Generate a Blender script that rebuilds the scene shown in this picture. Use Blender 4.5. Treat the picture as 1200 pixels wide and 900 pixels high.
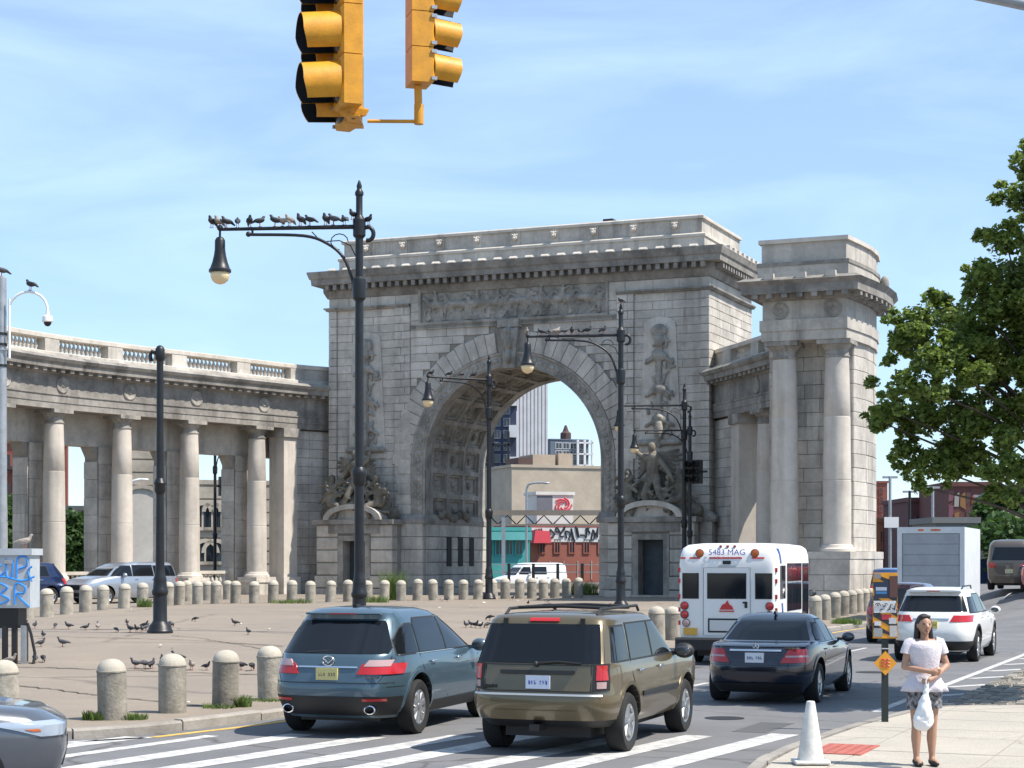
import bpy, bmesh, math, random
import numpy as np
from mathutils import Vector, Matrix, Quaternion
R = math.radians
random.seed(7); RNG = np.random.default_rng(7)
for o in list(bpy.data.objects): bpy.data.objects.remove(o)
SC = bpy.context.scene; COL = SC.collection

# ------------------------------------------------------------ camera, sky, sun, exposure
F_PX, CAM_H, Y_H, CX = 2133.0, 2.4, 655.0, 600.0
cam = bpy.data.cameras.new('camera'); cam.sensor_width = 36; cam.lens = F_PX/1200*36
cam.shift_y = (Y_H-450)/1200; cam.clip_start = .1; cam.clip_end = 9000
cam_o = bpy.data.objects.new('camera', cam); COL.objects.link(cam_o)
cam_o.location = (0, 0, CAM_H); cam_o.rotation_euler = (R(90), 0, 0); SC.camera = cam_o
SUN_EL, SUN_DIR = R(56), Vector((.95, -.31)).normalized()
S = Vector((SUN_DIR.x*math.cos(SUN_EL), SUN_DIR.y*math.cos(SUN_EL), math.sin(SUN_EL)))
world = bpy.data.worlds.new('World'); SC.world = world; world.use_nodes = True
wn, wl = world.node_tree.nodes, world.node_tree.links
bg = wn['Background']; bg.inputs['Strength'].default_value = .115
sky = wn.new('ShaderNodeTexSky'); sky.sky_type = 'NISHITA'; sky.sun_disc = False
sky.sun_elevation = SUN_EL; sky.sun_rotation = math.atan2(S.x, S.y)
sky.air_density = 1.0; sky.dust_density = 0.0; sky.ozone_density = 6.0; sky.altitude = 0
# thin cirrus streaks over the whole dome
tc = wn.new('ShaderNodeTexCoord'); mp = wn.new('ShaderNodeMapping')
mp.inputs['Scale'].default_value = (2.2, 1.2, 9); mp.inputs['Rotation'].default_value = (R(8), R(14), R(20))
nz = wn.new('ShaderNodeTexNoise'); nz.inputs['Scale'].default_value = 1.6; nz.inputs['Detail'].default_value = 7; nz.inputs['Roughness'].default_value = .55; nz.inputs['Distortion'].default_value = .6
rp = wn.new('ShaderNodeValToRGB'); rp.color_ramp.elements[0].position = .46; rp.color_ramp.elements[0].color = (.26, .26, .26, 1); rp.color_ramp.elements[1].position = .84
rp.color_ramp.elements[1].color = (.62, .62, .62, 1)
mx = wn.new('ShaderNodeMix'); mx.data_type = 'RGBA'; mx.inputs[7].default_value = (5.6, 7.4, 9.4, 1)
wl.new(tc.outputs['Generated'], mp.inputs['Vector']); wl.new(mp.outputs[0], nz.inputs['Vector']); wl.new(nz.outputs['Fac'], rp.inputs[0])
wl.new(rp.outputs[0], mx.inputs[0]); wl.new(sky.outputs[0], mx.inputs[6]); wl.new(mx.outputs[2], bg.inputs['Color'])
sun = bpy.data.lights.new('sun', 'SUN'); sun.energy = 5.0; sun.angle = R(.53); sun.color = (1, .93, .83)
sun_o = bpy.data.objects.new('sun', sun); COL.objects.link(sun_o); sun_o.location = (60, -20, 80)
sun_o.rotation_euler = S.to_track_quat('Z', 'Y').to_euler()
vs = SC.view_settings; vs.view_transform = 'Standard'; vs.look = 'None'; vs.gamma = 1; vs.exposure = .55; vs.use_curve_mapping = False

# ------------------------------------------------------------ materials
MATS = {}
def mat(name, col, rough=.6, metal=0., var=0., scale=8., bump=0., bscale=None, col2=None, island=0., coat=0., streak=0., spec=.5, emit=None, noisemap=(1, 1, 1)):
    if name in MATS: return MATS[name]
    m = bpy.data.materials.new(name); m.use_nodes = True; MATS[name] = m
    n, l = m.node_tree.nodes, m.node_tree.links
    b = n['Principled BSDF']
    c = (*col, 1) if len(col) == 3 else col
    b.inputs['Base Color'].default_value = c; b.inputs['Roughness'].default_value = rough; b.inputs['Metallic'].default_value = metal
    b.inputs['Specular IOR Level'].default_value = spec
    if coat: b.inputs['Coat Weight'].default_value = coat; b.inputs['Coat Roughness'].default_value = .04
    if emit: b.inputs['Emission Color'].default_value = (*emit[0], 1); b.inputs['Emission Strength'].default_value = emit[1]
    if not (var or bump or island or streak): return m
    g = n.new('ShaderNodeNewGeometry'); src = None
    def mixc(fac, A, B, mode='MIX'):
        x = n.new('ShaderNodeMix'); x.data_type = 'RGBA'; x.blend_type = mode
        for s_, v in ((0, fac), (6, A), (7, B)):
            if hasattr(v, 'links'): l.new(v, x.inputs[s_])
            else: x.inputs[s_].default_value = v
        return x.outputs[2]
    def noise(sc, det=6, mapping=None, rough_=.6):
        t = n.new('ShaderNodeTexNoise'); t.inputs['Scale'].default_value = sc; t.inputs['Detail'].default_value = det; t.inputs['Roughness'].default_value = rough_
        mpn = n.new('ShaderNodeMapping'); mpn.inputs['Scale'].default_value = mapping or (1, 1, 1)
        l.new(g.outputs['Position'], mpn.inputs[0]); l.new(mpn.outputs[0], t.inputs['Vector']); return t.outputs['Fac']
    def ramp(v, a, z):
        r = n.new('ShaderNodeMapRange'); r.inputs[1].default_value = a; r.inputs[2].default_value = z; l.new(v, r.inputs[0]); return r.outputs[0]
    cur = c
    if var:
        dark = (*(col2 or [v*(1-var) for v in c[:3]]), 1)
        cur = mixc(ramp(noise(scale, 7, noisemap), .36, .66), c, dark)
        cur = mixc(ramp(noise(scale*7.3, 3), .3, .7), cur, mixc(var*.5, cur, (.0, .0, .0, 1)))
    if streak:
        sv = ramp(noise(1.0, 5, (1.9, 1.9, .13)), .48, .72)
        pat = n.new('ShaderNodeMath'); pat.operation = 'MULTIPLY'; l.new(sv, pat.inputs[0]); l.new(ramp(noise(.22, 4), .35, .65), pat.inputs[1])
        fac = n.new('ShaderNodeMath'); fac.operation = 'MULTIPLY'; fac.inputs[1].default_value = streak; l.new(pat.outputs[0], fac.inputs[0])
        cur = mixc(fac.outputs[0], cur, (.055, .05, .045, 1))
    if island:
        hs = n.new('ShaderNodeHueSaturation'); r = n.new('ShaderNodeMapRange'); r.inputs[3].default_value = 1-island; r.inputs[4].default_value = 1+island*.8
        oi = n.new('ShaderNodeObjectInfo'); ad = n.new('ShaderNodeMath'); ad.operation = 'ADD'; fr = n.new('ShaderNodeMath'); fr.operation = 'FRACT'
        l.new(g.outputs['Random Per Island'], ad.inputs[0]); l.new(oi.outputs['Random'], ad.inputs[1]); l.new(ad.outputs[0], fr.inputs[0])
        l.new(fr.outputs[0], r.inputs[0]); l.new(r.outputs[0], hs.inputs['Value'])
        if hasattr(cur, 'links'): l.new(cur, hs.inputs['Color'])
        else: hs.inputs['Color'].default_value = cur
        cur = hs.outputs[0]
    if hasattr(cur, 'links'): l.new(cur, b.inputs['Base Color'])
    if bump:
        bp = n.new('ShaderNodeBump'); bp.inputs['Strength'].default_value = bump; bp.inputs['Distance'].default_value = .02
        l.new(noise(bscale or scale*4, 5), bp.inputs['Height']); l.new(bp.outputs[0], b.inputs['Normal'])
    return m
STONE = mat('granite', (.60, .555, .49), .85, 0, .34, .7, .4, 9, island=.12, streak=.66)
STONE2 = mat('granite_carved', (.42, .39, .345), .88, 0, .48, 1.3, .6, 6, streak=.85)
STONE_D = mat('granite_joint', (.34, .315, .28), .95, 0, .3, 1.5)
COLST = mat('granite_column', (.60, .545, .475), .8, 0, .2, .6, .25, 12, island=.05, streak=.42)
BRONZE = mat('sculpture_stone', (.26, .235, .19), .85, 0, .6, 1.3, .5, 7, streak=.75)
CORN = mat('granite_sooty_shaded', (.36, .335, .30), .9, 0, .5, .8, .4, 8, island=.1, streak=.9)  # sooty granite; its dark tone also paints cornice shade on the wing entablature
IRON = mat('lamp_iron', (.022, .024, .028), .42, .3, .3, 6, .1, 40)
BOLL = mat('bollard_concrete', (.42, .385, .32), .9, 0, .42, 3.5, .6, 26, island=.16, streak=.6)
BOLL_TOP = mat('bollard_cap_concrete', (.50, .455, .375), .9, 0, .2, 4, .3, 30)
GLASS = mat('car_glass', (.008, .010, .013), .05, 0, spec=.4)
GLASS_G = mat('window_glass', (.03, .04, .05), .12, 0, spec=.6)
TYRE = mat('tyre_rubber', (.018, .018, .018), .85, 0, .3, 10)
RIM = mat('rim_alloy', (.55, .55, .55), .3, .9)
BLACK = mat('black_plastic', (.014, .014, .015), .55)
CHROME = mat('chrome', (.75, .75, .76), .12, 1)
TAIL = mat('tail_light_red', (.42, .012, .014), .18, coat=.6)
TAILC = mat('tail_light_clear', (.42, .28, .28), .2, coat=.6)
WHITE = mat('white_paint', (.8, .8, .79), .35, coat=.3)
YELL = mat('signal_yellow', (.78, .34, .015), .5, 0, .22, 9, .08, 60, streak=.35)
LEAF = mat('tree_leaf', (.18, .25, .05), .5, 0, .0, 1, island=.5)
LEAF_D = mat('tree_leaf_dark', (.06, .12, .03), .55, 0, .0, 1, island=.4)
BARK = mat('bark', (.11, .09, .07), .95, 0, .5, 6, .8, 30)
GRASS = mat('weed_green', (.13, .20, .045), .7, island=.4)
def leafy(m):
    n, l = m.node_tree.nodes, m.node_tree.links; b = n['Principled BSDF']; out = n['Material Output']
    t = n.new('ShaderNodeBsdfTranslucent'); ms = n.new('ShaderNodeMixShader'); ms.inputs[0].default_value = .45
    for lk in list(l):
        if lk.to_socket == b.inputs['Base Color']: l.new(lk.from_socket, t.inputs['Color'])
    l.new(b.outputs[0], ms.inputs[1]); l.new(t.outputs[0], ms.inputs[2]); l.new(ms.outputs[0], out.inputs[0])
for m_ in (LEAF, LEAF_D, GRASS): leafy(m_)

# ------------------------------------------------------------ mesh helpers
def lerp(a, b, t): return a+(b-a)*t
def sst(a, b, x):
    t = min(1, max(0, (x-a)/(b-a))); return t*t*(3-2*t)
def interp(pts, x):
    if x <= pts[0][0]: return pts[0][1]
    for (a, va), (b, vb) in zip(pts, pts[1:]):
        if x <= b: return lerp(va, vb, (x-a)/(b-a))
    return pts[-1][1]
class MB:
    def __init__(s): s.v = []; s.f = []; s.m = []; s.mi = 0
    def add(s, vs_, fs):
        o = len(s.v); s.v.extend([tuple(p) for p in vs_]); s.f.extend([tuple(i+o for i in f) for f in fs]); s.m.extend([s.mi]*len(fs)); return s
    def box(s, x0, x1, y0, y1, z0, z1, M=None):
        p = [(x, y, z) for z in (z0, z1) for y in (y0, y1) for x in (x0, x1)]
        if M: p = [M @ Vector(q) for q in p]
        return s.add(p, [(0, 2, 3, 1), (4, 5, 7, 6), (0, 1, 5, 4), (2, 6, 7, 3), (0, 4, 6, 2), (1, 3, 7, 5)])
    def stone(s, x0, x1, y0, y1, z0, z1, c=.03):      # block whose front (low y) face is chamfered
        p = [(x0, y1, z0), (x1, y1, z0), (x1, y1, z1), (x0, y1, z1), (x0, y0+c, z0), (x1, y0+c, z0), (x1, y0+c, z1), (x0, y0+c, z1),
             (x0+c, y0, z0+c), (x1-c, y0, z0+c), (x1-c, y0, z1-c), (x0+c, y0, z1-c)]
        return s.add(p, [(8, 9, 10, 11), (4, 5, 9, 8), (5, 6, 10, 9), (6, 7, 11, 10), (7, 4, 8, 11), (0, 1, 5, 4), (1, 2, 6, 5), (2, 3, 7, 6), (3, 0, 4, 7), (3, 2, 1, 0)])
    def prism(s, poly, y0, y1, M=None):                 # polygon in xz, CCW seen from -y
        n = len(poly); p = [(x, y0, z) for x, z in poly]+[(x, y1, z) for x, z in poly]
        if M: p = [M @ Vector(q) for q in p]
        return s.add(p, [tuple(range(n)), tuple(range(2*n-1, n-1, -1))]+[(i, i+n, (i+1) % n+n, (i+1) % n) for i in range(n)])
    def slab(s, poly, z0, z1):                          # polygon in xy, CCW from above
        n = len(poly); p = [(x, y, z0) for x, y in poly]+[(x, y, z1) for x, y in poly]
        return s.add(p, [tuple(range(n-1, -1, -1)), tuple(range(n, 2*n))]+[(i, (i+1) % n, (i+1) % n+n, i+n) for i in range(n)])
    def lathe(s, prof, n=16, c=(0, 0, 0), M=None, cap=True):   # prof: (r, z) bottom to top
        p = []; f = []
        for r, z in prof:
            for k in range(n):
                a = 2*math.pi*k/n; p.append(Vector((c[0]+r*math.cos(a), c[1]+r*math.sin(a), c[2]+z)))
        for j in range(len(prof)-1):
            for k in range(n): f.append((j*n+k, j*n+(k+1) % n, (j+1)*n+(k+1) % n, (j+1)*n+k))
        if cap: f.append(tuple(range(n-1, -1, -1))); f.append(tuple(range((len(prof)-1)*n, len(prof)*n)))
        if M: p = [M @ q for q in p]
        return s.add(p, f)
    def tube(s, pts, r, n=8, cap=True):
        pts = [Vector(p) for p in pts]; rs = r if isinstance(r, (list, tuple)) else [r]*len(pts); p = []; f = []
        prev = None
        for i, q in enumerate(pts):
            d = (pts[min(i+1, len(pts)-1)]-pts[max(i-1, 0)]).normalized()
            if prev is None: prev = d.orthogonal().normalized()
            a = (prev-d*prev.dot(d)).normalized(); b = d.cross(a); prev = a
            for k in range(n):
                t = 2*math.pi*k/n; p.append(q+(a*math.cos(t)+b*math.sin(t))*rs[i])
        for j in range(len(pts)-1):
            for k in range(n): f.append((j*n+k, j*n+(k+1) % n, (j+1)*n+(k+1) % n, (j+1)*n+k))
        if cap: f.append(tuple(range(n-1, -1, -1))); f.append(tuple(range((len(pts)-1)*n, len(pts)*n)))
        return s.add(p, f)
    def ball(s, c, r, nu=10, nv=7, M=None):             # r scalar or 3-vector
        r = (r, r, r) if isinstance(r, (int, float)) else r; p = []; f = []
        for j in range(nv+1):
            t = math.pi*j/nv-math.pi/2
            for k in range(nu):
                a = 2*math.pi*k/nu; q = Vector((r[0]*math.cos(t)*math.cos(a), r[1]*math.cos(t)*math.sin(a), r[2]*math.sin(t)))
                if M: q = M @ q
                p.append(Vector(c)+q)
        for j in range(nv):
            for k in range(nu): f.append((j*nu+k, j*nu+(k+1) % nu, (j+1)*nu+(k+1) % nu, (j+1)*nu+k))
        return s.add(p, f)
    def cap(s, a, b, ra, rb=None, n=10):               # tapered capsule
        a, b = Vector(a), Vector(b); rb = ra if rb is None else rb; d = (b-a); L = d.length
        if L < 1e-6: return s.ball(a, ra)
        d /= L; pts = []; rs = []
        for t in (-90, -55, -25): pts.append(a+d*ra*math.sin(R(t))); rs.append(max(.02*ra, ra*math.cos(R(t))))
        pts += [a, b]; rs += [ra, rb]
        for t in (25, 55, 90): pts.append(b+d*rb*math.sin(R(t))); rs.append(max(.02*rb, rb*math.cos(R(t))))
        return s.tube(pts, rs, n)
    def mesh(s, mats, smooth=None):
        me = bpy.data.meshes.new('m'); me.from_pydata(s.v, [], s.f)
        for m in (mats if isinstance(mats, (list, tuple)) else [mats]): me.materials.append(m)
        if any(s.m): me.polygons.foreach_set('material_index', s.m)
        me.update()
        if smooth is not None:
            me.polygons.foreach_set('use_smooth', [True]*len(me.polygons))
            if smooth < 180: me.set_sharp_from_angle(angle=R(smooth))
        return me
    def build(s, name, mats, parent=None, smooth=None, **kw): return link(name, s.mesh(mats, smooth), parent, **kw)
def link(name, me, parent=None, loc=None, rz=None, label=None, cat=None, group=None, kind=None, scale=None, rot=None):
    o = bpy.data.objects.new(name, me); COL.objects.link(o)
    if parent: o.parent = parent
    if loc is not None: o.location = loc
    if rz is not None: o.rotation_euler = (0, 0, rz)
    if rot is not None: o.rotation_euler = rot
    if scale is not None: o.scale = scale if isinstance(scale, (tuple, list)) else (scale,)*3
    for k, v in (('label', label), ('category', cat), ('group', group), ('kind', kind)):
        if v: o[k] = v
    return o
def copy_tree(o, parent=None, **kw):
    c = o.copy(); COL.objects.link(c); c.parent = parent
    for k, v in kw.items():
        if k == 'loc': c.location = v
        elif k == 'rz': c.rotation_euler = (0, 0, v)
        elif k == 'scale': c.scale = (v,)*3
        elif v is None:
            if k in c: del c[k]
        else: c[k] = v
    for ch in o.children: copy_tree(ch, c)
    return c
def remesh(mb, voxel, mats, smooth=True, disp=0, dscale=.3, deci=None):
    me = mb.mesh(mats); o = bpy.data.objects.new('tmp', me); COL.objects.link(o)
    md = o.modifiers.new('r', 'REMESH'); md.mode = 'VOXEL'; md.voxel_size = voxel; md.use_smooth_shade = smooth
    if disp:
        tx = bpy.data.textures.new('t', 'CLOUDS'); tx.noise_scale = dscale
        d = o.modifiers.new('d', 'DISPLACE'); d.texture = tx; d.strength = disp; d.texture_coords = 'LOCAL'
    else:
        sm = o.modifiers.new('s', 'SMOOTH'); sm.iterations = 3; sm.factor = .5
    if deci: dc = o.modifiers.new('c', 'DECIMATE'); dc.ratio = deci
    dg = bpy.context.evaluated_depsgraph_get(); r = bpy.data.meshes.new_from_object(o.evaluated_get(dg)); bpy.data.objects.remove(o)
    return r
def text_mesh(txt, size, mats, depth=.002, shear=0):
    cu = bpy.data.curves.new('t', 'FONT'); cu.body = txt; cu.size = size; cu.align_x = 'CENTER'; cu.align_y = 'CENTER'; cu.extrude = depth; cu.shear = shear; cu.resolution_u = 3
    o = bpy.data.objects.new('t', cu); COL.objects.link(o); dg = bpy.context.evaluated_depsgraph_get()
    me = bpy.data.meshes.new_from_object(o.evaluated_get(dg)); bpy.data.objects.remove(o); me.materials.clear(); me.materials.append(mats); return me
def at(x, y, Y): return Vector(((x-CX)/F_PX*Y, Y, CAM_H+(Y_H-y)/F_PX*Y))     # pixel + distance -> point

# ------------------------------------------------------------ terrain
CURB = [(-200, 24.0), (-7.2, 24.0), (-5.95, 24.1), (-5.0, 24.85), (-4.27, 26.0), (-3.48, 27.5), (3.6, 44), (10.8, 61), (15.6, 71), (18, 80), (20, 92), (22, 113)]
def x_curb(Y): return interp([(y, x) for x, y in CURB[2:]], Y)
def ground_z(X, Y):
    if Y > 24 and X < x_curb(Y)+.02:
        d = (x_curb(Y)-X)*.9
        return .13+.40*sst(0, 10, d)*sst(27, 44, Y)
    return road_z(X, Y)
def road_z(X, Y): return 1.1*sst(17.5, 22, X-.12*(Y-77))*sst(52, 76, Y)*(1-sst(140, 200, Y)) if Y < 200 else 0
def on_z(x, y, z): Y = F_PX*(CAM_H-z)/(y-Y_H); return Vector(((x-CX)/F_PX*Y, Y, z))
def on(x, y, it=12):                                   # pixel -> point on the terrain
    z = 0
    for _ in range(it):
        Y = F_PX*(CAM_H-z)/(y-Y_H); X = (x-CX)/F_PX*Y; z = ground_z(X, Y)
    return Vector((X, Y, z))
# ------------------------------------------------------------ ground, plaza, kerbs, markings
TH = R(22.6); U = Vector((math.cos(TH), -math.sin(TH))); W = Vector((math.sin(TH), math.cos(TH)))
def ground_mat(name, c1, c2, crack, c3=None, cs=.35, patch=.12):
    m = mat(name, c1, .9, 0, .12, 1.3, .25, 60); n, l = m.node_tree.nodes, m.node_tree.links; b = n['Principled BSDF']
    src = [k for k in l if k.to_socket == b.inputs['Base Color']][0].from_socket
    g = n.new('ShaderNodeNewGeometry')
    t = n.new('ShaderNodeTexNoise'); t.inputs['Scale'].default_value = patch; t.inputs['Detail'].default_value = 6; t.inputs['Roughness'].default_value = .65
    l.new(g.outputs['Position'], t.inputs['Vector'])
    r = n.new('ShaderNodeMapRange'); r.inputs[1].default_value = .4; r.inputs[2].default_value = .65; l.new(t.outputs['Fac'], r.inputs[0])
    x = n.new('ShaderNodeMix'); x.data_type = 'RGBA'; l.new(r.outputs[0], x.inputs[0]); l.new(src, x.inputs[6]); x.inputs[7].default_value = (*c2, 1)
    t2 = n.new('ShaderNodeTexNoise'); t2.inputs['Scale'].default_value = 90; t2.inputs['Detail'].default_value = 2; l.new(g.outputs['Position'], t2.inputs['Vector'])
    r2 = n.new('ShaderNodeMapRange'); r2.inputs[1].default_value = .35; r2.inputs[2].default_value = .7; r2.inputs[3].default_value = .72; r2.inputs[4].default_value = 1.25; l.new(t2.outputs['Fac'], r2.inputs[0])
    h = n.new('ShaderNodeHueSaturation'); l.new(x.outputs[2], h.inputs['Color']); l.new(r2.outputs[0], h.inputs['Value'])
    v = n.new('ShaderNodeTexVoronoi'); v.feature = 'DISTANCE_TO_EDGE'; v.inputs['Scale'].default_value = cs
    ns = n.new('ShaderNodeTexNoise'); ns.inputs['Scale'].default_value = 1.2; ns.inputs['Detail'].default_value = 5; l.new(g.outputs['Position'], ns.inputs['Vector'])
    va = n.new('ShaderNodeVectorMath'); va.operation = 'MULTIPLY_ADD'; va.inputs[1].default_value = (.9, .9, 0); l.new(ns.outputs['Color'], va.inputs[0]); l.new(g.outputs['Position'], va.inputs[2]); l.new(va.outputs[0], v.inputs['Vector'])
    lt = n.new('ShaderNodeMapRange'); lt.inputs[1].default_value = .0; lt.inputs[2].default_value = .012; lt.inputs[3].default_value = crack; lt.inputs[4].default_value = 0; l.new(v.outputs['Distance'], lt.inputs[0])
    y = n.new('ShaderNodeMix'); y.data_type = 'RGBA'; l.new(lt.outputs[0], y.inputs[0]); l.new(h.outputs[0], y.inputs[6]); y.inputs[7].default_value = (.05, .045, .04, 1)
    l.new(y.outputs[2], b.inputs['Base Color']); return m
ASPH = ground_mat('asphalt', (.18, .18, .185), (.13, .13, .135), .7, cs=.22, patch=.45)
PLAZA = ground_mat('plaza_paving', (.285, .236, .185), (.225, .19, .155), .45, cs=.11, patch=.25)
WALK = ground_mat('sidewalk_concrete', (.46, .42, .355), (.38, .35, .30), .3, cs=.3, patch=.5)
KERB = mat('kerb_granite', (.36, .33, .29), .85, 0, .35, 1.5, .4, 20, island=.15)
PAINT = mat('road_paint_white', (.66, .65, .62), .8, 0, .5, 5, .3, 60, col2=(.36, .36, .355))
PAINT_Y = mat('road_paint_yellow', (.70, .44, .10), .8, 0, .3, 4)
def axis(lo, hi, a, b, st, fac=1.35):
    v = list(np.arange(a, b+.01, st)); s = st
    while v[-1] < hi: s *= fac; v.append(min(hi, v[-1]+s))
    s = st
    while v[0] > lo: s *= fac; v.insert(0, max(lo, v[0]-s))
    return v
def sheet(xs, ys, zf):
    mb = MB(); n = len(xs); p = [(x, y, zf(x, y)) for y in ys for x in xs]
    return mb.add(p, [(j*n+i, j*n+i+1, (j+1)*n+i+1, (j+1)*n+i) for j in range(len(ys)-1) for i in range(n-1)])
road = sheet(axis(-3000, 3000, -6, 50, 2), axis(-80, 5000, 20, 150, 2), road_z).build('road', ASPH, smooth=180, kind='structure')
# plaza: sheet fanned from the kerb to the left, draped on the gentle rise
ys = [24.02, 24.2, 24.5, 25]+list(np.arange(26, 113.1, 1.0)); mb = MB()
ds = [0, .5, 1.2, 2, 3, 4, 5, 6, 7, 8, 9, 10, 12, 16, 24, 40, 70, 130]
for Y in ys:
    xc = interp([(y, x) for x, y in CURB[1:]], Y)-.17
    for d in ds: mb.v.append((xc-d, Y, ground_z(xc-d, Y)))
n = len(ds)
mb.f = [(j*n+i, (j+1)*n+i, (j+1)*n+i+1, j*n+i+1) for j in range(len(ys)-1) for i in range(n-1)]; mb.m = [0]*len(mb.f)
mb.add([(-200, 113, 0), (22, 113, 0), (22, 113, .53), (-200, 113, .53)], [(3, 2, 1, 0)])
for q in (mb.f): pass
mb.f = [tuple(reversed(f)) for f in mb.f]
plaza = mb.build('plaza', PLAZA, smooth=180, kind='structure')
def resample(pts, st):
    pts = [Vector(p) for p in pts]; out = [pts[0]]; acc = 0
    for a, b in zip(pts, pts[1:]):
        L = (b-a).length; d = st-acc
        while d < L: out.append(a+(b-a)*d/L); d += st
        acc = (acc+L) % st
    out.append(pts[-1]); return out
def smooth_poly(pts, k=6):                              # Catmull-Rom
    p = [Vector(q) for q in pts]; p = [p[0]*2-p[1]]+p+[p[-1]*2-p[-2]]; out = []
    for i in range(1, len(p)-2):
        for j in range(k):
            t = j/k; out.append(.5*((2*p[i])+(p[i+1]-p[i-1])*t+(2*p[i-1]-5*p[i]+4*p[i+1]-p[i+2])*t*t+(3*p[i]-p[i-1]-3*p[i+1]+p[i+2])*t**3))
    return out+[p[-2]]
def kerb_run(path, parent, wd=.17, h=.14, inward=1, step=1.9):
    path = resample(path, .45); k = max(1, int(step/.45))
    for i in range(0, len(path)-1, k):
        seg = path[i:i+k+1]
        if len(seg) < 2: break
        L, Rr = [], []
        for j, p in enumerate(seg):
            a = path[max(0, i+j-1)]; b = path[min(len(path)-1, i+j+1)]; t = (b-a).normalized(); nn = Vector((-t.y, t.x))*inward
            sh = t*(.012 if j == 0 else -.012 if j == len(seg)-1 else 0)
            L.append(p+nn*wd+sh); Rr.append(p+sh)
        mb = MB(); m_ = len(seg); hh = h+random.uniform(-.012, .012)
        for q in Rr: mb.v.append((q.x, q.y, -.1))
        for q in Rr: mb.v.append((q.x, q.y, hh-.03))
        for q, q2 in zip(Rr, L): mb.v.append((*(q+(q2-q)*.15), hh))
        for q in L: mb.v.append((q.x, q.y, hh))
        for q in L: mb.v.append((q.x, q.y, -.1))
        for r in range(4):
            for j in range(m_-1): f = (r*m_+j, r*m_+j+1, (r+1)*m_+j+1, (r+1)*m_+j); mb.f.append(f if inward > 0 else tuple(reversed(f)))
        for j in (0, m_-1): f = tuple(r*m_+j for r in range(5)); mb.f.append(f if (j == 0) ^ (inward < 0) else tuple(reversed(f)))
        mb.m = [0]*len(mb.f); mb.build('kerb_stone', KERB, parent)
kerb_path = [Vector((x, y)) for x, y in [(-40, 24.0)]+CURB[1:]]
kerb_run(kerb_path, plaza)
def strip(name, pts, wd, m, z=.004, parent=road, jag=0):
    pts = resample(pts, 2.0) if len(pts) > 1 else pts; mb = MB()
    for i, p in enumerate(pts):
        t = (pts[min(i+1, len(pts)-1)]-pts[max(0, i-1)]).normalized(); nn = Vector((-t.y, t.x))*wd/2
        for q in (p+nn, p-nn): mb.v.append((q.x, q.y, road_z(q.x, q.y)+z))
    mb.f = [(2*i, 2*i+1, 2*i+3, 2*i+2) for i in range(len(pts)-1)]; mb.m = [0]*len(mb.f)
    return mb.build(name, m, parent)
for i in range(9):
    x0 = 1.62-1.1*i
    strip('crosswalk_bar', [Vector((x0-.9, 19.2)), Vector((x0+.53*(24.9-20.9)-.1*(i % 2), 24.9-.2*(i % 3)))], .40 if i != 7 else .24, PAINT)
off = [p+Vector((.36, -.16)) for p in kerb_path[5:]]
strip('edge_line', [Vector((-5.9, 23.75)), Vector((-4.85, 24.45))], .16, PAINT)
strip('edge_line', [Vector((-4.83, 24.47)), Vector((-3.98, 25.7))]+off, .15, PAINT_Y)
def uw(a, b): return U*a+W*b
strip('lane_line', [uw(-5.7, 28.5), uw(-5.65, 70), uw(-5.9, 95)], .15, PAINT)
for b in np.arange(23.5, 90, 7.5): strip('lane_dash', [uw(-10.05, b), uw(-10.05, b+3)], .12, PAINT)
for b in np.arange(32, 62, 2.6): strip('hatch_bar', [uw(-5.55, b), uw(-4.95, b+1.0)], .22, PAINT)
# right-hand sidewalk with flags, the kerb and the setts beyond
WPOLY = [(1.9, 14), (2.35, 19), (2.75, 20.6), (3.25, 22.0), (4.6, 25.0), (5.9, 27.4), (6.5, 28.1), (7.2, 28.35), (40, 28.6), (40, 14)]
def clip(poly, a, b):                                   # keep left of a->b
    out = []
    for i in range(len(poly)):
        p, q = poly[i], poly[(i+1) % len(poly)]
        sp = (b[0]-a[0])*(p[1]-a[1])-(b[1]-a[1])*(p[0]-a[0]); sq = (b[0]-a[0])*(q[1]-a[1])-(b[1]-a[1])*(q[0]-a[0])
        if sp >= 0: out.append(p)
        if (sp < 0) != (sq < 0): t = sp/(sp-sq); out.append((p[0]+(q[0]-p[0])*t, p[1]+(q[1]-p[1])*t))
    return out
walk = MB().slab(list(reversed([(x+.17, y-.1) if x < 7 else (x, y-.17) for x, y in WPOLY])), -.1, .118).build('sidewalk', KERB, kind='structure')
walk_in = list(reversed([(x+.19, y-.12) if x < 7 else (x, y-.19) for x, y in WPOLY]))
for i in range(-3, 16):
    for j in range(0, 14):
        c = [uw(-9+i*1.52+a, 17+j*1.52+b) for a, b in ((.006, .006), (1.512, .006), (1.512, 1.512), (.006, 1.512))]
        poly = [(p.x, p.y) for p in c]
        for a, b in zip(walk_in, walk_in[1:]+walk_in[:1]):
            if len(poly) > 2: poly = clip(poly, a, b)
        if len(poly) > 2 and max(p[1] for p in poly) > 18.5 and min(p[0] for p in poly) < 16: MB().slab(poly, .10, .13+random.uniform(-.002, .002)).build('paving_slab', WALK, walk)
kerb_run([Vector(p) for p in WPOLY[:8]]+[Vector((20, 28.45))], walk, h=.135, inward=-1)
RED = mat('tactile_red', (.45, .13, .10), .8, 0, .25, 6)
mb = MB(); 
for i in range(9):
    for j in range(5):
        p = Vector((3.45, 21.25))+W*(.08+i*.12)+U*(.08+j*.12)
        mb.lathe([(.03, 0), (.022, .008)], 8, (p.x, p.y, .142))
p0 = Vector((3.45, 21.25)); mb.slab([tuple(p0), tuple(p0+U*.62), tuple(p0+U*.62+W*1.15), tuple(p0+W*1.15)], .12, .142)
mb.build('tactile_panel', RED, walk)
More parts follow.
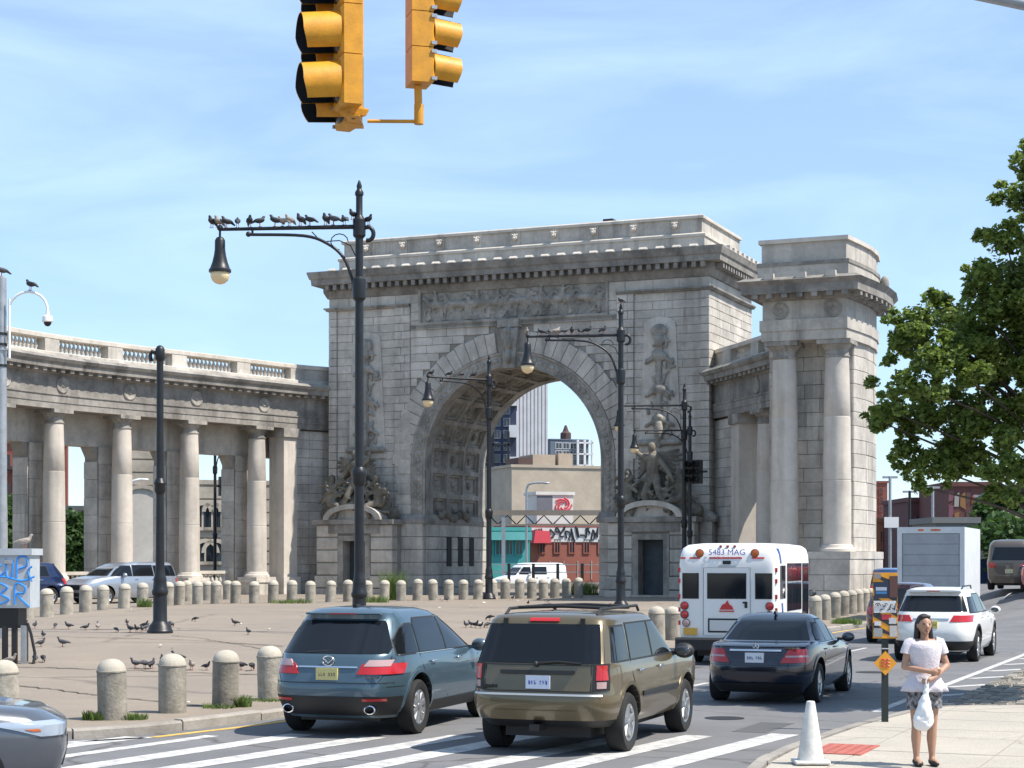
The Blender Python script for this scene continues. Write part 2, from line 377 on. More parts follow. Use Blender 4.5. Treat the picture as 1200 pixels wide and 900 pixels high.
DIRT = ground_mat('verge_dirt', (.20, .175, .14), (.26, .235, .20), .2, cs=1, patch=.8)
vp = [uw(-4.75, 28.2), uw(-4.75, 62), uw(-2, 64), uw(1.5, 64), uw(1.5, 22.5)]
verge = MB().slab([(p.x, p.y) for p in (vp[0], Vector((12.5, 28.7)), vp[3], vp[2], vp[1])], -.1, .09).build('verge', DIRT, kind='structure')
SETT = mat('sett_stone', (.36, .33, .28), .9, 0, .3, 5, .4, 30, island=.25)
mb = MB()
for b in np.arange(28.2, 61, .2):
    for a in np.arange(-4.68, -2.2, .26):
        p = uw(a+random.uniform(-.03, .03), b+random.uniform(-.02, .02)); 
        if random.random() < .12 or p.y < 28.75: continue
        M = Matrix.Translation((p.x, p.y, .08)) @ Matrix.Rotation(-TH+random.uniform(-.12, .12), 4, 'Z') @ Matrix.Rotation(random.uniform(-.06, .06), 4, 'X')
        w_, d_, h_ = random.uniform(.09, .125), random.uniform(.07, .092), random.uniform(.02, .05)
        q = [(-w_, -d_, -.03), (w_, -d_, -.03), (w_, d_, -.03), (-w_, d_, -.03), (-w_*.8, -d_*.8, h_), (w_*.8, -d_*.8, h_), (w_*.8, d_*.8, h_), (-w_*.8, d_*.8, h_)]
        mb.add([M @ Vector(v) for v in q], [(4, 5, 6, 7), (0, 1, 5, 4), (1, 2, 6, 5), (2, 3, 7, 6), (3, 0, 4, 7)])
mb.build('sett_paving', SETT, verge, kind='stuff')

# road ironwork, repair patches, litter
IRN = mat('manhole_iron', (.05, .048, .045), .6, .5, .4, 20)
for x, y, r_ in ((-1.2, 33.5, .33), (7.6, 38.5, .33), (3.2, 27.4, .3)): MB().lathe([(r_, .0), (r_, .006), (r_*.9, .008), (r_*.88, .006), (.01, .007)], 24, (x, y, .001)).build('manhole_cover', IRN, road)
PATCH = ground_mat('asphalt_patch', (.085, .085, .088), (.1, .1, .1), .3, cs=.6)
for a, b, w_, l_ in ((-8.2, 30, .7, 2.6), (-12.4, 36, .8, 3), (-7, 44, .6, 4), (-11, 47, 1.0, 2.2), (-6.9, 24.5, .5, 1.6)):
    MB().slab([tuple(uw(a, b)), tuple(uw(a+w_, b)), tuple(uw(a+w_, b+l_)), tuple(uw(a, b+l_))], -.05, .003).build('repair_patch', PATCH, road)
lt = MB(); rl_ = random.Random(17)
for i in range(150):
    Y = rl_.choice([rl_.uniform(28, 60), rl_.uniform(60, 88), rl_.uniform(76, 86)]); X = rl_.uniform(-.26*Y, x_curb(Y)-.4); z = ground_z(X, Y)+.008; s_ = rl_.uniform(.02, .075)*(Y/45)**.5; a = rl_.uniform(0, 6.28); lt.mi = rl_.choice([0, 0, 1, 2])
    p = [Vector((X+s_*math.cos(a+t), Y+s_*.8*math.sin(a+t), z+rl_.uniform(0, s_*.5))) for t in (0, 1.4, 3.1, 4.6)]; lt.add(p, [(0, 1, 2, 3)])
lt.build('litter', [mat('litter_white', (.7, .68, .64), .8), mat('litter_brown', (.28, .16, .08), .8), mat('litter_grey', (.12, .11, .1), .8)], label='scattered scraps of litter and crumbs on the plaza paving', cat='litter', kind='stuff')

SEAL = mat('joint_sealant', (.09, .08, .07), .9, 0, .4, 8)
rj = random.Random(31)
for k, (xa, ya, xb, yb) in enumerate(((0, 781, 330, 792), (0, 745, 330, 757), (200, 745, 345, 768), (300, 716, 520, 722), (560, 722, 760, 716), (0, 800, 240, 828), (430, 724, 640, 741), (330, 735, 560, 712))):
    a, b = on(xa, ya), on(xb, yb); n_ = 40; mb = MB()
    for i in range(n_+1):
        q = a.lerp(b, i/n_); q += Vector((rj.gauss(0, .03), rj.gauss(0, .05), 0)); w_ = rj.uniform(.02, .045)
        for s_ in (-1, 1): mb.v.append((q.x, q.y+s_*w_, ground_z(q.x, q.y+s_*w_)+.012))
    mb.f = [(2*i, 2*i+2, 2*i+3, 2*i+1) for i in range(n_)]; mb.m = [0]*n_; mb.build('expansion_joint', SEAL, plaza)
# ------------------------------------------------------------ the monumental arch (local x along the front, y into the depth)
KS = .7909                                              # survey units -> metres
A0 = Vector((12.3777*KS, 113.8*KS, CAM_H-2.4*KS))
arch = link('monumental_arch', None, loc=A0, rz=-TH, scale=KS, label='huge carved granite triumphal arch with coffered vault and sculpture groups', cat='arch')
C0, RI, ZS, RB, RV = -13.45, 6.22, 8.73, 7.2, 8.56       # opening centre, intrados radius, springing, band and voussoir radii
DEP, WID = 10.0, 26.9
def arc(r, n=40, a0=0, a1=180): return [(C0+r*math.cos(R(lerp(a0, a1, i/n))), ZS+r*math.sin(R(lerp(a0, a1, i/n)))) for i in range(n+1)]
# core: two piers and the spandrel block, with the barrel opening
inner = arc(RI+.02, 48)
mb = MB()
outline_f = [(-WID+.12, -.5), (-WID+.12, 21.6), (-.12, 21.6), (-.12, -.5), (C0+RI+.02, -.5)]+inner+[(C0-RI-.02, -.5)]
def ringface(t, flip):                                   # front / back wall with the hole, as quads from arch to frame
    pts = [(C0+RI+.02, -.5)]+inner+[(C0-RI-.02, -.5)]; n = len(pts); v = []; f = []
    for x, z in pts:
        if z < 0: ox, oz = (-.12 if x > C0 else -WID+.12), -.5
        else:
            dx, dz = x-C0, z-ZS; k = min((WID/2-.12)/max(abs(dx), 1e-6), (21.6-ZS)/max(dz, 1e-6)); ox, oz = C0+dx*k, ZS+dz*k
        v += [(x, t, z), (ox, t, oz)]
    cr = [i for i in range(n-1)]
    for i in cr: f.append((2*i, 2*i+1, 2*i+3, 2*i+2) if not flip else (2*i+2, 2*i+3, 2*i+1, 2*i))
    mb.add(v, f)
    for sx in (1, -1):                                   # fill the upper corners
        c = (C0+sx*(WID/2-.12), t, 21.6); side = [p for p in v[1::2] if abs(abs(p[0]-C0)-(WID/2-.12)) < 1e-3 and (p[0]-C0)*sx > 0 and p[2] > 0]; top = [p for p in v[1::2] if abs(p[2]-21.6) < 1e-3 and (p[0]-C0)*sx > 0]
        a, b = max(side, key=lambda p: p[2]), max(top, key=lambda p: abs(p[0]-C0)); tri = [a, c, b] if (sx > 0) ^ flip else [b, c, a]; mb.add(tri, [(0, 1, 2)])
ringface(.05, False); ringface(DEP, True)
mb.add([(-.05, .05, -.5), (-.05, DEP, -.5), (-.05, DEP, 21.6), (-.05, .05, 21.6)], [(0, 1, 2, 3)])
mb.add([(-WID+.12, .05, -.5), (-WID+.12, DEP, -.5), (-WID+.12, DEP, 21.6), (-WID+.12, .05, 21.6)], [(3, 2, 1, 0)])
core = mb.build('wall_core', STONE_D, arch)
# ---- ashlar: every stone a block of its own
STN = []                                                # (x0,x1,y0,y1,z0,z1,face) in front / right-side coordinates
CH = .545
def course_rows(z0, z1, h=CH):
    n = round((z1-z0)/h); return [(z0+(z1-z0)*i/n, z0+(z1-z0)*(i+1)/n) for i in range(n)]
def lay(x0, x1, z0, z1, t, L, face='f', hole=None, h=CH, jitter=.25, depth=.3, ph=0):
    for i, (a, b) in enumerate(course_rows(z0, z1, h)):
        spans = [(x0, x1)]
        if hole:
            zz = max(abs(0), 0); k = hole(a, b)
            if k: spans = [(x0, min(x1, k[0])), (max(x0, k[1]), x1)]
        for s0, s1 in spans:
            if s1-s0 < .12: continue
            n = max(1, round((s1-s0)/L)); cut = [s0]
            for q in range(1, n): cut.append(s0+(s1-s0)*(q+(.28 if (i+ph) % 2 else -.22)*(1 if n > 1 else 0)+random.uniform(-.5, .5)*jitter)/n)
            cut.append(s1)
            for c0, c1 in zip(cut, cut[1:]): STN.append((c0+.011, c1-.011, t+random.uniform(-.015, .015), t+depth, a+.013, b-.013, face))
def vhole(a, b):
    z = a if a > ZS else min(b, ZS)
    z = max(a, ZS) if b > ZS else None
    if z is None: return (C0-RB-1.05, C0+RB+1.05)
    d = z-ZS
    if d >= RV+.02: return None
    w_ = math.sqrt((RV+.02)**2-d*d); return (C0-w_, C0+w_)
QL = [(-WID, -WID+.62), (-21.9, -20.75)]; QR = [(-.62, 0), (-6.15, -5.0)]
for q in QL+QR: lay(q[0], q[1], 5.35, 19.25, -.13, .75, jitter=.15)
for x0, x1 in ((-WID+.62, -21.9), (-5.0, -.62)): lay(x0, x1, 5.35, 19.25, 0, 1.75)
lay(-20.75, -6.15, 5.35, 17.7, -.05, 1.5, hole=vhole); lay(-20.75, -19.95, 17.7, 20.1, -.05, .9); lay(-6.84, -6.15, 17.7, 20.1, -.05, .9)
lay(-WID, -19.95, 19.45, 20.1, -.02, 1.9, h=.65); lay(-6.84, 0, 19.45, 20.1, -.02, 1.9, h=.65)
lay(.0, DEP-.05, 5.35, 19.25, 0, 1.55, 'r'); lay(0, DEP-.05, 19.45, 20.1, 0, 1.9, 'r', h=.65)
# rusticated base, heavier stones with deep joints
for x0, x1 in ((-WID-.25, C0-RI), (C0+RI, .25)): lay(x0, x1, -.4, 4.75, -.42, 1.75, h=.86, depth=.5)
lay(-.25, DEP, -.4, 4.75, -.22, 1.75, 'r', h=.86, depth=.4)
for i, (a, b) in enumerate(course_rows(-.4, 4.75, .86)):   # jamb faces inside the opening (left one is in view)
    n = 6; cut = [lerp(.0, DEP, (q+(.25 if i % 2 and 0 < q < n else 0))/n) for q in range(n+1)]
    for c0, c1 in zip(cut, cut[1:]): STN.append((c0+.02, c1-.02, -.10, .2, a+.03, b-.03, 'j'))
def stone_frame(f):
    if f == 'f': return Matrix.Identity(4)
    if f == 'r': return Matrix(((0, -1, 0, 0), (1, 0, 0, 0), (0, 0, 1, 0), (0, 0, 0, 1)))               # local x->depth, front faces +x
    return Matrix(((0, -1, 0, C0-RI), (1, 0, 0, 0), (0, 0, 1, 0), (0, 0, 0, 1)))
unit = MB().stone(-.5, .5, -.5, .5, -.5, .5, .026).mesh(STONE)
STN.sort(key=lambda s: -(s[1]-s[0])*(s[5]-s[4])*(.35 if s[6] != 'f' else 1))
def put_stones(stones, parent, nmax=300, m=STONE):
    rest = MB()
    for i, (x0, x1, y0, y1, z0, z1, f) in enumerate(stones):
        M = stone_frame(f)
        if i < nmax:
            o = bpy.data.objects.new('stone_block', unit); COL.objects.link(o); o.parent = parent
            o.matrix_local = M @ Matrix.Translation(((x0+x1)/2, (y0+y1)/2, (z0+z1)/2)) @ Matrix.Diagonal((x1-x0, y1-y0, z1-z0, 1))
        else:
            r = MB().stone(x0, x1, y0, y1, z0, z1, .02); rest.add([M @ Vector(v) for v in r.v], r.f)
    if rest.v: rest.build('small_stone_blocks', m, parent, kind='stuff')
put_stones(STN, arch)
# ---- voussoirs, carved band, keystone
NV = 35
def sector(r0, r1, a0, a1, t0, t1, ch=.05, n=2):
    mb = MB(); pts = []
    for a in np.linspace(a0, a1, n+1): pts.append((a, r0))
    for a in np.linspace(a1, a0, n+1): pts.append((a, r1))
    ctr = ((a0+a1)/2, (r0+r1)/2); k = len(pts)
    def P(a, r, t): return (C0+r*math.cos(R(a)), t, ZS+r*math.sin(R(a)))
    v = [P(a, r, t1) for a, r in pts]+[P(a, r, t0+ch) for a, r in pts]+[P(lerp(a, ctr[0], ch/(r1*R(abs(a1-a0))*.5)), lerp(r, ctr[1], ch/((r1-r0)*.5)), t0) for a, r in pts]
    f = [tuple(range(2*k, 3*k))]+[(j*k+i, j*k+(i+1) % k, (j+1)*k+(i+1) % k, (j+1)*k+i) for j in (0, 1) for i in range(k)]
    return mb.add(v, [tuple(reversed(q)) for q in f])
for i in range(NV):
    a0, a1 = 180*i/NV, 180*(i+1)/NV
    if abs((a0+a1)/2-90) < 5.2: continue
    sector(RB+.02, RV+(.0 if i % 2 else .08), a0+.1, a1-.1, -.12, .2, .03).build('voussoir', STONE, arch)
for sx in (1, -1):                                       # stones of the ring continuing below the springing
    for i, (a, b) in enumerate(course_rows(5.35, ZS, .62)):
        x0, x1 = C0+sx*(RB+.02), C0+sx*(RB+1.03+(.12 if i % 2 else 0)); MB().stone(min(x0, x1)+.02, max(x0, x1)-.02, -.16, .2, a+.02, b-.02, .05).build('voussoir', STONE, arch)
mb = MB()
n_ = 60; bp = [(C0+RI, 5.35)]+arc(RI, n_)+[(C0-RI, 5.35)]; op = [(C0+RB, 5.35)]+arc(RB, n_)+[(C0-RB, 5.35)]
prof = [(0, .12), (0, -.06), (.12, -.14), (.2, -.05), (.8, -.05), (.88, -.14), (1, -.14), (1, .12)]
v = []
for (x0, z0), (x1, z1) in zip(bp, op):
    for a, t in prof: v.append((lerp(x0, x1, a), t, lerp(z0, z1, a)))
k = len(prof); mb.add(v, [(j*k+i, j*k+i+1, (j+1)*k+i+1, (j+1)*k+i) for j in range(len(bp)-1) for i in range(k-1)])
band = mb.build('archivolt_band', STONE2, arch, smooth=30)
mb = MB(); random.seed(3)
for i in range(46):                                      # scrolls carved along the band
    a = 180*(i+.5)/46; r = (RI+RB)/2+.03*math.sin(i*2.1); c = (C0+r*math.cos(R(a)), -.05, ZS+r*math.sin(R(a)))
    mb.ball(c, (.17, .09, .17), 8, 6); mb.ball((c[0]+.14*math.cos(i), -.06, c[2]+.14*math.sin(i)), (.1, .07, .1), 6, 5)
for sx in (1, -1):
    for i in range(8): mb.ball((C0+sx*(RI+.5), -.05, 5.7+i*.4), (.17, .08, .17), 8, 6)
mb.build('band_carving', STONE2, band, smooth=180)
mb = MB(); mb.prism([(C0-.38, 14.85), (C0+.38, 14.85), (C0+.6, 17.5), (C0-.6, 17.5)], -.45, .1); mb.prism([(C0-.75, 17.5), (C0+.75, 17.5), (C0+.75, 18.0), (C0-.75, 18.0)], -.6, .1)
ks = mb.build('keystone', STONE2, arch)
mb = MB(); mb.ball((C0, -.55, 16.6), (.36, .35, .6)); mb.ball((C0, -.5, 15.6), (.26, .3, .5)); mb.ball((C0, -.6, 17.2), (.5, .3, .3))
for sx in (1, -1): mb.ball((C0+sx*.3, -.5, 17), (.2, .3, .45)); mb.cap((C0+sx*.52, -.4, 17.4), (C0+sx*.3, -.4, 15.2), .14, .09); mb.ball((C0+sx*.13, -.83, 16.75), .08)
mb.ball((C0, -.9, 16.5), (.08, .12, .14)); link('keystone_head', remesh(mb, .06, STONE2), ks)
# ---- barrel vault with three rows of coffers
def vault(t, r, a):                                      # a = arc length from the left jamb foot (z=5) over the crown
    L = ZS-5.0; d = RI-r
    if a < L: return (C0-r, t, 5+a)
    b = (a-L)/RI
    if b < math.pi: return (C0-r*math.cos(b), t, ZS+r*math.sin(b))
    return (C0+r, t, ZS-(a-L-math.pi*RI))
TOT = 2*(ZS-5)+math.pi*RI; NR = 16; rowh = TOT/NR
vb = MB(); cb = []
tcol = [(1.2, 3.5), (3.85, 6.15), (6.5, 8.8)]
def quad_strip(mbx, t0, t1, a0, a1, r, n=4, flip=False):
    v = []; 
    for i in range(n+1): a = lerp(a0, a1, i/n); v += [vault(t0, r, a), vault(t1, r, a)]
    mbx.add(v, [(2*i, 2*i+2, 2*i+3, 2*i+1) for i in range(n)])
edges = [0.0]+[x for p in tcol for x in p]+[DEP]
for rr in range(NR):
    a0, a1 = rr*rowh, (rr+1)*rowh; m_ = .17
    for i in range(0, 8, 2): quad_strip(vb, edges[i], edges[i+1], a0, a1, RI)
    for (t0, t1) in tcol:
        quad_strip(vb, t0, t1, a0, a0+m_, RI, 1); quad_strip(vb, t0, t1, a1-m_, a1, RI, 1)
        cm = MB(); A = [(t0, a0+m_), (t1, a0+m_), (t1, a1-m_), (t0, a1-m_)]
        rings = []
        for ins, r in ((0, RI), (.0, RI+.14), (.16, RI+.15), (.2, RI+.3)): rings.append([vault(t0+ins, r, a0+m_+ins), vault(t1-ins, r, a0+m_+ins), vault(t1-ins, r, a1-m_-ins), vault(t0+ins, r, a1-m_-ins)])
        v = [p for g in rings for p in g]; f = [(j*4+i, (j+1)*4+i, (j+1)*4+(i+1) % 4, j*4+(i+1) % 4) for j in range(3) for i in range(4)]+[(12, 15, 14, 13)]
        cm.add(v, f)
        c = vault((t0+t1)/2, RI+.3, (a0+a1)/2); cm.ball(c, .26, 8, 6)
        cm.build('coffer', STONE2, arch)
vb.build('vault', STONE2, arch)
VISB = mat('slot_dark', (.012, .012, .013), .8)
# jamb cores below the vault + wreath carving + louvre windows on the left jamb
mb = MB(); mb.box(C0-RI-.4, C0-RI+.02, .0, DEP, -.5, 5.0); mb.box(C0+RI-.02, C0+RI+.4, .0, DEP, -.5, 5.0); mb.build('jamb_core', STONE_D, arch)
mb = MB()
for i in range(9): mb.ball((C0-RI+.15, 2.2+i*.55, 5.35+.18*math.sin(i*1.3)), (.25, .36, .3), 8, 6)
mb.build('jamb_carving', BRONZE, arch, smooth=180)
for t0 in (3.2, 5.1, 7.0):
    MB().box(C0-RI+.05, C0-RI+.14, t0, t0+.75, 1.9, 3.9).build('jamb_window', VISB, arch)
# ---- mouldings: string course at the impost, architrave line, cornice, attic
def moulding(name, prof, z=0, m=STONE, x0=-WID, x1=0, d0=0, d1=DEP, parent=None, gap=None):   # prof (out, z) round three sides
    mb = MB(); path = [(x0, d1, -1, 0), (x0, d0, -1, -1), (x1, d0, 1, -1), (x1, d1, 1, 0)]; v = []
    if gap:
        for seg in gap:
            v = []
            for (x, y, ox, oy) in seg:
                for o, zz in prof: v.append((x+ox*o, y+oy*o, z+zz))
            k = len(prof); mb.add(v, [(j*k+i, (j+1)*k+i, (j+1)*k+(i+1) % k, j*k+(i+1) % k) for j in range(len(seg)-1) for i in range(k)])
    else:
        for (x, y, ox, oy) in path:
            for o, zz in prof: v.append((x+ox*o, y+oy*o, z+zz))
        k = len(prof); mb.add(v, [(j*k+i, (j+1)*k+i, (j+1)*k+(i+1) % k, j*k+(i+1) % k) for j in range(3) for i in range(k)])
    mb.f = [tuple(reversed(f)) for f in mb.f]
    return mb.build(name, m, parent or arch)
for seg in ([(-WID, DEP, -1, 0), (-WID, 0, -1, -1), (C0-RI, 0, .3, -1), (C0-RI, DEP, .3, 0)], [(C0+RI, DEP, -.3, 0), (C0+RI, 0, -.3, -1), (0, 0, 1, -1), (0, DEP, 1, 0)]):
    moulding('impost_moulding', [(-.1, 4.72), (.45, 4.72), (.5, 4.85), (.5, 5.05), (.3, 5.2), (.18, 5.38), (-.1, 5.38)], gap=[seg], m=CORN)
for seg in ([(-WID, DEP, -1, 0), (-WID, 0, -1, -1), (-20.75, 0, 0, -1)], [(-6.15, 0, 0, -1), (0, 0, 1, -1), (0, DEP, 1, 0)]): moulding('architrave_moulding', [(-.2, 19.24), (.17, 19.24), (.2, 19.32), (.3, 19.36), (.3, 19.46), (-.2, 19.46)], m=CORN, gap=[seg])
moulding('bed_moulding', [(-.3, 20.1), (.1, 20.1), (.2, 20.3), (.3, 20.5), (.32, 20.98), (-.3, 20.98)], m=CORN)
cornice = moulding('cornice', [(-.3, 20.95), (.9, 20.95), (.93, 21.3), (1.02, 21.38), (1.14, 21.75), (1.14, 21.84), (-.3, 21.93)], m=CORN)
for i in range(46):                                      # modillions under the corona
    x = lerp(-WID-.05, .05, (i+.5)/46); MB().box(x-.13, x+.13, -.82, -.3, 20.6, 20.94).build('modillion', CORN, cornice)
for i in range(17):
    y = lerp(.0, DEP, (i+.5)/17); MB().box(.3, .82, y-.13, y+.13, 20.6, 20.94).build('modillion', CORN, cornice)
for i in range(24):                                      # small antefix blocks on top of the cornice
    x = lerp(-WID+.2, -.2, (i+.5)/24); MB().add([(x-.24, -1.2, 21.8), (x+.24, -1.2, 21.8), (x+.24, -1.2, 21.86), (x-.24, -1.2, 21.86), (x-.24, -1.02, 22.0), (x+.24, -1.02, 22.0), (x+.24, -.7, 21.9), (x-.24, -.7, 21.9)], [(0, 1, 2, 3), (3, 2, 5, 4), (4, 5, 6, 7), (0, 3, 4, 7), (1, 6, 5, 2)]).build('antefix', COLST, cornice)
for i in range(9):
    y = lerp(.2, DEP, (i+.5)/9); MB().box(.55, 1.15, y-.27, y+.27, 21.75, 22.02).build('antefix', COLST, cornice)
def ledge(z0, z1, z2, a, b):
    q = lambda d, z: [(-WID+d, d, z), (-d, d, z), (-d, DEP-d*.5, z), (-WID+d, DEP-d*.5, z)]
    return MB().add(q(a, z0)+q(a, z1)+q(b, z2), [(0, 3, 2, 1), (8, 9, 10, 11)]+[(j*4+i, j*4+(i+1) % 4, j*4+4+(i+1) % 4, j*4+4+i) for j in (0, 1) for i in range(4)])
attic = MB().box(-WID+.5, -.5, .5, DEP-.2, 21.8, 22.86).build('attic', STONE, arch)
ledge(22.72, 22.88, 22.98, .42, .56).build('attic_ledge', COLST, attic)
MB().box(-WID+.75, -.75, .75, DEP-.4, 22.95, 23.95).build('attic_parapet', STONE, attic)
ledge(23.9, 24.06, 24.15, .6, .72).build('attic_coping', COLST, attic)
for i in range(9):                                       # projecting dies with lion masks
    x = lerp(-WID+2.5, -2.5, i/8); d = MB().box(x-.3, x+.3, .69, .9, 22.97, 23.93).build('parapet_die', STONE, attic)
    mb = MB().ball((x, .52, 23.5), (.2, .16, .24), 10, 7).ball((x, .38, 23.42), (.1, .1, .1)).ball((x-.15, .5, 23.65), .08).ball((x+.15, .5, 23.65), .08)
    mb.build('lion_mask', COLST, d, smooth=180)
MB().box(-9.8, -8.2, 3, 4.6, 24.14, 24.62).build('roof_hatch', WHITE, attic); MB().box(-8.18, -7.5, 3, 4.4, 24.14, 24.75).build('roof_unit', BLACK, attic)
# ---- frieze panel: a generic cavalcade in low relief, and the guilloche below
fr = MB(); fr.box(-19.95, -6.84, .02, .16, 18.12, 20.2); 
for b in ((-20.1, -19.93, 18.0, 20.3), (-6.86, -6.7, 18.0, 20.3)): fr.box(b[0], b[1], -.2, .16, b[2], b[3])
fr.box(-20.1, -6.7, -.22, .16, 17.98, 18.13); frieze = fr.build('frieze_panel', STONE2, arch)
def horse_relief(mb, x, sc, dirx, ph, rider=True, T0=-.02):
    d = dirx; q = lambda px, pz, t=0: (x+d*px*sc, T0+t*1.2, 18.2+pz*sc)
    mb.cap(q(-.55, 1.05), q(.45, 1.1), .27*sc, .25*sc); mb.cap(q(.45, 1.15), q(.85, 1.6), .19*sc, .12*sc); mb.cap(q(.85, 1.62), q(1.15, 1.42), .11*sc, .07*sc)
    a = .35*math.sin(ph); mb.cap(q(.5, .95), q(.85+a*.4, .6), .1*sc, .08*sc); mb.cap(q(.85+a*.4, .6), q(.7+a, .15), .07*sc, .05*sc)
    mb.cap(q(.35, .9), q(.45-a*.5, .5), .1*sc, .08*sc); mb.cap(q(.45-a*.5, .5), q(.3, .05), .07*sc, .05*sc)
    mb.cap(q(-.55, .95), q(-.75-a*.3, .55), .13*sc, .08*sc); mb.cap(q(-.75-a*.3, .55), q(-.65, .05), .07*sc, .05*sc)
    mb.cap(q(-.45, .9), q(-.4+a*.5, .5), .12*sc, .08*sc); mb.cap(q(-.4+a*.5, .5), q(-.55+a*.5, .05), .07*sc, .05*sc); mb.cap(q(-.8, 1.15), q(-1.1, .55), .08*sc, .05*sc)
    if rider:
        mb.cap(q(-.05, 1.2, -.05), q(-.02, 1.72, -.05), .17*sc, .14*sc); mb.ball(q(.0, 1.98, -.06), .12*sc); mb.cap(q(0, 1.65, -.1), q(.4, 1.5+.3*math.sin(ph*2), -.1), .07*sc, .05*sc); mb.cap(q(-.02, 1.2, -.12), q(.15, .75, -.14), .09*sc, .06*sc); mb.cap(q(-.1, 1.6), q(-.5, 1.7), .05*sc, .03*sc)
mb = MB()
for i in range(8): horse_relief(mb, -18.9+i*1.52, .98, -1 if i < 3 else 1, i*1.7, i % 3 != 1)
for i in range(8): horse_relief(mb, -18.2+i*1.5, .86, -1 if i < 3 else 1, i*2.3+1, i % 2 == 0, .05)
for i in range(12): x_ = random.uniform(-19.6, -7.3); mb.cap((x_, .0, 18.3), (x_+random.uniform(-.3, .3), .0, 19.4), .13, .1); mb.ball((x_, -.02, 19.65), .11); mb.cap((x_, -.03, 19.2), (x_+.5, -.03, 19.0), .06, .04)
for i in range(30): mb.ball((random.uniform(-19.7, -7.1), .06, random.uniform(18.2, 18.6)), (.25, .1, .12), 6, 5)
o = link('cavalcade_relief', remesh(mb, .04, STONE2, disp=.025, dscale=.1, deci=.5), frieze)
g = MB(); g.box(-20.7, -6.2, -.16, .1, 17.68, 17.76); g.box(-20.7, -6.2, -.16, .1, 17.92, 18.0); g.box(-20.7, -6.2, -.08, .1, 17.76, 17.92)
for i in range(58): x = -20.6+i*.25; g.add([(x, -.14, 17.77), (x+.12, -.14, 17.77), (x+.24, -.14, 17.91), (x+.12, -.14, 17.91)], [(0, 1, 2, 3)]); 
g.build('guilloche_band', STONE2, arch)
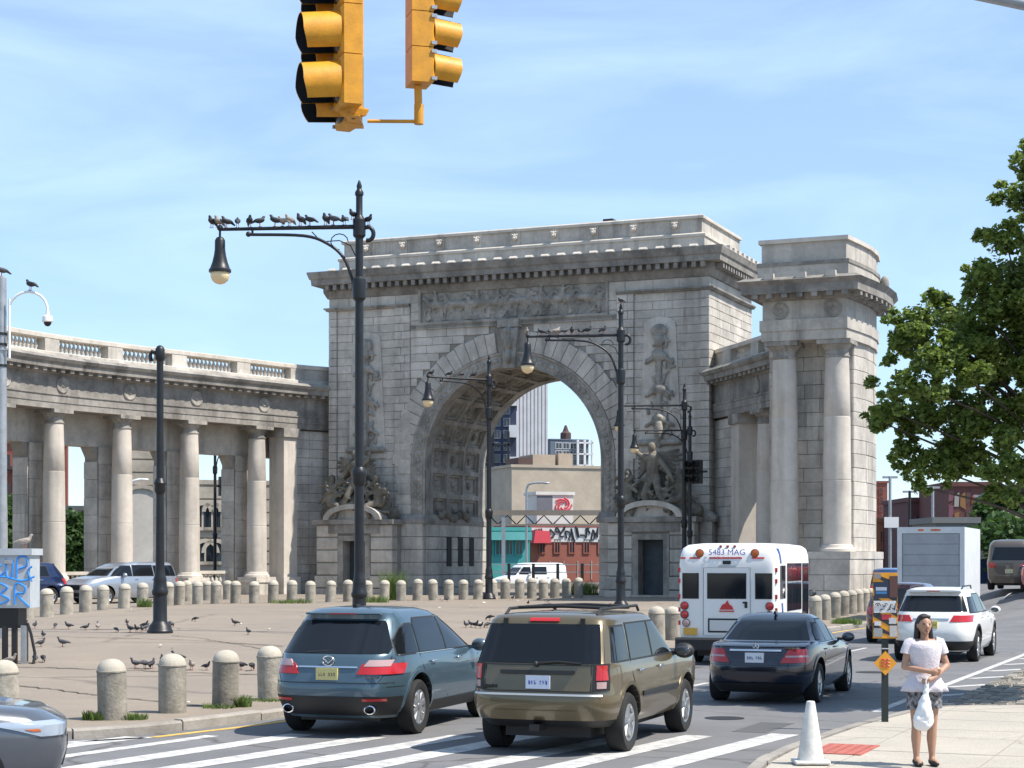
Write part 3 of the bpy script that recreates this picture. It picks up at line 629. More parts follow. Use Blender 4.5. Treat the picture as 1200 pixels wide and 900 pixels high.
# ---- pier reliefs (trophies), sculpture groups, pedimented doorways
SG = {'l': -24.0, 'r': -3.25}
for key, sx in SG.items():
    m_ = -1 if key == 'l' else 1
    pan = MB(); pan.prism([(sx-1.42, 9.2), (sx+1.42, 9.2), (sx+1.02, 17.35), (sx+.6, 17.62), (sx, 17.72), (sx-.6, 17.62), (sx-1.02, 17.35)], -.09, .1); pn = pan.build('relief_panel', STONE, arch)
    mb = MB(); rr = random.Random(11)
    mb.ball((sx, -.25, 16.8), (.55, .2, .45)); mb.ball((sx, -.3, 16.2), (.32, .25, .45)); mb.cap((sx, -.2, 16.2), (sx, -.2, 9.6), .14, .2)
    for k in range(60):
        z = rr.uniform(10, 16.4); wdt = .35+.55*abs(math.sin(z*1.15)); x = sx+rr.uniform(-1, 1)*wdt; a = rr.uniform(0, 6.28)
        mb.cap((x, -.18, z), (x+.35*math.cos(a), -.2, z+.35*math.sin(a)), rr.uniform(.07, .15), .05)
    for z in (15.2, 13.1, 11.2): mb.ball((sx, -.25, z), (.55, .22, .34)); mb.cap((sx-.9, -.2, z-.4), (sx, -.25, z+.1), .1, .14); mb.cap((sx+.9, -.2, z-.4), (sx, -.25, z+.1), .1, .14)
    mb.cap((sx-1.3, -.25, 9.75), (sx+1.3, -.25, 9.75), .2); mb.ball((sx, -.4, 10.5), (.3, .3, .75)); mb.ball((sx+.05, -.4, 11.3), .22)
    link('trophy_carving', remesh(mb, .045, STONE2, disp=.03, dscale=.15, deci=.5), pn)
    # sculpture group
    mb = MB(); P = lambda x, y, z: (sx+m_*x, y, z); rr = random.Random(5 if key == 'l' else 9)
    for (x, y, z, r_) in ((-1.5, -.8, 6.0, .7), (-.7, -.9, 6.1, .75), (.3, -.9, 6.2, .8), (1.3, -.8, 6.0, .75), (2.0, -.8, 5.7, .6), (0, -.5, 7.3, .7), (.9, -.5, 6.9, .65), (-.9, -.5, 6.9, .6), (2.6, -.8, 5.4, .5), (-2.3, -.8, 5.4, .5)): mb.ball(P(x, y, z), r_, 10, 8)
    mb.cap(P(-.05, -1.5, 7.5), P(.1, -1.6, 8.7), .38, .45); mb.ball(P(.0, -1.75, 9.35), (.26, .3, .34)); mb.cap(P(-.1, -1.55, 7.5), P(-.45, -1.9, 6.4), .3, .22); mb.cap(P(-.45, -1.9, 6.4), P(-.3, -1.8, 5.6), .22, .15); mb.cap(P(.2, -1.55, 7.5), P(.55, -2.0, 6.5), .3, .2); mb.cap(P(.55, -2.0, 6.5), P(.95, -2.0, 5.7), .2, .13)
    mb.cap(P(.45, -1.6, 8.6), P(1.1, -1.7, 7.8), .2, .16); mb.cap(P(1.1, -1.7, 7.8), P(1.5, -1.9, 7.2), .16, .11); mb.cap(P(-.35, -1.6, 8.6), P(-.95, -1.7, 9.0), .2, .15); mb.cap(P(-.95, -1.7, 9.0), P(-1.1, -1.7, 9.7), .14, .1)
    for k in range(6): mb.cap(P(.3, -1.1, 8.9-.08*k), P(1.5+.2*math.sin(k), -1.0, 9.2-.3*k), .17, .1); mb.cap(P(-.3, -1.1, 8.9-.1*k), P(-1.1, -1.0, 9.0-.3*k), .17, .08)
    for x in (-1.7, 1.9):                                # flanking seated figures
        mb.cap(P(x, -1.5, 6.2), P(x*.95, -1.5, 7.2), .42, .38); mb.ball(P(x*.93, -1.7, 7.75), (.24, .27, .31)); mb.cap(P(x, -1.6, 6.2), P(x*.6, -2.1, 5.9), .3, .2); mb.cap(P(x*.95, -1.6, 7.1), P(x*.55, -1.9, 6.6), .17, .11); mb.cap(P(x*1.05, -1.5, 7.0), P(x*1.5, -1.5, 6.2), .17, .1); mb.cap(P(x*.6, -2.1, 5.9), P(x*.7, -2.1, 5.2), .2, .13)
    for k in range(60): x, z = rr.uniform(-2.4, 2.4), rr.uniform(5.4, 7.6); mb.cap(P(x, -1.5-rr.random()*.4, z), P(x+rr.uniform(-.5, .5), -1.6-rr.random()*.4, z+rr.uniform(-.5, .2)), .15, .08)
    link('sculpture_group', remesh(mb, .05, BRONZE, disp=.035, dscale=.12, deci=.6), arch)
    # doorway pedestal
    pe = MB(); pe.box(sx-2.75, sx-1.05, -1.85, .1, -.5, 4.75); pe.box(sx+1.05, sx+2.75, -1.85, .1, -.5, 4.75); pe.box(sx-1.05, sx+1.05, -1.85, .1, 3.75, 4.75); pe.box(sx-1.05, sx+1.05, -.9, .1, -.5, 3.75)
    pd = pe.build('doorway_pedestal', STONE_D, arch)
    for zz, (a, b) in enumerate(course_rows(-.4, 4.7, .85)):
        for x0, x1 in ((sx-2.85, sx-1.2), (sx+1.2, sx+2.85)): w_ = .18*(zz == 0)+.1*(zz == 1); MB().stone(x0+.02-w_*(x0 < sx), x1-.02+w_*(x0 > sx), -1.97-w_, -1.2, a+.03, b-.03, .05).build('rusticated_stone', STONE, pd)
    for y0, zz in ((-2.15, -.1), (-2.45, -.32)): MB().box(sx-1.3, sx+1.3, y0, -1.7, -.5, zz+.25).build('door_step', STONE, pd)
    MB().box(sx-.8, sx+.8, -1.0, -.93, .15, 3.6).build('bronze_door', mat('door_bronze', (.06, .075, .09), .55, .4, .3, 3), pd)
    f_ = MB(); f_.box(sx-1.2, sx-.82, -1.98, -.9, .15, 3.95); f_.box(sx+.82, sx+1.2, -1.98, -.9, .15, 3.95); f_.box(sx-.82, sx+.82, -1.98, -.9, 3.6, 3.95); f_.build('door_surround', STONE2, pd)
    cr = MB(); cr.box(sx-3.0, sx+3.0, -2.2, .1, 4.7, 5.02); cr.box(sx-1.9, sx+1.9, -2.05, -1.8, 4.1, 4.68); cr.build('door_entablature', CORN, pd)
    n_ = 16; outer = [(sx+2.15*math.cos(R(a)), 5.0+1.05*math.sin(R(a))) for a in np.linspace(0, 180, n_+1)]; inn = [(sx+1.75*math.cos(R(a)), 5.0+.72*math.sin(R(a))) for a in np.linspace(0, 180, n_+1)]
    pm = MB(); v = []
    for (a, b), (c, d) in zip(outer, inn): v += [(a, -2.35, b), (c, -2.35, d), (a, -1.2, b), (c, -1.9, d)]
    pm.add(v, [q for i in range(n_) for q in ((4*i, 4*i+1, 4*i+5, 4*i+4), (4*i, 4*i+4, 4*i+6, 4*i+2), (4*i+1, 4*i+3, 4*i+7, 4*i+5))]); pm.prism(list(reversed(inn))[::-1], -1.95, -1.2)
    pm.build('segmental_pediment', STONE, pd)
# ------------------------------------------------------------ curved colonnade wings and the end pavilion
def wall_stones(parent, pA, pB, z0, z1, h, L, thick=.35, ph=0, side=1, name='stone_block', gapc=.01, me=None):
    pA, pB = Vector(pA), Vector(pB); d = pB-pA; Lw = d.length; ang = math.atan2(d.y, d.x)
    for i, (a, b) in enumerate(course_rows(z0, z1, h)):
        n = max(1, round(Lw/L)); cut = [0]+[Lw*(q+(.27 if (i+ph) % 2 else -.2)+random.uniform(-.08, .08))/n for q in range(1, n)]+[Lw]
        for c0, c1 in zip(cut, cut[1:]):
            o = bpy.data.objects.new(name, me or unit); COL.objects.link(o); o.parent = parent; c = pA+d*((c0+c1)/2/Lw); t = random.uniform(-.012, .012)
            nn = Vector((d.y, -d.x))/Lw*side
            c = c-nn*(thick/2+t)
            o.matrix_local = Matrix.Translation((c.x, c.y, (a+b)/2)) @ Matrix.Rotation(ang if side > 0 else ang+math.pi, 4, 'Z') @ Matrix.Diagonal((c1-c0-2*gapc, thick, b-a-2*gapc, 1))
COLP = [(.86, 1.2), (.86, 1.32), (.80, 1.36), (.76, 1.42), (.74, 1.5), (.665, 1.54), (.665, 3.6), (.662, 4.55), (.645, 4.565), (.645, 4.595), (.66, 4.61), (.64, 6.0), (.625, 7.55), (.61, 7.565), (.61, 7.595), (.622, 7.61), (.59, 9.2), (.555, 10.35), (.60, 10.4), (.60, 10.47), (.555, 10.5), (.55, 10.72), (.62, 10.8), (.72, 10.92), (.74, 10.98)]
def make_column():
    o = MB().lathe([p for p in COLP if 1.53 < p[1] < 10.36], 28).mesh(COLST, 40)
    b = MB(); b.lathe([p for p in COLP if p[1] < 1.55], 28); b.box(-.9, .9, -.9, .9, 1.02, 1.2)
    c = MB(); c.lathe([p for p in COLP if p[1] > 10.34], 28); c.box(-.8, .8, -.8, .8, 10.98, 11.2)
    p = MB(); p.box(-.86, .86, -.86, .86, -.9, .85); p.box(-.95, .95, -.95, .95, -.9, -.1); p.box(-.93, .93, -.93, .93, .85, 1.02)
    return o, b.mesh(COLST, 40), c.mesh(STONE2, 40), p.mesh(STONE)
CM = make_column()
def put_column(parent, loc, rz, ped=True, scale=None):
    o = link('column', CM[0], parent, loc=loc, rz=rz, scale=scale); link('column_base', CM[1], o); link('column_capital', CM[2], o)
    if ped: link('column_pedestal', CM[3], o)
    return o
BAL = [(.12, 0), (.12, .06), (.07, .1), (.1, .2), (.13, .3), (.1, .42), (.055, .56), (.06, .64), (.12, .68), (.12, .75)]
def wing(name, label, pts, cols, pil, side, dies):
    P0 = Vector(pts[0]); root = link(name, None, loc=(P0.x*KS, P0.y*KS, CAM_H-2.4*KS), scale=KS, label=label, cat='colonnade')
    path = resample([Vector(p)-P0 for p in smooth_poly(pts, 10)], .5)
    cum = [0]
    for a, b in zip(path, path[1:]): cum.append(cum[-1]+(b-a).length)
    def at_l(l):
        l = max(0, min(cum[-1]-1e-4, l)); i = max(j for j in range(len(cum)) if cum[j] <= l); i = min(i, len(path)-2)
        t = (path[i+1]-path[i]).normalized(); p = path[i]+t*(l-cum[i]); n_ = Vector((-t.y, t.x))*side; return p, t, n_
    def nearest(q): q = Vector(q)-P0; return cum[min(range(len(path)), key=lambda i: (path[i]-q).length)]
    def sweep(nm, prof, m, l0=0, l1=None, parent=root, smooth=None):
        l1 = cum[-1] if l1 is None else l1; n_ = max(2, int((l1-l0)/.6)+1); mb = MB(); v = []; k = len(prof)
        for j in range(n_):
            p, t, nn = at_l(lerp(l0, l1, j/(n_-1)))
            for o, z in prof: q = p+nn*o; v.append((q.x, q.y, z))
        f = [(j*k+i, (j+1)*k+i, (j+1)*k+(i+1) % k, j*k+(i+1) % k) for j in range(n_-1) for i in range(k)]+[tuple(range(k)), tuple(range((n_-1)*k, n_*k))]
        return mb.add(v, f).build(nm, m, parent)
    B = -1.85
    sweep('architrave', [(.7, 11.2), (.7, 11.55), (.74, 11.57), (.74, 11.95), (.8, 12.0), (.8, 12.08), (-.7, 12.08), (-.7, 11.2)], CORN)  # dark stone colour includes painted shade from the cornice above
    sweep('frieze', [(.66, 12.08), (.66, 13.2), (B-.4, 13.2), (B-.4, 12.08)], CORN)  # shade under the cornice is put into this darker colour too
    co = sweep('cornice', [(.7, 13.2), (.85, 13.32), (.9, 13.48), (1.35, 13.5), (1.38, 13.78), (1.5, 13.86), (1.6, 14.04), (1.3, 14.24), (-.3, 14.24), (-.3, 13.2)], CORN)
    sweep('parapet_plinth', [(.62, 14.1), (.62, 14.5), (.45, 14.56), (-.45, 14.56), (-.45, 14.1)], STONE)
    sweep('parapet_rail', [(.42, 15.3), (.46, 15.34), (.46, 15.56), (.3, 15.62), (-.42, 15.62), (-.42, 15.3)], COLST)
    sweep('roof_slab', [(-.72, 11.9), (-.72, 12.06), (B-.4, 12.06), (B-.4, 11.9)], STONE2)
    sweep('rear_lintel', [(B+.55, 9.3), (B+.55, 11.88), (B-.55, 11.88), (B-.55, 9.3)], STONE)
    x = .6
    while x < cum[-1]-.3:                                # modillions
        p, t, nn = at_l(x); M = Matrix.Translation((p.x, p.y, 13.4)) @ Matrix.Rotation(math.atan2(t.y, t.x), 4, 'Z'); s_ = side
        b = MB().box(-.16, .16, min(.85*s_, 1.25*s_), max(.85*s_, 1.25*s_), -.1, .1, M); b.build('modillion', CORN, co); x += .78
    for q in cols:
        l = nearest(q); p, t, nn = at_l(l); rz = math.atan2(t.y, t.x); put_column(root, (p.x, p.y, 0), rz)
        M = Matrix.Translation((p.x+nn.x*.68, p.y+nn.y*.68, 12.62)) @ Matrix.Rotation(math.atan2(nn.y, nn.x), 4, 'Z') @ Matrix.Rotation(R(90), 4, 'Y')
        MB().lathe([(.5, -.04), (.5, .04), (.44, .07), (.36, .03), (.18, .03), (.1, .09)], 20, M=M).build('frieze_medallion', STONE2, root, smooth=30)
        c = p+nn*B; wd = .82; M2 = Matrix.Translation((c.x, c.y, 0)) @ Matrix.Rotation(rz, 4, 'Z')
        pr = MB(); pr.box(-wd, wd, -.6, .6, -.6, 9.3, M2)
        for sx in (-1, 1): pr.prism([(sx*wd, 8.5), (sx*(wd+.45), 9.3), (sx*wd, 9.3)] if sx > 0 else [(-wd, 8.5), (-wd, 9.3), (-wd-.45, 9.3)], -.5, .5, M2)
        pier = pr.build('rear_pier', STONE_D, root)
        a, b = c-t*wd*side+nn*.62, c+t*wd*side+nn*.62
        wall_stones(pier, a, b, -.4, 9.3, 1.05, 1.0, .1, side=1)
        e0 = c+t*wd; e1 = c+t*wd
        wall_stones(pier, c+t*(wd+.02)*side+nn*.6, c+t*(wd+.02)*side-nn*.6, -.4, 8.4, 1.05, 1.2, .06, side=1)
        wall_stones(pier, c-t*(wd+.02)*side-nn*.6, c-t*(wd+.02)*side+nn*.6, -.4, 8.4, 1.05, 1.2, .06, side=1)
        # ceiling beam from column to pier
        bb = MB(); M3 = Matrix.Translation((p.x, p.y, 0)) @ Matrix.Rotation(rz, 4, 'Z'); bb.box(-.5, .5, min(0, B*side), max(0, B*side), 11.25, 11.95, M3); bb.build('cross_beam', STONE, root)
    ls = sorted(nearest(q) for q in cols)
    for l0, l1 in zip(ls, ls[1:]):                       # low balustrade between the rear piers
        pa, ta, na = at_l(l0); pb, tb, nb_ = at_l(l1); a, b = pa+na*B, pb+nb_*B; d = (b-a); n_ = int(d.length/.34)
        lowb = sweep('low_balustrade', [(B+.2, 1.42), (B+.2, 1.62), (B-.2, 1.62), (B-.2, 1.42)], COLST, l0+1.0, l1-1.0)
        sweep('balustrade_plinth', [(B+.3, -.6), (B+.3, .66), (B-.3, .66), (B-.3, -.6)], STONE, l0+1.0, l1-1.0, lowb)
        mb = MB(); l = l0+1.2
        while l < l1-1.1: p, t, nn = at_l(l); q = p+nn*B; mb.lathe([(r, z+.67) for r, z in BAL], 8, (q.x, q.y, 0)); l += .36
        mb.build('baluster_row', COLST, lowb, smooth=60, kind='stuff')
    l = dies; prev = 0                                   # parapet: dies and baluster rows
    for i, l in enumerate(dies+[cum[-1]]):
        mb = MB(); q = prev+.35
        if i > 0 or True:
            solid = i == 0
            if solid: sweep('parapet_wall', [(.36, 14.5), (.36, 15.32), (-.36, 15.32), (-.36, 14.5)], STONE, 0, l)
            else:
                while q < l-.75: p, t, nn = at_l(q); mb.lathe([(r*1.15, z+14.55) for r, z in BAL], 8, (p.x, p.y, 0)); q += .34
                if mb.v: mb.build('baluster_row', COLST, root, smooth=60, kind='stuff')
        if l < cum[-1]-.01: sweep('parapet_die', [(.43, 14.52), (.43, 15.34), (-.43, 15.34), (-.43, 14.52)], STONE, l-.6, l+.6)
        prev = l+.6
    # solid end wall with pilaster
    lp = nearest(pil); pc = MB()
    sweep('end_wall', [(.18, -.6), (.18, 11.25), (-1.4, 11.25), (-1.4, -.6)], STONE_D, 0, lp-.3)
    n_ = 3; prevp = None
    for k in range(n_):
        (pa, ta, na), (pb, tb, nb_) = at_l(lerp(0, lp-.2, k/n_)), at_l(lerp(0, lp-.2, (k+1)/n_))
        A, Bp = (pa+na*.42, pb+nb_*.42)
        if side > 0: A, Bp = Bp, A
        wall_stones(root, A, Bp, -.4, 11.1, .62, 1.2, .3, ph=k, side=1)
    p, t, nn = at_l(lp); M = Matrix.Translation((p.x, p.y, 0)) @ Matrix.Rotation(math.atan2(t.y, t.x), 4, 'Z')
    pc.box(-.62, .62, -.7, .7, 1.2, 10.6, M); po = pc.build('pilaster', COLST, root)
    MB().box(-.78, .78, -.86, .86, 10.6, 11.2, M).build('pilaster_capital', STONE2, po); MB().box(-.8, .8, -.88, .88, -.6, 1.2, M).build('pilaster_base', STONE, po)
    return root
wing('curved_colonnade', 'long curved granite colonnade with balustraded parapet and railed bays between columns',
     [(-11.6, 127.0), (-12.6, 125.8), (-14.9, 123.8), (-17.1, 121), (-20.75, 116.2), (-24.1, 111.9), (-27.0, 107.5), (-29.2, 103), (-30.6, 98.3), (-31.2, 94)],
     [(-17.1, 121), (-20.75, 116.2), (-24.1, 111.9), (-27.0, 107.5), (-29.2, 103)], (-15.6, 122.95), 1, [4.6, 9.6, 15.2, 20.4, 25.6])
wing('curved_colonnade', 'short shaded stretch of granite colonnade joining the arch to the end pavilion',
     [(12.4, 117.6), (13.0, 115.4), (13.65, 113), (14.3, 110.6), (15.1, 107.3), (16.2, 102.6)], [(15.1, 107.2)], (14.25, 110.6), -1, [5.0, 9.5])
# ---- end pavilion with paired columns
PC = Vector((392/F_PX*78, 78)); pav = link('end_pavilion', None, loc=(PC.x, PC.y, .1), rz=-TH, label='square granite end pavilion with two tall columns in front and a stepped attic', cat='pavilion')
OUT = [(-3.75, 0), (0, 0), (.2, 1.6), (.34, 3.2), (.3, 4.9), (.05, 6.5), (-3.75, 6.5)]
def offs(poly, d):
    n = len(poly); r = []
    for i in range(n):
        a, b, c = Vector(poly[i-1]), Vector(poly[i]), Vector(poly[(i+1) % n]); n1 = Vector(((b-a).y, -(b-a).x)).normalized(); n2 = Vector(((c-b).y, -(c-b).x)).normalized(); m_ = (n1+n2).normalized(); r.append(tuple(b+m_*d/max(.5, m_.dot(n1))))
    return r
def lv(name, d, z0, z1, m, parent=pav, top=None):
    if top is None: return MB().slab(offs(OUT, d), z0, z1).build(name, m, parent)
    a, b = offs(OUT, d), offs(OUT, top); n = len(a); mb = MB().add([(*p, z0) for p in a]+[(*p, z1) for p in b], [tuple(range(n-1, -1, -1)), tuple(range(n, 2*n))]+[(i, (i+1) % n, (i+1) % n+n, i+n) for i in range(n)]); return mb.build(name, m, parent)
lv('pavilion_pedestal', .1, -.6, 2.3, STONE_D); lv('pedestal_base', .45, -.6, .25, STONE); lv('pedestal_cap', .25, 2.3, 2.62, STONE)
for a, b in zip(OUT[:5], OUT[1:6]): ped = offs(OUT, .22); 
ped = offs(OUT, .22)
for i in range(5): wall_stones(pav, ped[i], ped[i+1], .25, 2.3, .68, 1.5, .25, ph=i)
MB().box(-3.7, 0, 1.62, 6.4, 2.6, 11.85).build('pavilion_wall', STONE_D, pav)
wall_stones(pav, (-3.72, 1.5), (-.02, 1.5), 2.62, 11.8, .62, 1.25, .3)
for i, (a, b) in enumerate((((0, 1.55), (.2, 3.2)), ((.2, 3.2), (.18, 4.9)), ((.18, 4.9), (.0, 6.4)))): wall_stones(pav, a, b, 2.62, 11.8, .62, 1.6, .35, ph=i)
wall_stones(pav, (-3.78, 6.4), (-3.78, 1.5), 2.62, 11.8, .62, 1.6, .3)
cs = (11.78-2.62)/(11.2-1.2)
for s_ in (-.58, -2.9):
    o = put_column(pav, (s_, .78, 2.62-1.2*cs), 0, ped=False, scale=cs)
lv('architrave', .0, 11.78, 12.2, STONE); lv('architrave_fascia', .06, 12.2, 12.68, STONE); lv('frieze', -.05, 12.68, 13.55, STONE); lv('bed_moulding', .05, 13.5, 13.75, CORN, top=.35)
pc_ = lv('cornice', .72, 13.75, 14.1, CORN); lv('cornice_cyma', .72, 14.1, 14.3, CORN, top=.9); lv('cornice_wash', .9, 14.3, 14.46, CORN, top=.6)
co = offs(OUT, .45); ce = offs(OUT, .68)
for i in range(6):
    a, b, c, d = Vector(co[i]), Vector(co[i+1]), Vector(ce[i]), Vector(ce[i+1]); n_ = max(2, int((b-a).length/.62))
    for k in range(n_):
        p = a.lerp(b, (k+.5)/n_); t = (b-a).normalized(); M = Matrix.Translation((p.x, p.y, 13.62)) @ Matrix.Rotation(math.atan2(t.y, t.x), 4, 'Z'); MB().box(-.13, .13, -.24, .1, -.06, .14, M).build('modillion', CORN, pc_)
for s_ in (-.58, -2.9):
    M = Matrix.Translation((s_, .04, 13.08)) @ Matrix.Rotation(R(90), 4, 'X'); MB().lathe([(.36, -.03), (.36, .05), (.3, .08), (.25, .03), (.12, .03), (.06, .08)], 20, M=M).build('frieze_medallion', STONE2, pav, smooth=30)
at_ = lv('attic', .12, 14.36, 15.0, STONE); lv('attic_ledge', .16, 15.0, 15.16, CORN, at_); lv('attic_block', -.02, 15.16, 16.0, STONE, at_); lv('attic_coping', .1, 16.0, 16.18, COLST, at_)
for s_ in (-.5, -1.8, -3.2): MB().prism([(s_-.22, 14.34), (s_+.22, 14.34), (s_+.2, 14.6), (s_-.2, 14.6)], -.85, -.6).build('antefix', COLST, pc_)
MB().ball((.42, 6.2, 14.9), (.22, .22, .4)).build('corner_urn', STONE2, at_, smooth=180)
# ------------------------------------------------------------ street lamps
GLOBE = mat('lamp_globe', (.80, .62, .36), .35, 0, spec=.5)
def lamp_proto():
    root = link('street_lamp', None)
    MB().lathe([(.33, 0), (.33, .06), (.30, .1), (.27, .2), (.21, .26), (.18, .32), (.175, .95), (.2, .98), (.21, 1.06), (.18, 1.12), (.165, 1.3), (.17, 1.36), (.14, 1.45), (.125, 1.6)], 16).build('base', IRON, root, smooth=35)
    MB().lathe([(.125, 1.6), (.12, 3.9), (.105, 8.2), (.1, 10.1)], 14).build('shaft', IRON, root, smooth=35)
    MB().lathe([(.13, 3.78), (.17, 3.85), (.17, 4.0), (.19, 4.08), (.19, 4.15), (.13, 4.25)], 14).build('collar', IRON, root, smooth=35)
    MB().lathe([(.11, 8.45), (.17, 8.52), (.18, 8.9), (.17, 9.0), (.11, 9.06)], 14).build('collar', IRON, root, smooth=35)
    MB().lathe([(.12, 10.05), (.16, 10.1), (.165, 10.5), (.12, 10.56), (.085, 10.62), (.085, 11.1), (.11, 11.13), (.11, 11.2), (.06, 11.28), (.07, 11.36), (.02, 11.5)], 12).build('finial', IRON, root, smooth=35)
    arm = MB().tube([(0, 0, 10.33), (-1.5, 0, 10.3), (-3.55, 0, 10.26)], [.06, .05, .042], 8).build('arm', IRON, root, smooth=60)
    sc = MB(); sc.tube([(.1, 0, 10.3)]+[(.22+.14*math.sin(R(a)), 0, 10.15+.17*math.cos(R(a))) for a in range(-20, 215, 20)], [.05]*1+[.055]*12, 8); sc.build('scroll', IRON, arm, smooth=60)
    br = MB().tube(smooth_poly([Vector(p) for p in ((-.12, 0, 8.6), (-.18, 0, 9.0), (-.4, 0, 9.55), (-.8, 0, 9.9), (-1.4, 0, 10.1), (-2.7, 0, 10.13), (-2.8, 0, 10.14))], 5), .04, 8).build('brace', IRON, arm, smooth=60)
    MB().ball((-2.8, 0, 10.14), .07).build('brace_knob', IRON, arm, smooth=180); MB().tube([(-2.7, 0, 10.13), (-2.7, 0, 10.3)], .03).build('brace_clamp', IRON, arm)
    b2 = MB(); b2.tube([(-.5+.22*math.cos(R(a)), 0, 9.95+.2*math.sin(R(a))) for a in range(0, 271, 30)], .014, 6); b2.build('bracket_scroll', IRON, arm, smooth=60); b2 = MB(); b2.tube([(-.1, 0, 9.6), (-.22, 0, 9.85), (-.5, 0, 9.98), (-.95, 0, 9.95), (-1.1, 0, 10.1), (-1.2, 0, 10.2)], .014, 6); b2.build('bracket_scroll', IRON, arm, smooth=60)
    X = -3.52; M = Matrix.Translation((X, 0, 0))
    lu = MB().lathe([(.03, 10.3), (.03, 10.08), (.09, 10.05), (.13, 9.98), (.135, 9.75), (.155, 9.6), (.2, 9.42), (.255, 9.27), (.285, 9.24), (.285, 9.18), (.24, 9.17)], 18, M=M).build('lamp_housing', IRON, arm, smooth=35)
    MB().lathe([(.245, 9.18), (.24, 9.08), (.2, 8.97), (.12, 8.9), (.02, 8.87)], 18, M=M).build('lamp_globe', GLOBE, lu, smooth=180)
    MB().ball((X, 0, 10.3), .08).build('arm_knob', IRON, arm, smooth=180)
    return root
LP = lamp_proto(); first = [True]
def put_lamp(px, Y, yaw, scale, label, z=None):
    X = (px-CX)/F_PX*Y; loc = (X, Y, ground_z(X, Y) if z is None else z); kw = dict(loc=loc, rz=R(yaw), scale=scale, label=label, category='street lamp', group='ornate iron street lamps')
    if first[0]:
        first[0] = False; LP.location = loc; LP.rotation_euler = (0, 0, R(yaw)); LP.scale = (scale,)*3; LP['label'] = label; LP['category'] = 'street lamp'; LP['group'] = 'ornate iron street lamps'; return LP
    return copy_tree(LP, **kw)
put_lamp(421, 46, 0, 1, 'tall black street lamp rising above the left pier of the arch, birds along its arm')
put_lamp(727.5, 68.7, 0, 1, 'black street lamp before the right pier of the arch, birds along its arm')
put_lamp(573, 84.5, 38, .985, 'black street lamp standing inside the outline of the arch opening')
put_lamp(802, 85.5, 6, .88, 'black street lamp before the shaded doorway, taller of a close pair')
put_lamp(808.5, 84.6, 12, .76, 'lower black street lamp of the close pair by the right-hand doorway')
put_lamp(252, 105, 130, .80, 'black street lamp seen between two columns, its arm towards the arch')
put_lamp(-42, 96, 180, .79, 'black street lamp behind the colonnade with only its hanging globe showing', )
# post without arm
pl = on(187.5, 742); p_ = link('street_lamp_post', None, loc=pl, label='plain black iron post without arm, pigeons crowding its foot', cat='lamp post')
MB().lathe([(.33, 0), (.33, .06), (.30, .1), (.27, .2), (.21, .26), (.18, .32), (.175, .95), (.2, .98), (.21, 1.06), (.18, 1.12), (.165, 1.3), (.17, 1.36), (.14, 1.45), (.125, 1.6)], 16).build('base', IRON, p_, smooth=35)
MB().lathe([(.115, 1.6), (.098, 3.5), (.085, 6.9)], 14).build('shaft', IRON, p_, smooth=35)
MB().lathe([(.1, 3.5), (.14, 3.58), (.14, 3.72), (.16, 3.78), (.1, 3.9)], 14).build('collar', IRON, p_, smooth=35)
mb = MB().lathe([(.085, 6.85), (.12, 6.9), (.12, 7.15), (.08, 7.22), (.03, 7.25)], 14); mb.tube([(-.1, 0, 7.05), (-.2, 0, 7.1), (-.25, 0, 7.0), (-.22, 0, 6.85)], .05); mb.build('finial', IRON, p_, smooth=35)
# dark signal heads hung on two of the lamps
def dark_signal(loc, label, rz):
    r = link('pole_signal', None, loc=loc, rz=rz, label=label, cat='traffic signal', group='dark signals on lamp posts')
    for k, dx in enumerate((-.2, .2)):
        b = MB().box(dx-.17, dx+.17, -.14, .14, -.55, .55).build('housing', BLACK, r)
        for j in (-.35, 0, .35):
            M = Matrix.Translation((dx, -.14, j)) @ Matrix.Rotation(R(90), 4, 'X'); MB().lathe([(.13, 0), (.14, .22)], 12, M=M, cap=False).build('visor', BLACK, b, smooth=60)
    MB().box(-.7, .7, -.03, .03, -.05, .05).build('bracket', BLACK, r)
dark_signal(at(264, 570, 104.6), 'dark traffic signal heads clamped to the lamp seen between columns', .6)
dark_signal(at(814, 553, 84.4), 'dark traffic signal heads clamped to the lamp pair by the doorway', -.7)

# ------------------------------------------------------------ bollards
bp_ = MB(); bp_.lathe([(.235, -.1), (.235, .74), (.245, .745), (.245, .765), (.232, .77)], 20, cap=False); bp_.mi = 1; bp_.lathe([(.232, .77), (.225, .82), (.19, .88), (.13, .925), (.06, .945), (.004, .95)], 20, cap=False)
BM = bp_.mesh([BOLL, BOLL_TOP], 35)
def bollard(x, y, label, group, s=1, w=.95):
    p = on(x, y); link('bollard', BM, loc=p, rot=(R(random.gauss(0, 1.1)), R(random.gauss(0, 1.1)), random.uniform(0, 6)), label=label, cat='bollard', group=group, scale=(w, w, s*random.uniform(.97, 1.03)))
    return p
WEED = []
for x, y, lb in ((5, 848, 'domed concrete kerb bollard rising behind the graphite crossover'), (132, 843, 'domed concrete kerb bollard flanked by two tufts of weeds'), (202, 835, 'bare-footed domed concrete kerb bollard between two weedy ones'), (264, 828, 'domed concrete kerb bollard with one tall weed tuft and a grassy foot'), (317, 820, 'domed concrete kerb bollard half hidden by the teal crossover')): WEED.append(bollard(x, y, lb, 'bollards on the near plaza kerb', .93, .87))
for x, y, lb in ((770, 752, 'domed bollard on the plaza kerb just past the gold car'), (787, 750, 'domed bollard on the plaza kerb just behind the white bus')): bollard(x, y, lb, 'bollards by the bus')
for x, y in ((32, 725), (55, 723), (78, 720), (100, 717.5), (121, 715), (145, 713), (167, 711)): bollard(x, y, 'domed concrete bollard in the row in front of the silver minivan', 'bollards before the minivan')
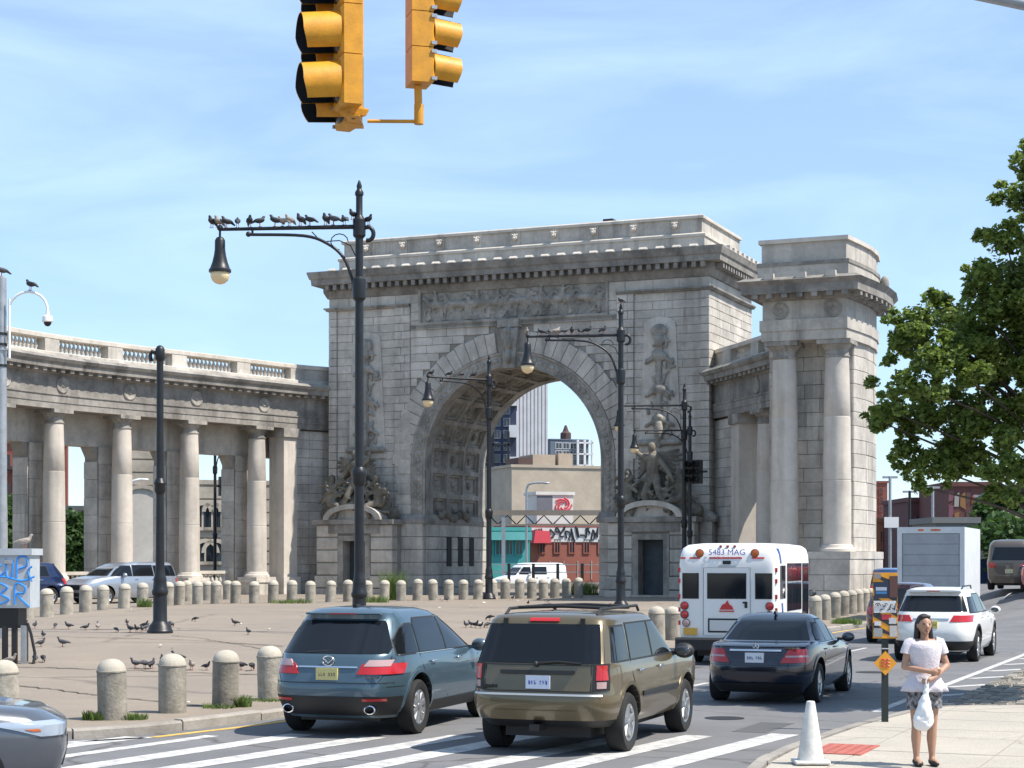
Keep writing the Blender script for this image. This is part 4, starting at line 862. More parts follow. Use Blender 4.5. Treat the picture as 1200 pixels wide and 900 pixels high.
for x, y in ((197, 709.5), (210, 709), (231.5, 708), (253, 707.5), (276, 707), (298, 707), (320, 706.5), (342, 706.3), (364, 706)): bollard(x, y, 'domed concrete bollard in the row below the colonnade, past the minivan', 'bollards below the colonnade')
fr_x = (387, 408, 431, 450, 470, 489, 508, 526, 543, 560, 578, 592, 609, 623, 637, 650, 664, 678)
for i, x in enumerate(fr_x): bollard(x, 705.5-5.2*(x-387)/290, 'domed concrete bollard in the long row across the foot of the arch', 'bollards before the arch')
for x, y in ((219, 704.5), (243, 703.5), (267, 702.5)): bollard(x, y, 'domed concrete bollard in a second row behind, close to the column pedestals', 'second row bollards', .95)
for x, y in ((381, 696), (431, 696)): bollard(x, y, 'domed concrete bollard by the steps of the left pedimented doorway', 'doorway bollards')
for x, y in ((956, 729), (967, 726.5), (978, 724), (988, 721.5), (998, 719.3), (1006, 717.8), (1013, 716.4), (1020, 715)): bollard(x, y, 'domed concrete bollard in the row round the end pavilion', 'bollards round the pavilion')
# weeds
mb = MB()
def weed(c, r, h, n):
    for i in range(n):
        a, q = random.uniform(0, 6.28), r*math.sqrt(random.random()); b = Vector((c[0]+q*math.cos(a), c[1]+q*math.sin(a), c[2]-.02)); l = random.uniform(-.5, .5), random.uniform(-.5, .5); hh = h*random.uniform(.5, 1.1); w_ = random.uniform(.006, .014)
        t = b+Vector((l[0]*hh, l[1]*hh, hh)); m_ = b+Vector((l[0]*hh*.35, l[1]*hh*.35, hh*.6)); d = Vector((math.cos(a+1), math.sin(a+1), 0))*w_
        mb.add([b-d, b+d, m_+d*.9, m_-d*.9, t], [(0, 1, 2, 3), (3, 2, 4)])
for p, s_ in zip(WEED[1:2], (1,)): weed(p+Vector((-.22, -.05, 0)), .2, .15, 260); weed(p+Vector((.3, .0, 0)), .2, .12, 200)
weed(WEED[3]+Vector((.27, -.05, 0)), .14, .2, 260); weed(WEED[3]+Vector((-.05, -.25, 0)), .25, .1, 160); weed(WEED[4]+Vector((.0, -.25, 0)), .25, .08, 140)
for x, y, r_, h_, n_ in ((461, 703, .5, 1.4, 500), (350, 707, .6, .25, 200), (440, 706, .6, .35, 250), (330, 707, .5, .2, 150), (205, 708, .4, .3, 150), (885, 728, .0, .1, 2), (992, 731, .55, .25, 500), (170, 711.5, .3, .4, 200)): weed(on(x, y), r_, h_, n_)
weed(on(684, 697), .9, .8, 500)
mb.build('weeds', GRASS, label='tufts of green weeds growing at the feet of bollards', cat='weeds', kind='stuff')
weed2 = None

# ------------------------------------------------------------ pigeons
PIG = [mat('pigeon_slate', (.035, .037, .045), .6, 0, .5, 30), mat('pigeon_grey', (.10, .10, .115), .65, 0, .5, 25), mat('pigeon_pale', (.38, .33, .29), .7, 0, .4, 25)]
LEG = mat('pigeon_leg', (.35, .08, .06), .6)
def pigeon_mesh(pose, m):
    mb = MB(); h = .105
    mb.ball((0, 0, h+.045), (.065, .125, .062), 12, 9, M=Matrix.Rotation(R(14 if pose != 'peck' else -14), 3, 'X'))
    if pose == 'stand': mb.cap((0, .085, h+.085), (0, .115, h+.15), .04, .028); mb.ball((0, .125, h+.165), (.026, .034, .027)); mb.cap((0, .15, h+.162), (0, .178, h+.153), .008, .003); zt = h+.015
    elif pose == 'perch': mb.cap((0, .07, h+.09), (0, .085, h+.13), .045, .033); mb.ball((0, .1, h+.14), (.027, .034, .028)); mb.cap((0, .125, h+.137), (0, .15, h+.128), .008, .003); zt = h-.03
    else: mb.cap((0, .1, h+.03), (0, .16, h-.03), .04, .028); mb.ball((0, .17, h-.05), (.026, .034, .027)); mb.cap((0, .185, h-.07), (0, .195, h-.095), .008, .003); zt = h+.06
    mb.cap((0, -.08, h+.05), (0, -.21, zt), .042, .022)
    for s in (-1, 1): mb.ball((s*.055, -.03, h+.052), (.018, .115, .046), 8, 6, M=Matrix.Rotation(R(10 if pose != 'peck' else -12), 3, 'X')); mb.cap((s*.045, -.12, h+.05), (s*.02, -.2, zt+.015), .016, .008)
    me = remesh(mb, .012, [m, LEG], deci=.5)
    lg = MB(); lg.mi = 1
    for s in (-1, 1):
        lg.tube([(s*.025, .0, h+.01), (s*.027, .005, .008)], .007, 5)
        for a in (-30, 0, 30, 180): lg.tube([(s*.027, .005, .008), (s*.027+.04*math.sin(R(a)), .005+.04*math.cos(R(a)), .004)], .005, 4)
    bm = bmesh.new(); bm.from_mesh(me); n0 = len(bm.faces); bm.from_mesh(lg.mesh([m, LEG])); 
    bm.to_mesh(me); bm.free(); return me
PM = {(p, i): pigeon_mesh(p, m) for p in ('stand', 'perch', 'peck') for i, m in enumerate(PIG)}
def pigeon(loc, pose, tone, rz, label, group, s=1): link('pigeon', PM[(pose, tone)], loc=loc, rz=rz, label=label, cat='pigeon', group=group, scale=s)
rg = random.Random(21)
def flock(pts, label, group):
    for x, y in pts: pigeon(on(x, y), rg.choice(['stand', 'stand', 'peck']), rg.choice([0, 0, 0, 1, 1, 2] if group != 'x' else [0]), rg.uniform(0, 6.28), label, group, rg.uniform(.62, .82))
z8 = lambda L: [(x/3.215, 620+y/3.215) for x, y in L]
flock(z8([(92, 372), (132, 374), (208, 374), (258, 377), (323, 382), (368, 380)]), 'pigeon in the loose line on the plaza between cabinet and plain post', 'pigeons before the minivan')
flock(z8([(438, 389), (478, 362), (490, 389), (515, 389), (535, 388), (550, 382), (545, 376), (650, 370), (642, 366)]), 'pigeon huddled at the foot of the plain iron post', 'pigeons round the post')
flock(z8([(155, 444), (163, 412), (236, 444), (40, 512), (132, 502), (163, 499)]), 'pigeon on the paving beside the graffiti cabinet legs', 'pigeons by the cabinet')
flock(z8([(735, 348), (885, 365), (935, 398)]), 'pigeon standing alone on open paving past the plain post', 'pigeons on open paving')
flock(z8([(510, 524), (545, 526), (572, 526), (612, 507), (650, 495), (722, 532), (778, 532), (908, 532), (950, 534), (668, 496)]), 'pigeon feeding on the paving just behind the near kerb bollards', 'pigeons behind the near bollards')
flock([(518, 705), (524, 705), (601, 703), (619, 709), (643, 706), (632, 704)], 'pigeon near the long bollard row at the foot of the arch', 'pigeons by the arch bollards')
flock([(546, 736), (552, 735), (557, 736), (563, 736.5), (571, 736), (574, 727)], 'pigeon on the paving seen between the teal and gold cars', 'pigeons between the cars')
def perch(pts, Y, label, group, dz=0):
    for x, y in pts: pigeon(at(x, y, Y)+Vector((0, 0, dz)), 'perch', rg.choice([0, 0, 0, 1, 2]), rg.choice([0, 3.14, .4, 2.7, 1.57, -1.57, 3.6])+rg.uniform(-.3, .3), label, group, rg.uniform(1.0, 1.2))
for x in (92, 130, 177, 242, 312, 372, 462, 507, 545, 610, 665, 758, 805, 868): px = 230+x/5; X = (px-CX)/F_PX*46; f = (X+3.86)/-3.5; perch([(px, 0)], 46, 'pigeon perched along the arm of the tallest lamp', 'pigeons on the tallest lamp', 0) if False else pigeon((X, 46, ground_z(-3.86, 46)+lerp(10.385, 10.3, f)), 'perch', rg.choice([0, 0, 0, 1, 2]), rg.choice([1.2, -1.2, 3.14, 0, .5, 2.6, 1.9])+rg.uniform(-.3, .3), 'pigeon perched along the arm of the tallest lamp', 'pigeons on the tallest lamp', rg.uniform(1, 1.2))
for dx, z in ((.24, 10.37), (-.17, 10.5)): pigeon((-3.86+dx, 46-.02, ground_z(-3.86, 46)+z), 'perch', 0, rg.uniform(0, 6), 'pigeon at the head of the tallest lamp beside its scroll', 'pigeons at the lamp head')
X0 = (727.5-CX)/F_PX*68.7; g0 = ground_z(X0, 68.7)
for px in (617, 634, 644, 652, 662, 670, 679, 689, 707): X = (px-CX)/F_PX*68.7; f = (X-X0)/-3.5; pigeon((X, 68.7, g0+lerp(10.385, 10.3, f)), 'perch', rg.choice([0, 0, 0, 1, 2]), rg.uniform(0, 6.28), 'pigeon perched along the arm of the lamp before the right pier', 'pigeons on the second lamp', rg.uniform(1, 1.2))
pigeon((X0, 68.7, g0+11.48), 'perch', 0, 1, 'pigeon on the very tip of the lamp before the right pier', None)
X0 = (573-CX)/F_PX*84.5; g0 = ground_z(X0, 84.5)
for t in (.25, .45, .65, .95): pigeon((X0-3.5*t*.985*math.cos(R(38)), 84.5-3.5*t*.985*math.sin(R(38)), g0+.985*lerp(10.385, 10.3, t)), 'perch', 0, rg.uniform(0, 6.28), 'pigeon perched along the arm of the lamp inside the arch outline', 'pigeons on the third lamp', 1.1)

# ------------------------------------------------------------ roadside furniture on the left: grey pole, dome camera, cabinet
GREY = mat('galvanised_grey', (.42, .44, .46), .45, .5, .2, 5)
px = (2-CX)/F_PX*43; pz = ground_z(px, 43)
gp = link('grey_pole', None, loc=(px, 43, pz), label='grey metal pole at the cabinet carrying a dome camera bracket', cat='pole')
top = CAM_H+(Y_H-326)/F_PX*43-pz
MB().lathe([(.13, 0), (.125, 3), (.11, top-.05), (.11, top), (.02, top+.05)], 16).build('shaft', GREY, gp, smooth=35)
mb = MB(); 
for z in (top-1.6, top-1.35, top-2.1): mb.lathe([(.135, z), (.135, z+.06)], 16)
mb.build('pole_band', BLACK, gp)
dc = link('dome_camera', None, loc=at(11, 400, 42.9), label='white dome camera hanging from a curved white pipe on the grey pole', cat='camera')
k = 43/F_PX; pts = [(0, 0, -.4), (0, 0, 1.0)]+[(.45-.45*math.cos(R(a)), 0, .75+.42*math.sin(R(a))) for a in range(10, 171, 20)]+[(.9, 0, .7)]
MB().tube([Vector(p) for p in pts], .03, 8).build('pipe', WHITE, dc, smooth=60); MB().tube([(-.2, 0, -.2), (0, 0, -.2)], .025).build('bracket', GREY, dc)
MB().lathe([(.04, .72), (.05, .62), (.12, .58), (.13, .47), (.1, .45)], 14, (.9, 0, 0)).build('camera_housing', WHITE, dc, smooth=35); MB().ball((.9, 0, .46), (.095, .095, .11), 12, 8).build('camera_dome', BLACK, dc, smooth=180)
pigeon(at(11, 400, 42.9)+Vector((.5, 0, 1.2)), 'perch', 0, 1.2, 'pigeon perched on top of the curved dome-camera pipe', None); pigeon((px, 43, pz+top+.04), 'perch', 1, 2, 'pigeon on top of the grey metal pole', None)
cb = on(8, 778); CB = mat('cabinet_paint', (.50, .54, .58), .5, .1, .15, 3); kk = cb.y/F_PX
cab = link('utility_cabinet', None, loc=cb, label='pale grey utility cabinet on dark legs with blue graffiti', cat='cabinet')
z0, z1 = (778-712)*kk, (778-650)*kk; x0, x1 = (-26-8)*kk, (35-8)*kk
body = MB().box(x0, x1, 0, .75, z0, z1).build('cabinet_box', CB, cab); MB().box(x0-.04, x1+.05, -.05, .8, z1, z1+.13).build('cabinet_lid', CB, cab); MB().box(x0+.03, x1-.03, -.012, 0, z0+.05, z1-.05).build('cabinet_door', CB, body); MB().box(-.05, .12, -.04, -.012, (z0+z1)/2+.35, (z0+z1)/2+.43).build('door_handle', GREY, body)
MB().box(x0+.05, x1-.25, .08, .7, z0-.4, z0).build('leg_frame', BLACK, cab)
for x, y in ((x0+.15, .12), (x0+.5, .12), (.12, .12), (.28, .2), (x0+.2, .6), (.2, .6)): MB().box(x-.05, x+.05, y-.05, y+.05, 0, z0-.35).build('leg', GREY if x > .2 else BLACK, cab)
MB().tube([(.35, .2, z0-.3), (.42, .2, .6), (.5, .2, .2), (.48, .15, .0)], .03).build('cable', BLACK, cab)
GB = mat('graffiti_blue', (.03, .26, .75), .5)
gm = MB(); zc = (z0+z1)/2
def sq(pts, r=.019): gm.tube(smooth_poly([Vector((x, -.02, zc+z)) for x, z in pts], 5), r, 5)
sq([(-.1, .3), (-.25, .45), (-.35, .25), (-.2, .08), (-.05, .18)]); sq([(-.02, .45), (.0, .12), (.1, .1), (.12, .42)]); sq([(.2, .08), (.22, .45), (.38, .48), (.4, .32), (.24, .25)]); sq([(-.5, -.02), (-.1, .1), (.3, .02), (.55, .1)])
sq([(-.2, -.45), (-.18, -.05), (.02, -.12), (-.12, -.24), (.05, -.35), (-.18, -.46)]); sq([(.16, -.45), (.18, -.05), (.36, -.1), (.34, -.22), (.2, -.25), (.45, -.5)]); sq([(.5, .0), (.42, .2), (.5, .3)], .02); sq([(-.5, -.3), (-.3, -.1), (-.25, -.4), (-.5, -.45)])
gm.build('graffiti_tag', GB, body, smooth=60)
pigeon(cb+Vector((x1-.15, .2, z1+.13)), 'stand', 2, -1.2, 'pale pigeon standing on the lid of the graffiti cabinet', None)

# ------------------------------------------------------------ overhead traffic signals on their mast arm
ks_ = 12.9/F_PX; sxz = lambda x, y: Vector(((x-CX)*ks_, 12.9, CAM_H+(Y_H-y)*ks_))
VIS_IN = mat('visor_black', (.008, .008, .01), .8)
LENS = mat('signal_lens_dark', (.02, .02, .022), .2)
def signal_head(parent, c, yaw, n, step, rad, vl, bw, bd):     # c = centre of lowest section; faces local -y
    M0 = Matrix.Translation(c) @ Matrix.Rotation(yaw, 4, 'Z')
    for i in range(n):
        z = i*step; b = MB().stone(-bw/2, bw/2, -bd*.6, bd*.4, z-step/2+.003, z+step/2-.003, .018); b.v = [M0 @ Vector(v) for v in b.v]; s = b.build('signal_section', YELL, parent)
        vz = MB(); vn = 20; v = []
        for a in range(vn+1):
            t = R(lerp(-52, 232, a/vn)); cut = 1-.18*max(0, -math.sin(t)); x, zz = rad*math.cos(t), rad*math.sin(t)
            for q, rr in ((0, 1), (vl*cut, .97), (vl*cut, .93), (0, .95)): v.append(M0 @ Vector((x*rr, -bd*.6-q, z+zz*rr-q*.12)))
        vz.add(v, [(4*a+j, 4*a+4+j, 4*a+4+(j+1) % 4, 4*a+(j+1) % 4) for a in range(vn) for j in range(4)]); vz.m = [1 if i_ % 4 == 2 else 0 for i_ in range(len(vz.f))]
        vz.build('visor', [YELL, VIS_IN], s, smooth=50)
        ln = MB(); Ml = M0 @ Matrix.Translation((0, -bd*.6, z)) @ Matrix.Rotation(R(90), 4, 'X'); ln.lathe([(rad*.95, 0), (rad*.8, .02), (.01, .05)], 16, M=Ml); ln.build('lens', LENS, s, smooth=60)
        hg = MB()
        for dz in (-step/2+.03, step/2-.03): MB().box(-bw/2-.012, -bw/2+.01, -bd*.6-.01, -bd*.6+.03, z+dz-.012, z+dz+.012, M0).build('hinge_lug', GREY, s)
c1 = sxz(413, 98); tsg = link('traffic_signal', None, loc=(c1.x, 12.9, c1.z-.35), label='cluster of yellow traffic signal heads hanging over the crossing', cat='traffic signal')
base = Vector((c1.x, 12.9, c1.z-.35))
signal_head(tsg, Vector((-.02, 0, .35)), R(-72), 3, .352, .155, .27, .29, .15)
signal_head(tsg, Vector((-.05, .34, .29)), R(-64), 3, .352, .155, .25, .26, .12)
signal_head(tsg, Vector((sxz(489, 75).x-base.x, .1, sxz(489, 75).z-base.z)), R(106), 3, .252, .112, .2, .22, .17)
M_ = MB(); q = sxz(489, 97)-base; e = sxz(490, 140)-base; M_.tube([(q.x, .1, q.z), (e.x, .1, e.z)], .028, 10); M_.tube([(e.x, .1, e.z+.13), (e.x, .1, e.z-.01)], .034, 10); M_.tube([(e.x, .1, e.z+.01), (sxz(430, 137).x-base.x, .05, e.z)], .013, 8)
M_.build('hanger_pipe', YELL, tsg, smooth=60)
b = MB(); b.lathe([(.02, .12), (.09, .14), (.11, .18), (.11, .19)], 4, (.0, .08, .0)); b.box(-.05, .05, .0, .38, .12, .14); b.build('bottom_bracket', YELL, tsg)
tb = MB(); tb.tube([(.04, .1, .16), (.04, .1, 1.35)], .03, 8); tb.tube([(q.x, .1, q.z+.7), (q.x, .1, 1.3), (.04, .1, 1.3)], .025, 8); tb.build('top_hanger', YELL, tsg)
ma = link('mast_arm', None, loc=(7.6, 12.9, .13), label='grey curved signal mast arm entering at the upper right', cat='mast arm')
MB().tube(smooth_poly([Vector(p)-Vector((7.6, 12.9, .13)) for p in ((7.6, 12.9, 4.6), (7.1, 12.9, 5.35), (5.2, 12.9, 5.98), (3.6, 12.9, 6.34), (2, 12.9, 6.66), (.5, 12.9, 6.9), (-1.15, 13.0, 7.0))], 6), .045, 10).build('arm', GREY, ma, smooth=60); MB().lathe([(.2, 0), (.2, .1), (.12, .15), (.1, 4.7), (.02, 4.75)], 14).build('post', GREY, ma, smooth=35)

# ------------------------------------------------------------ sign post, cone
sp = on_z(1037, 846, .13); ORG = mat('sign_orange', (.75, .32, .02), .5, 0, .15, 9); DARK = mat('sign_dark', (.02, .022, .03), .5)
sg = link('sign_post', None, loc=sp, label='dark post with sticker-covered orange and black hazard panel and small orange diamond', cat='sign'); kk = sp.y/F_PX; Z = lambda y: (846-y)*kk
MB().box(-.045, .045, -.02, .02, -.02, Z(672)).build('post', mat('post_green', (.012, .02, .018), .6), sg)
pw = .17; pnl = MB().box(-pw, pw, -.035, -.02, Z(748), Z(671)).build('hazard_panel', ORG, sg, rot=(0, 0, R(-4)))
st = MB()
for j in range(5):
    zz = Z(744)+j*.19; pts = [(-pw+.005, zz+.17), (-pw+.005, zz+.07), (pw-.005, zz-.13), (pw-.005, zz-.03)]; pts = [(x, min(max(z, Z(747)), Z(672))) for x, z in pts]; st.prism(pts, -.039, -.0352)
st.build('black_stripe', DARK, pnl)
stick = [(-.15, .1, 682, 701, (.015, .03, .07)), (-.13, .02, 688, 692, (.45, .5, .6)), (-.13, .02, 693, 696, (.05, .2, .45)), (-.16, .15, 704, 718, (.75, .75, .75)), (-.05, .08, 720, 726, (.5, .03, .05)), (.05, .15, 724, 731, (.6, .6, .6)), (-.15, -.06, 728, 733, (.7, .7, .72)), (-.16, -.04, 736, 746, (.35, .36, .36)), (.06, .16, 733, 746, (.55, .53, .5)), (.06, .17, 675, 700, (.12, .05, .04)), (-.16, -.06, 672, 678, (.3, .27, .27))]
for i, (a, b_, y0, y1, c) in enumerate(stick): MB().box(a, b_, -.0395-.0006*i, -.037, Z(y1), Z(y0)).build('sticker', mat('sticker%d' % i, c, .45, 0, .3, 60), pnl)
sc = MB(); rs = random.Random(4)
for i in range(9): x = -.14+i*.033; sc.tube([(x, -.05, Z(rs.uniform(706, 716))), (x+.02, -.05, Z(rs.uniform(706, 716))), (x+.045, -.05, Z(rs.uniform(706, 716)))], .006, 5)
sc.build('scribble', DARK, pnl)
dm = MB(); dz = Z(777); dm.prism([(0, dz-.17), (.16, dz), (0, dz+.17), (-.16, dz)], -.04, -.022); di = dm.build('diamond_sign', ORG, sg)
sc = MB(); RD = mat('sign_red', (.5, .03, .04), .5)
for i in range(3): z = dz+.045-i*.045; sc.tube([(-.06, -.043, z), (-.03, -.043, z+.015), (0, -.043, z-.012), (.03, -.043, z+.015), (.06, -.043, z)], .009, 5)
sc.build('red_lettering', RD, di)
MB().tube([(-.05, -.022, dz+.2), (.05, -.022, dz+.2)], .008).build('band_clamp', GREY, sg)
cp = on_z(950, 894, .145); CW = mat('cone_white', (.75, .73, .68), .6, 0, .25, 8)
cone = link('traffic_cone', None, loc=cp, label='white traffic cone on the red corner panel', cat='cone')
MB().lathe([(.15, .03), (.145, .06), (.05, .66), (.045, .68), (.03, .685)], 20).build('cone_body', CW, cone, smooth=35); MB().stone(-.19, .19, -.19, .19, 0, .035, .01).build('cone_base', CW, cone)
# ------------------------------------------------------------ vehicles: lofted bodies (local +y forward), parts laid on the loft
class Loft:
    def __init__(s, lv): s.lv = lv
    def at(s, z):
        L = s.lv
        if z <= L[0][0]: return L[0][1:]
        for a, b in zip(L, L[1:]):
            if z <= b[0]: t = (z-a[0])/max(1e-6, b[0]-a[0]); return tuple(lerp(p, q, t) for p, q in zip(a[1:], b[1:]))
        return L[-1][1:]
    def pt(s, th, z, off=0):
        yr, yf, hw, n = s.at(z); yr -= off; yf += off; hw += off; c, q = math.cos(th), math.sin(th)
        return (hw*math.copysign(abs(c)**(2/n), c), (yr+yf)/2+(yf-yr)/2*math.copysign(abs(q)**(2/n), q), z)
    def th(s, k, v, z):
        yr, yf, hw, n = s.at(z); yc, hl = (yr+yf)/2, (yf-yr)/2
        if k in 'rf': u_ = max(-1, min(1, v/hw)); a = math.acos(math.copysign(abs(u_)**(n/2), u_)); return -a if k == 'r' else a
        u_ = max(-1, min(1, (v-yc)/hl)); a = math.asin(math.copysign(abs(u_)**(n/2), u_)); return a if k == 'R' else -math.pi-a
    def rear(s, x, z): return s.pt(s.th('r', x, z), z)[1]
    def front(s, x, z): return s.pt(s.th('f', x, z), z)[1]
    def side(s, y, z): return s.pt(s.th('R', y, z), z)[0]
    def body(s, N=72):
        mb = MB(); v = []
        zs = []
        for a, b in zip(s.lv, s.lv[1:]):
            k = max(1, int((b[0]-a[0])/.12)); zs += [lerp(a[0], b[0], i/k) for i in range(k)]
        zs.append(s.lv[-1][0])
        for z in zs:
            for i in range(N): v.append(s.pt(2*math.pi*i/N, z))
        m_ = len(zs); f = [(j*N+i, j*N+(i+1) % N, (j+1)*N+(i+1) % N, (j+1)*N+i) for j in range(m_-1) for i in range(N)]+[tuple(range(N-1, -1, -1)), tuple(range((m_-1)*N, m_*N))]
        return mb.add(v, f)
    def patch(s, rows, off=.008, nt=22, depth=.03, sub=3, wrapf=None):
        mb = MB(); R_ = []
        for (a, b) in zip(rows, rows[1:]): R_ += [tuple(lerp(a[0], b[0], i/sub) if j == 0 else (a[j][0], lerp(a[j][1], b[j][1], i/sub)) for j in range(3)) for i in range(sub)]
        R_.append(rows[-1]); n = nt+1
        for o in (off, off-depth):
            for z, a, b in R_:
                t0, t1 = s.th(*a, z), s.th(*b, z)
                if a[0] == 'L' and b[0] == 'f': t1 -= 2*math.pi
                if a[0] == 'f' and b[0] == 'L': t1 += 2*math.pi
                # even spacing along the outline rather than in angle
                if a[0] == b[0]: tt = [s.th(a[0], lerp(a[1], b[1], i/nt), z) for i in range(n)]
                else: tt = [lerp(t0, t1, i/nt) for i in range(n)]
                for t in tt: mb.v.append(s.pt(t, z, o))
        m_ = len(R_); g = m_*n
        for j in range(m_-1):
            for i in range(nt): mb.f.append((j*n+i, j*n+i+1, (j+1)*n+i+1, (j+1)*n+i))
        rim = [i for i in range(n)]+[j*n+nt for j in range(1, m_)]+[(m_-1)*n+i for i in range(nt-1, -1, -1)]+[j*n for j in range(m_-2, 0, -1)]
        for a, b in zip(rim, rim[1:]+rim[:1]): mb.f.append((a, a+g, b+g, b))
        mb.m = [0]*len(mb.f); return mb
def wheel_meshes(r, w, spokes, sw=.05, dark=False):
    Q = Matrix.Rotation(R(90), 4, 'Y')
    t = MB().lathe([(r*.62, -w*.42), (r*.7, -w/2), (r*.93, -w/2), (r, -w*.36), (r, w*.36), (r*.93, w/2), (r*.7, w/2), (r*.62, w*.42)], 32, M=Q, cap=False)
    rm = MB().lathe([(r*.66, -w*.4), (r*.66, w*.38), (r*.62, w*.44), (r*.58, w*.4), (r*.56, w*.12), (r*.1, w*.1)], 32, M=Q, cap=False)
    for k in range(spokes):
        a = 2*math.pi*k/spokes; M = Matrix.Rotation(a, 4, 'X')
        p = [(w*.2, -sw, r*.12), (w*.2, sw, r*.12), (w*.36, sw*.75, r*.6), (w*.36, -sw*.75, r*.6), (w*.42, -sw*.6, r*.14), (w*.42, sw*.6, r*.14), (w*.44, sw*.5, r*.58), (w*.44, -sw*.5, r*.58)]
        rm.add([M @ Vector(q) for q in p], [(4, 5, 6, 7), (0, 4, 7, 3), (5, 1, 2, 6), (0, 1, 5, 4), (3, 7, 6, 2)])
    rm.lathe([(r*.14, w*.1), (r*.14, w*.44), (r*.08, w*.47)], 12, M=Q)
    bk = MB().lathe([(r*.6, -w*.3), (r*.6, w*.05)], 24, M=Q)
    return t.mesh(TYRE, 40), rm.mesh(RIM, 40), bk.mesh(BLACK)
WM = {}
def vehicle(name, label, cat, X, Y, yaw, lv, paint, axles, r=.36, spokes=7, wells=True, z=None, track=None, tw=.24, group=None, simple=False):
    root = link(name, None, loc=(X, Y, road_z(X, Y) if z is None else z), rz=-R(yaw), label=label, cat=cat, group=group)
    lf = Loft(lv); me = lf.body().mesh([paint, BLACK], 38); tr = track or max(l[3] for l in lv)-.13
    if wells:
        o = bpy.data.objects.new('t', me); COL.objects.link(o); cm = MB()
        for y in axles:
            for sx in (-1, 1): cm.lathe([(r+.075, -.3), (r+.075, .55)], 28, M=Matrix.Translation((sx*(tr), y, r+.02)) @ Matrix.Rotation(R(90)*sx, 4, 'Y'))
        co_ = bpy.data.objects.new('c', cm.mesh(BLACK)); COL.objects.link(co_); md = o.modifiers.new('b', 'BOOLEAN'); md.object = co_; md.solver = 'EXACT'; md.operation = 'DIFFERENCE'; md.material_mode = 'TRANSFER'
        dg = bpy.context.evaluated_depsgraph_get(); me2 = bpy.data.meshes.new_from_object(o.evaluated_get(dg)); bpy.data.objects.remove(o); bpy.data.objects.remove(co_)
        if len(me2.polygons) > 50: me = me2
        me.polygons.foreach_set('use_smooth', [True]*len(me.polygons)); me.set_sharp_from_angle(angle=R(38))
    bo = link('body', me, root)
    key = (r, tw, spokes)
    if key not in WM: WM[key] = wheel_meshes(r, tw, spokes)
    for y in axles:
        for sx in (-1, 1):
            w_ = link('wheel', WM[key][0], root, loc=(sx*tr, y, r-.006), rz=0 if sx > 0 else math.pi); link('rim', WM[key][1], w_); link('wheel_hub', WM[key][2], w_)
    und = MB().box(-tr+.25, tr-.25, lv[0][1]+.25, lv[0][2]-.25, .2, lv[0][0]+.05).build('underbody', BLACK, root)
    return root, bo, lf
def P(lf, root, name, m, rows, **kw): return lf.patch(rows, **kw).build(name, m, root, smooth=40)
def seam(lf, root, pts, kind='R', r=.0045):
    mb = MB(); q = []
    for y, z in pts: x = lf.side(y, z)+.001; q.append((x if kind == 'R' else -x, y, z))
    mb.tube(q, r, 5); return mb.build('door_seam', BLACK, root)
def side_windows(lf, root, wins, m=GLASS, frame=None):
    for k in 'RL':
        for rows in wins:
            rr = [(z, (k, a), (k, b)) for z, a, b in rows]
            if frame: P(lf, root, 'window_frame', frame, [(z+(-.022 if i == 0 else .022 if i == len(rr)-1 else 0), (k, a[1]-.025), (k, b[1]+.025)) for i, (z, a, b) in enumerate(rr)], off=.004, sub=4)
            P(lf, root, 'side_window', m, rr, off=.008, sub=4)
def mirror(root, x, y, z, paint, s=1):
    for sx in (-1, 1):
        mb = MB().ball((sx*(x+.14), y, z), (.13*s, .085*s, .095*s), 12, 8); mb.box(min(sx*(x-.05), sx*(x+.08)), max(sx*(x-.05), sx*(x+.08)), y-.03, y+.03, z-.06, z-.01); o = mb.build('side_mirror', paint, root, smooth=40)
        MB().ball((sx*(x+.14), y-.075*s, z), (.095*s, .012, .06*s), 12, 6).build('mirror_glass', MIRR, o, smooth=180)
MIRR = mat('mirror_glass', (.12, .13, .14), .08, .6)
def rear_seam(lf, root, pts, name='panel_seam', r=.005):
    return MB().tube([(x, lf.rear(x, z)-.002, z) for x, z in pts], r, 5).build(name, BLACK, root)
def handles(lf, root, ys, z, m):
    for sx in (-1, 1):
        for y in ys: x = lf.side(y, z); MB().cap((sx*(x+.025), y-.08, z), (sx*(x+.025), y+.08, z), .016).build('door_handle', m, root, smooth=180)
def plate(lf, root, z, c1, c2, w=.31, h=.155, x=0, marks=True):
    y = lf.rear(x, z)-.018; o = MB().box(x-w/2, x+w/2, y-.012, y+.06, z-h/2, z+h/2).build('licence_plate', mat('plate_%d%d%d' % tuple(int(v*99) for v in c1), c1, .5, 0, .1, 30), root)
    mb = MB()
    for i in range(7):
        if i == 3: continue
        xx = x-w*.38+i*w*.118; q = random.uniform(.5, 1); mb.box(xx, xx+w*.03*q, y-.0145, y-.01, z-h*.17, z+h*.15); mb.box(xx+w*.03*q, xx+w*.07, y-.0145, y-.01, z-h*.17*random.choice([1, -.2]), z-h*.1*random.choice([.4, -1]))
    mb.build('plate_marking', mat('plate_ink_%d' % int(c2[2]*99), c2, .5), o, kind='stuff')
def arches(lf, root, axles, r, m, tr):
    for k, sx in (('R', 1), ('L', -1)):
        for y in axles:
            mb = MB(); n = 20; v = []
            for i in range(n+1):
                a = R(lerp(-8, 188, i/n))
                for rr, o in ((r+.075, -.05), (r+.075, .014), (r+.125, .014), (r+.13, -.01)):
                    yy, zz = y+rr*math.cos(a), r+.02+rr*math.sin(a); zz = max(zz, lf.lv[0][0]+.01); v.append((sx*(lf.side(yy, zz)+o), yy, zz))
            mb.add(v, [(4*i+j, 4*i+4+j, 4*i+5+j, 4*i+1+j) for i in range(n) for j in range(3)]).build('wheel_arch', m, root, smooth=40)
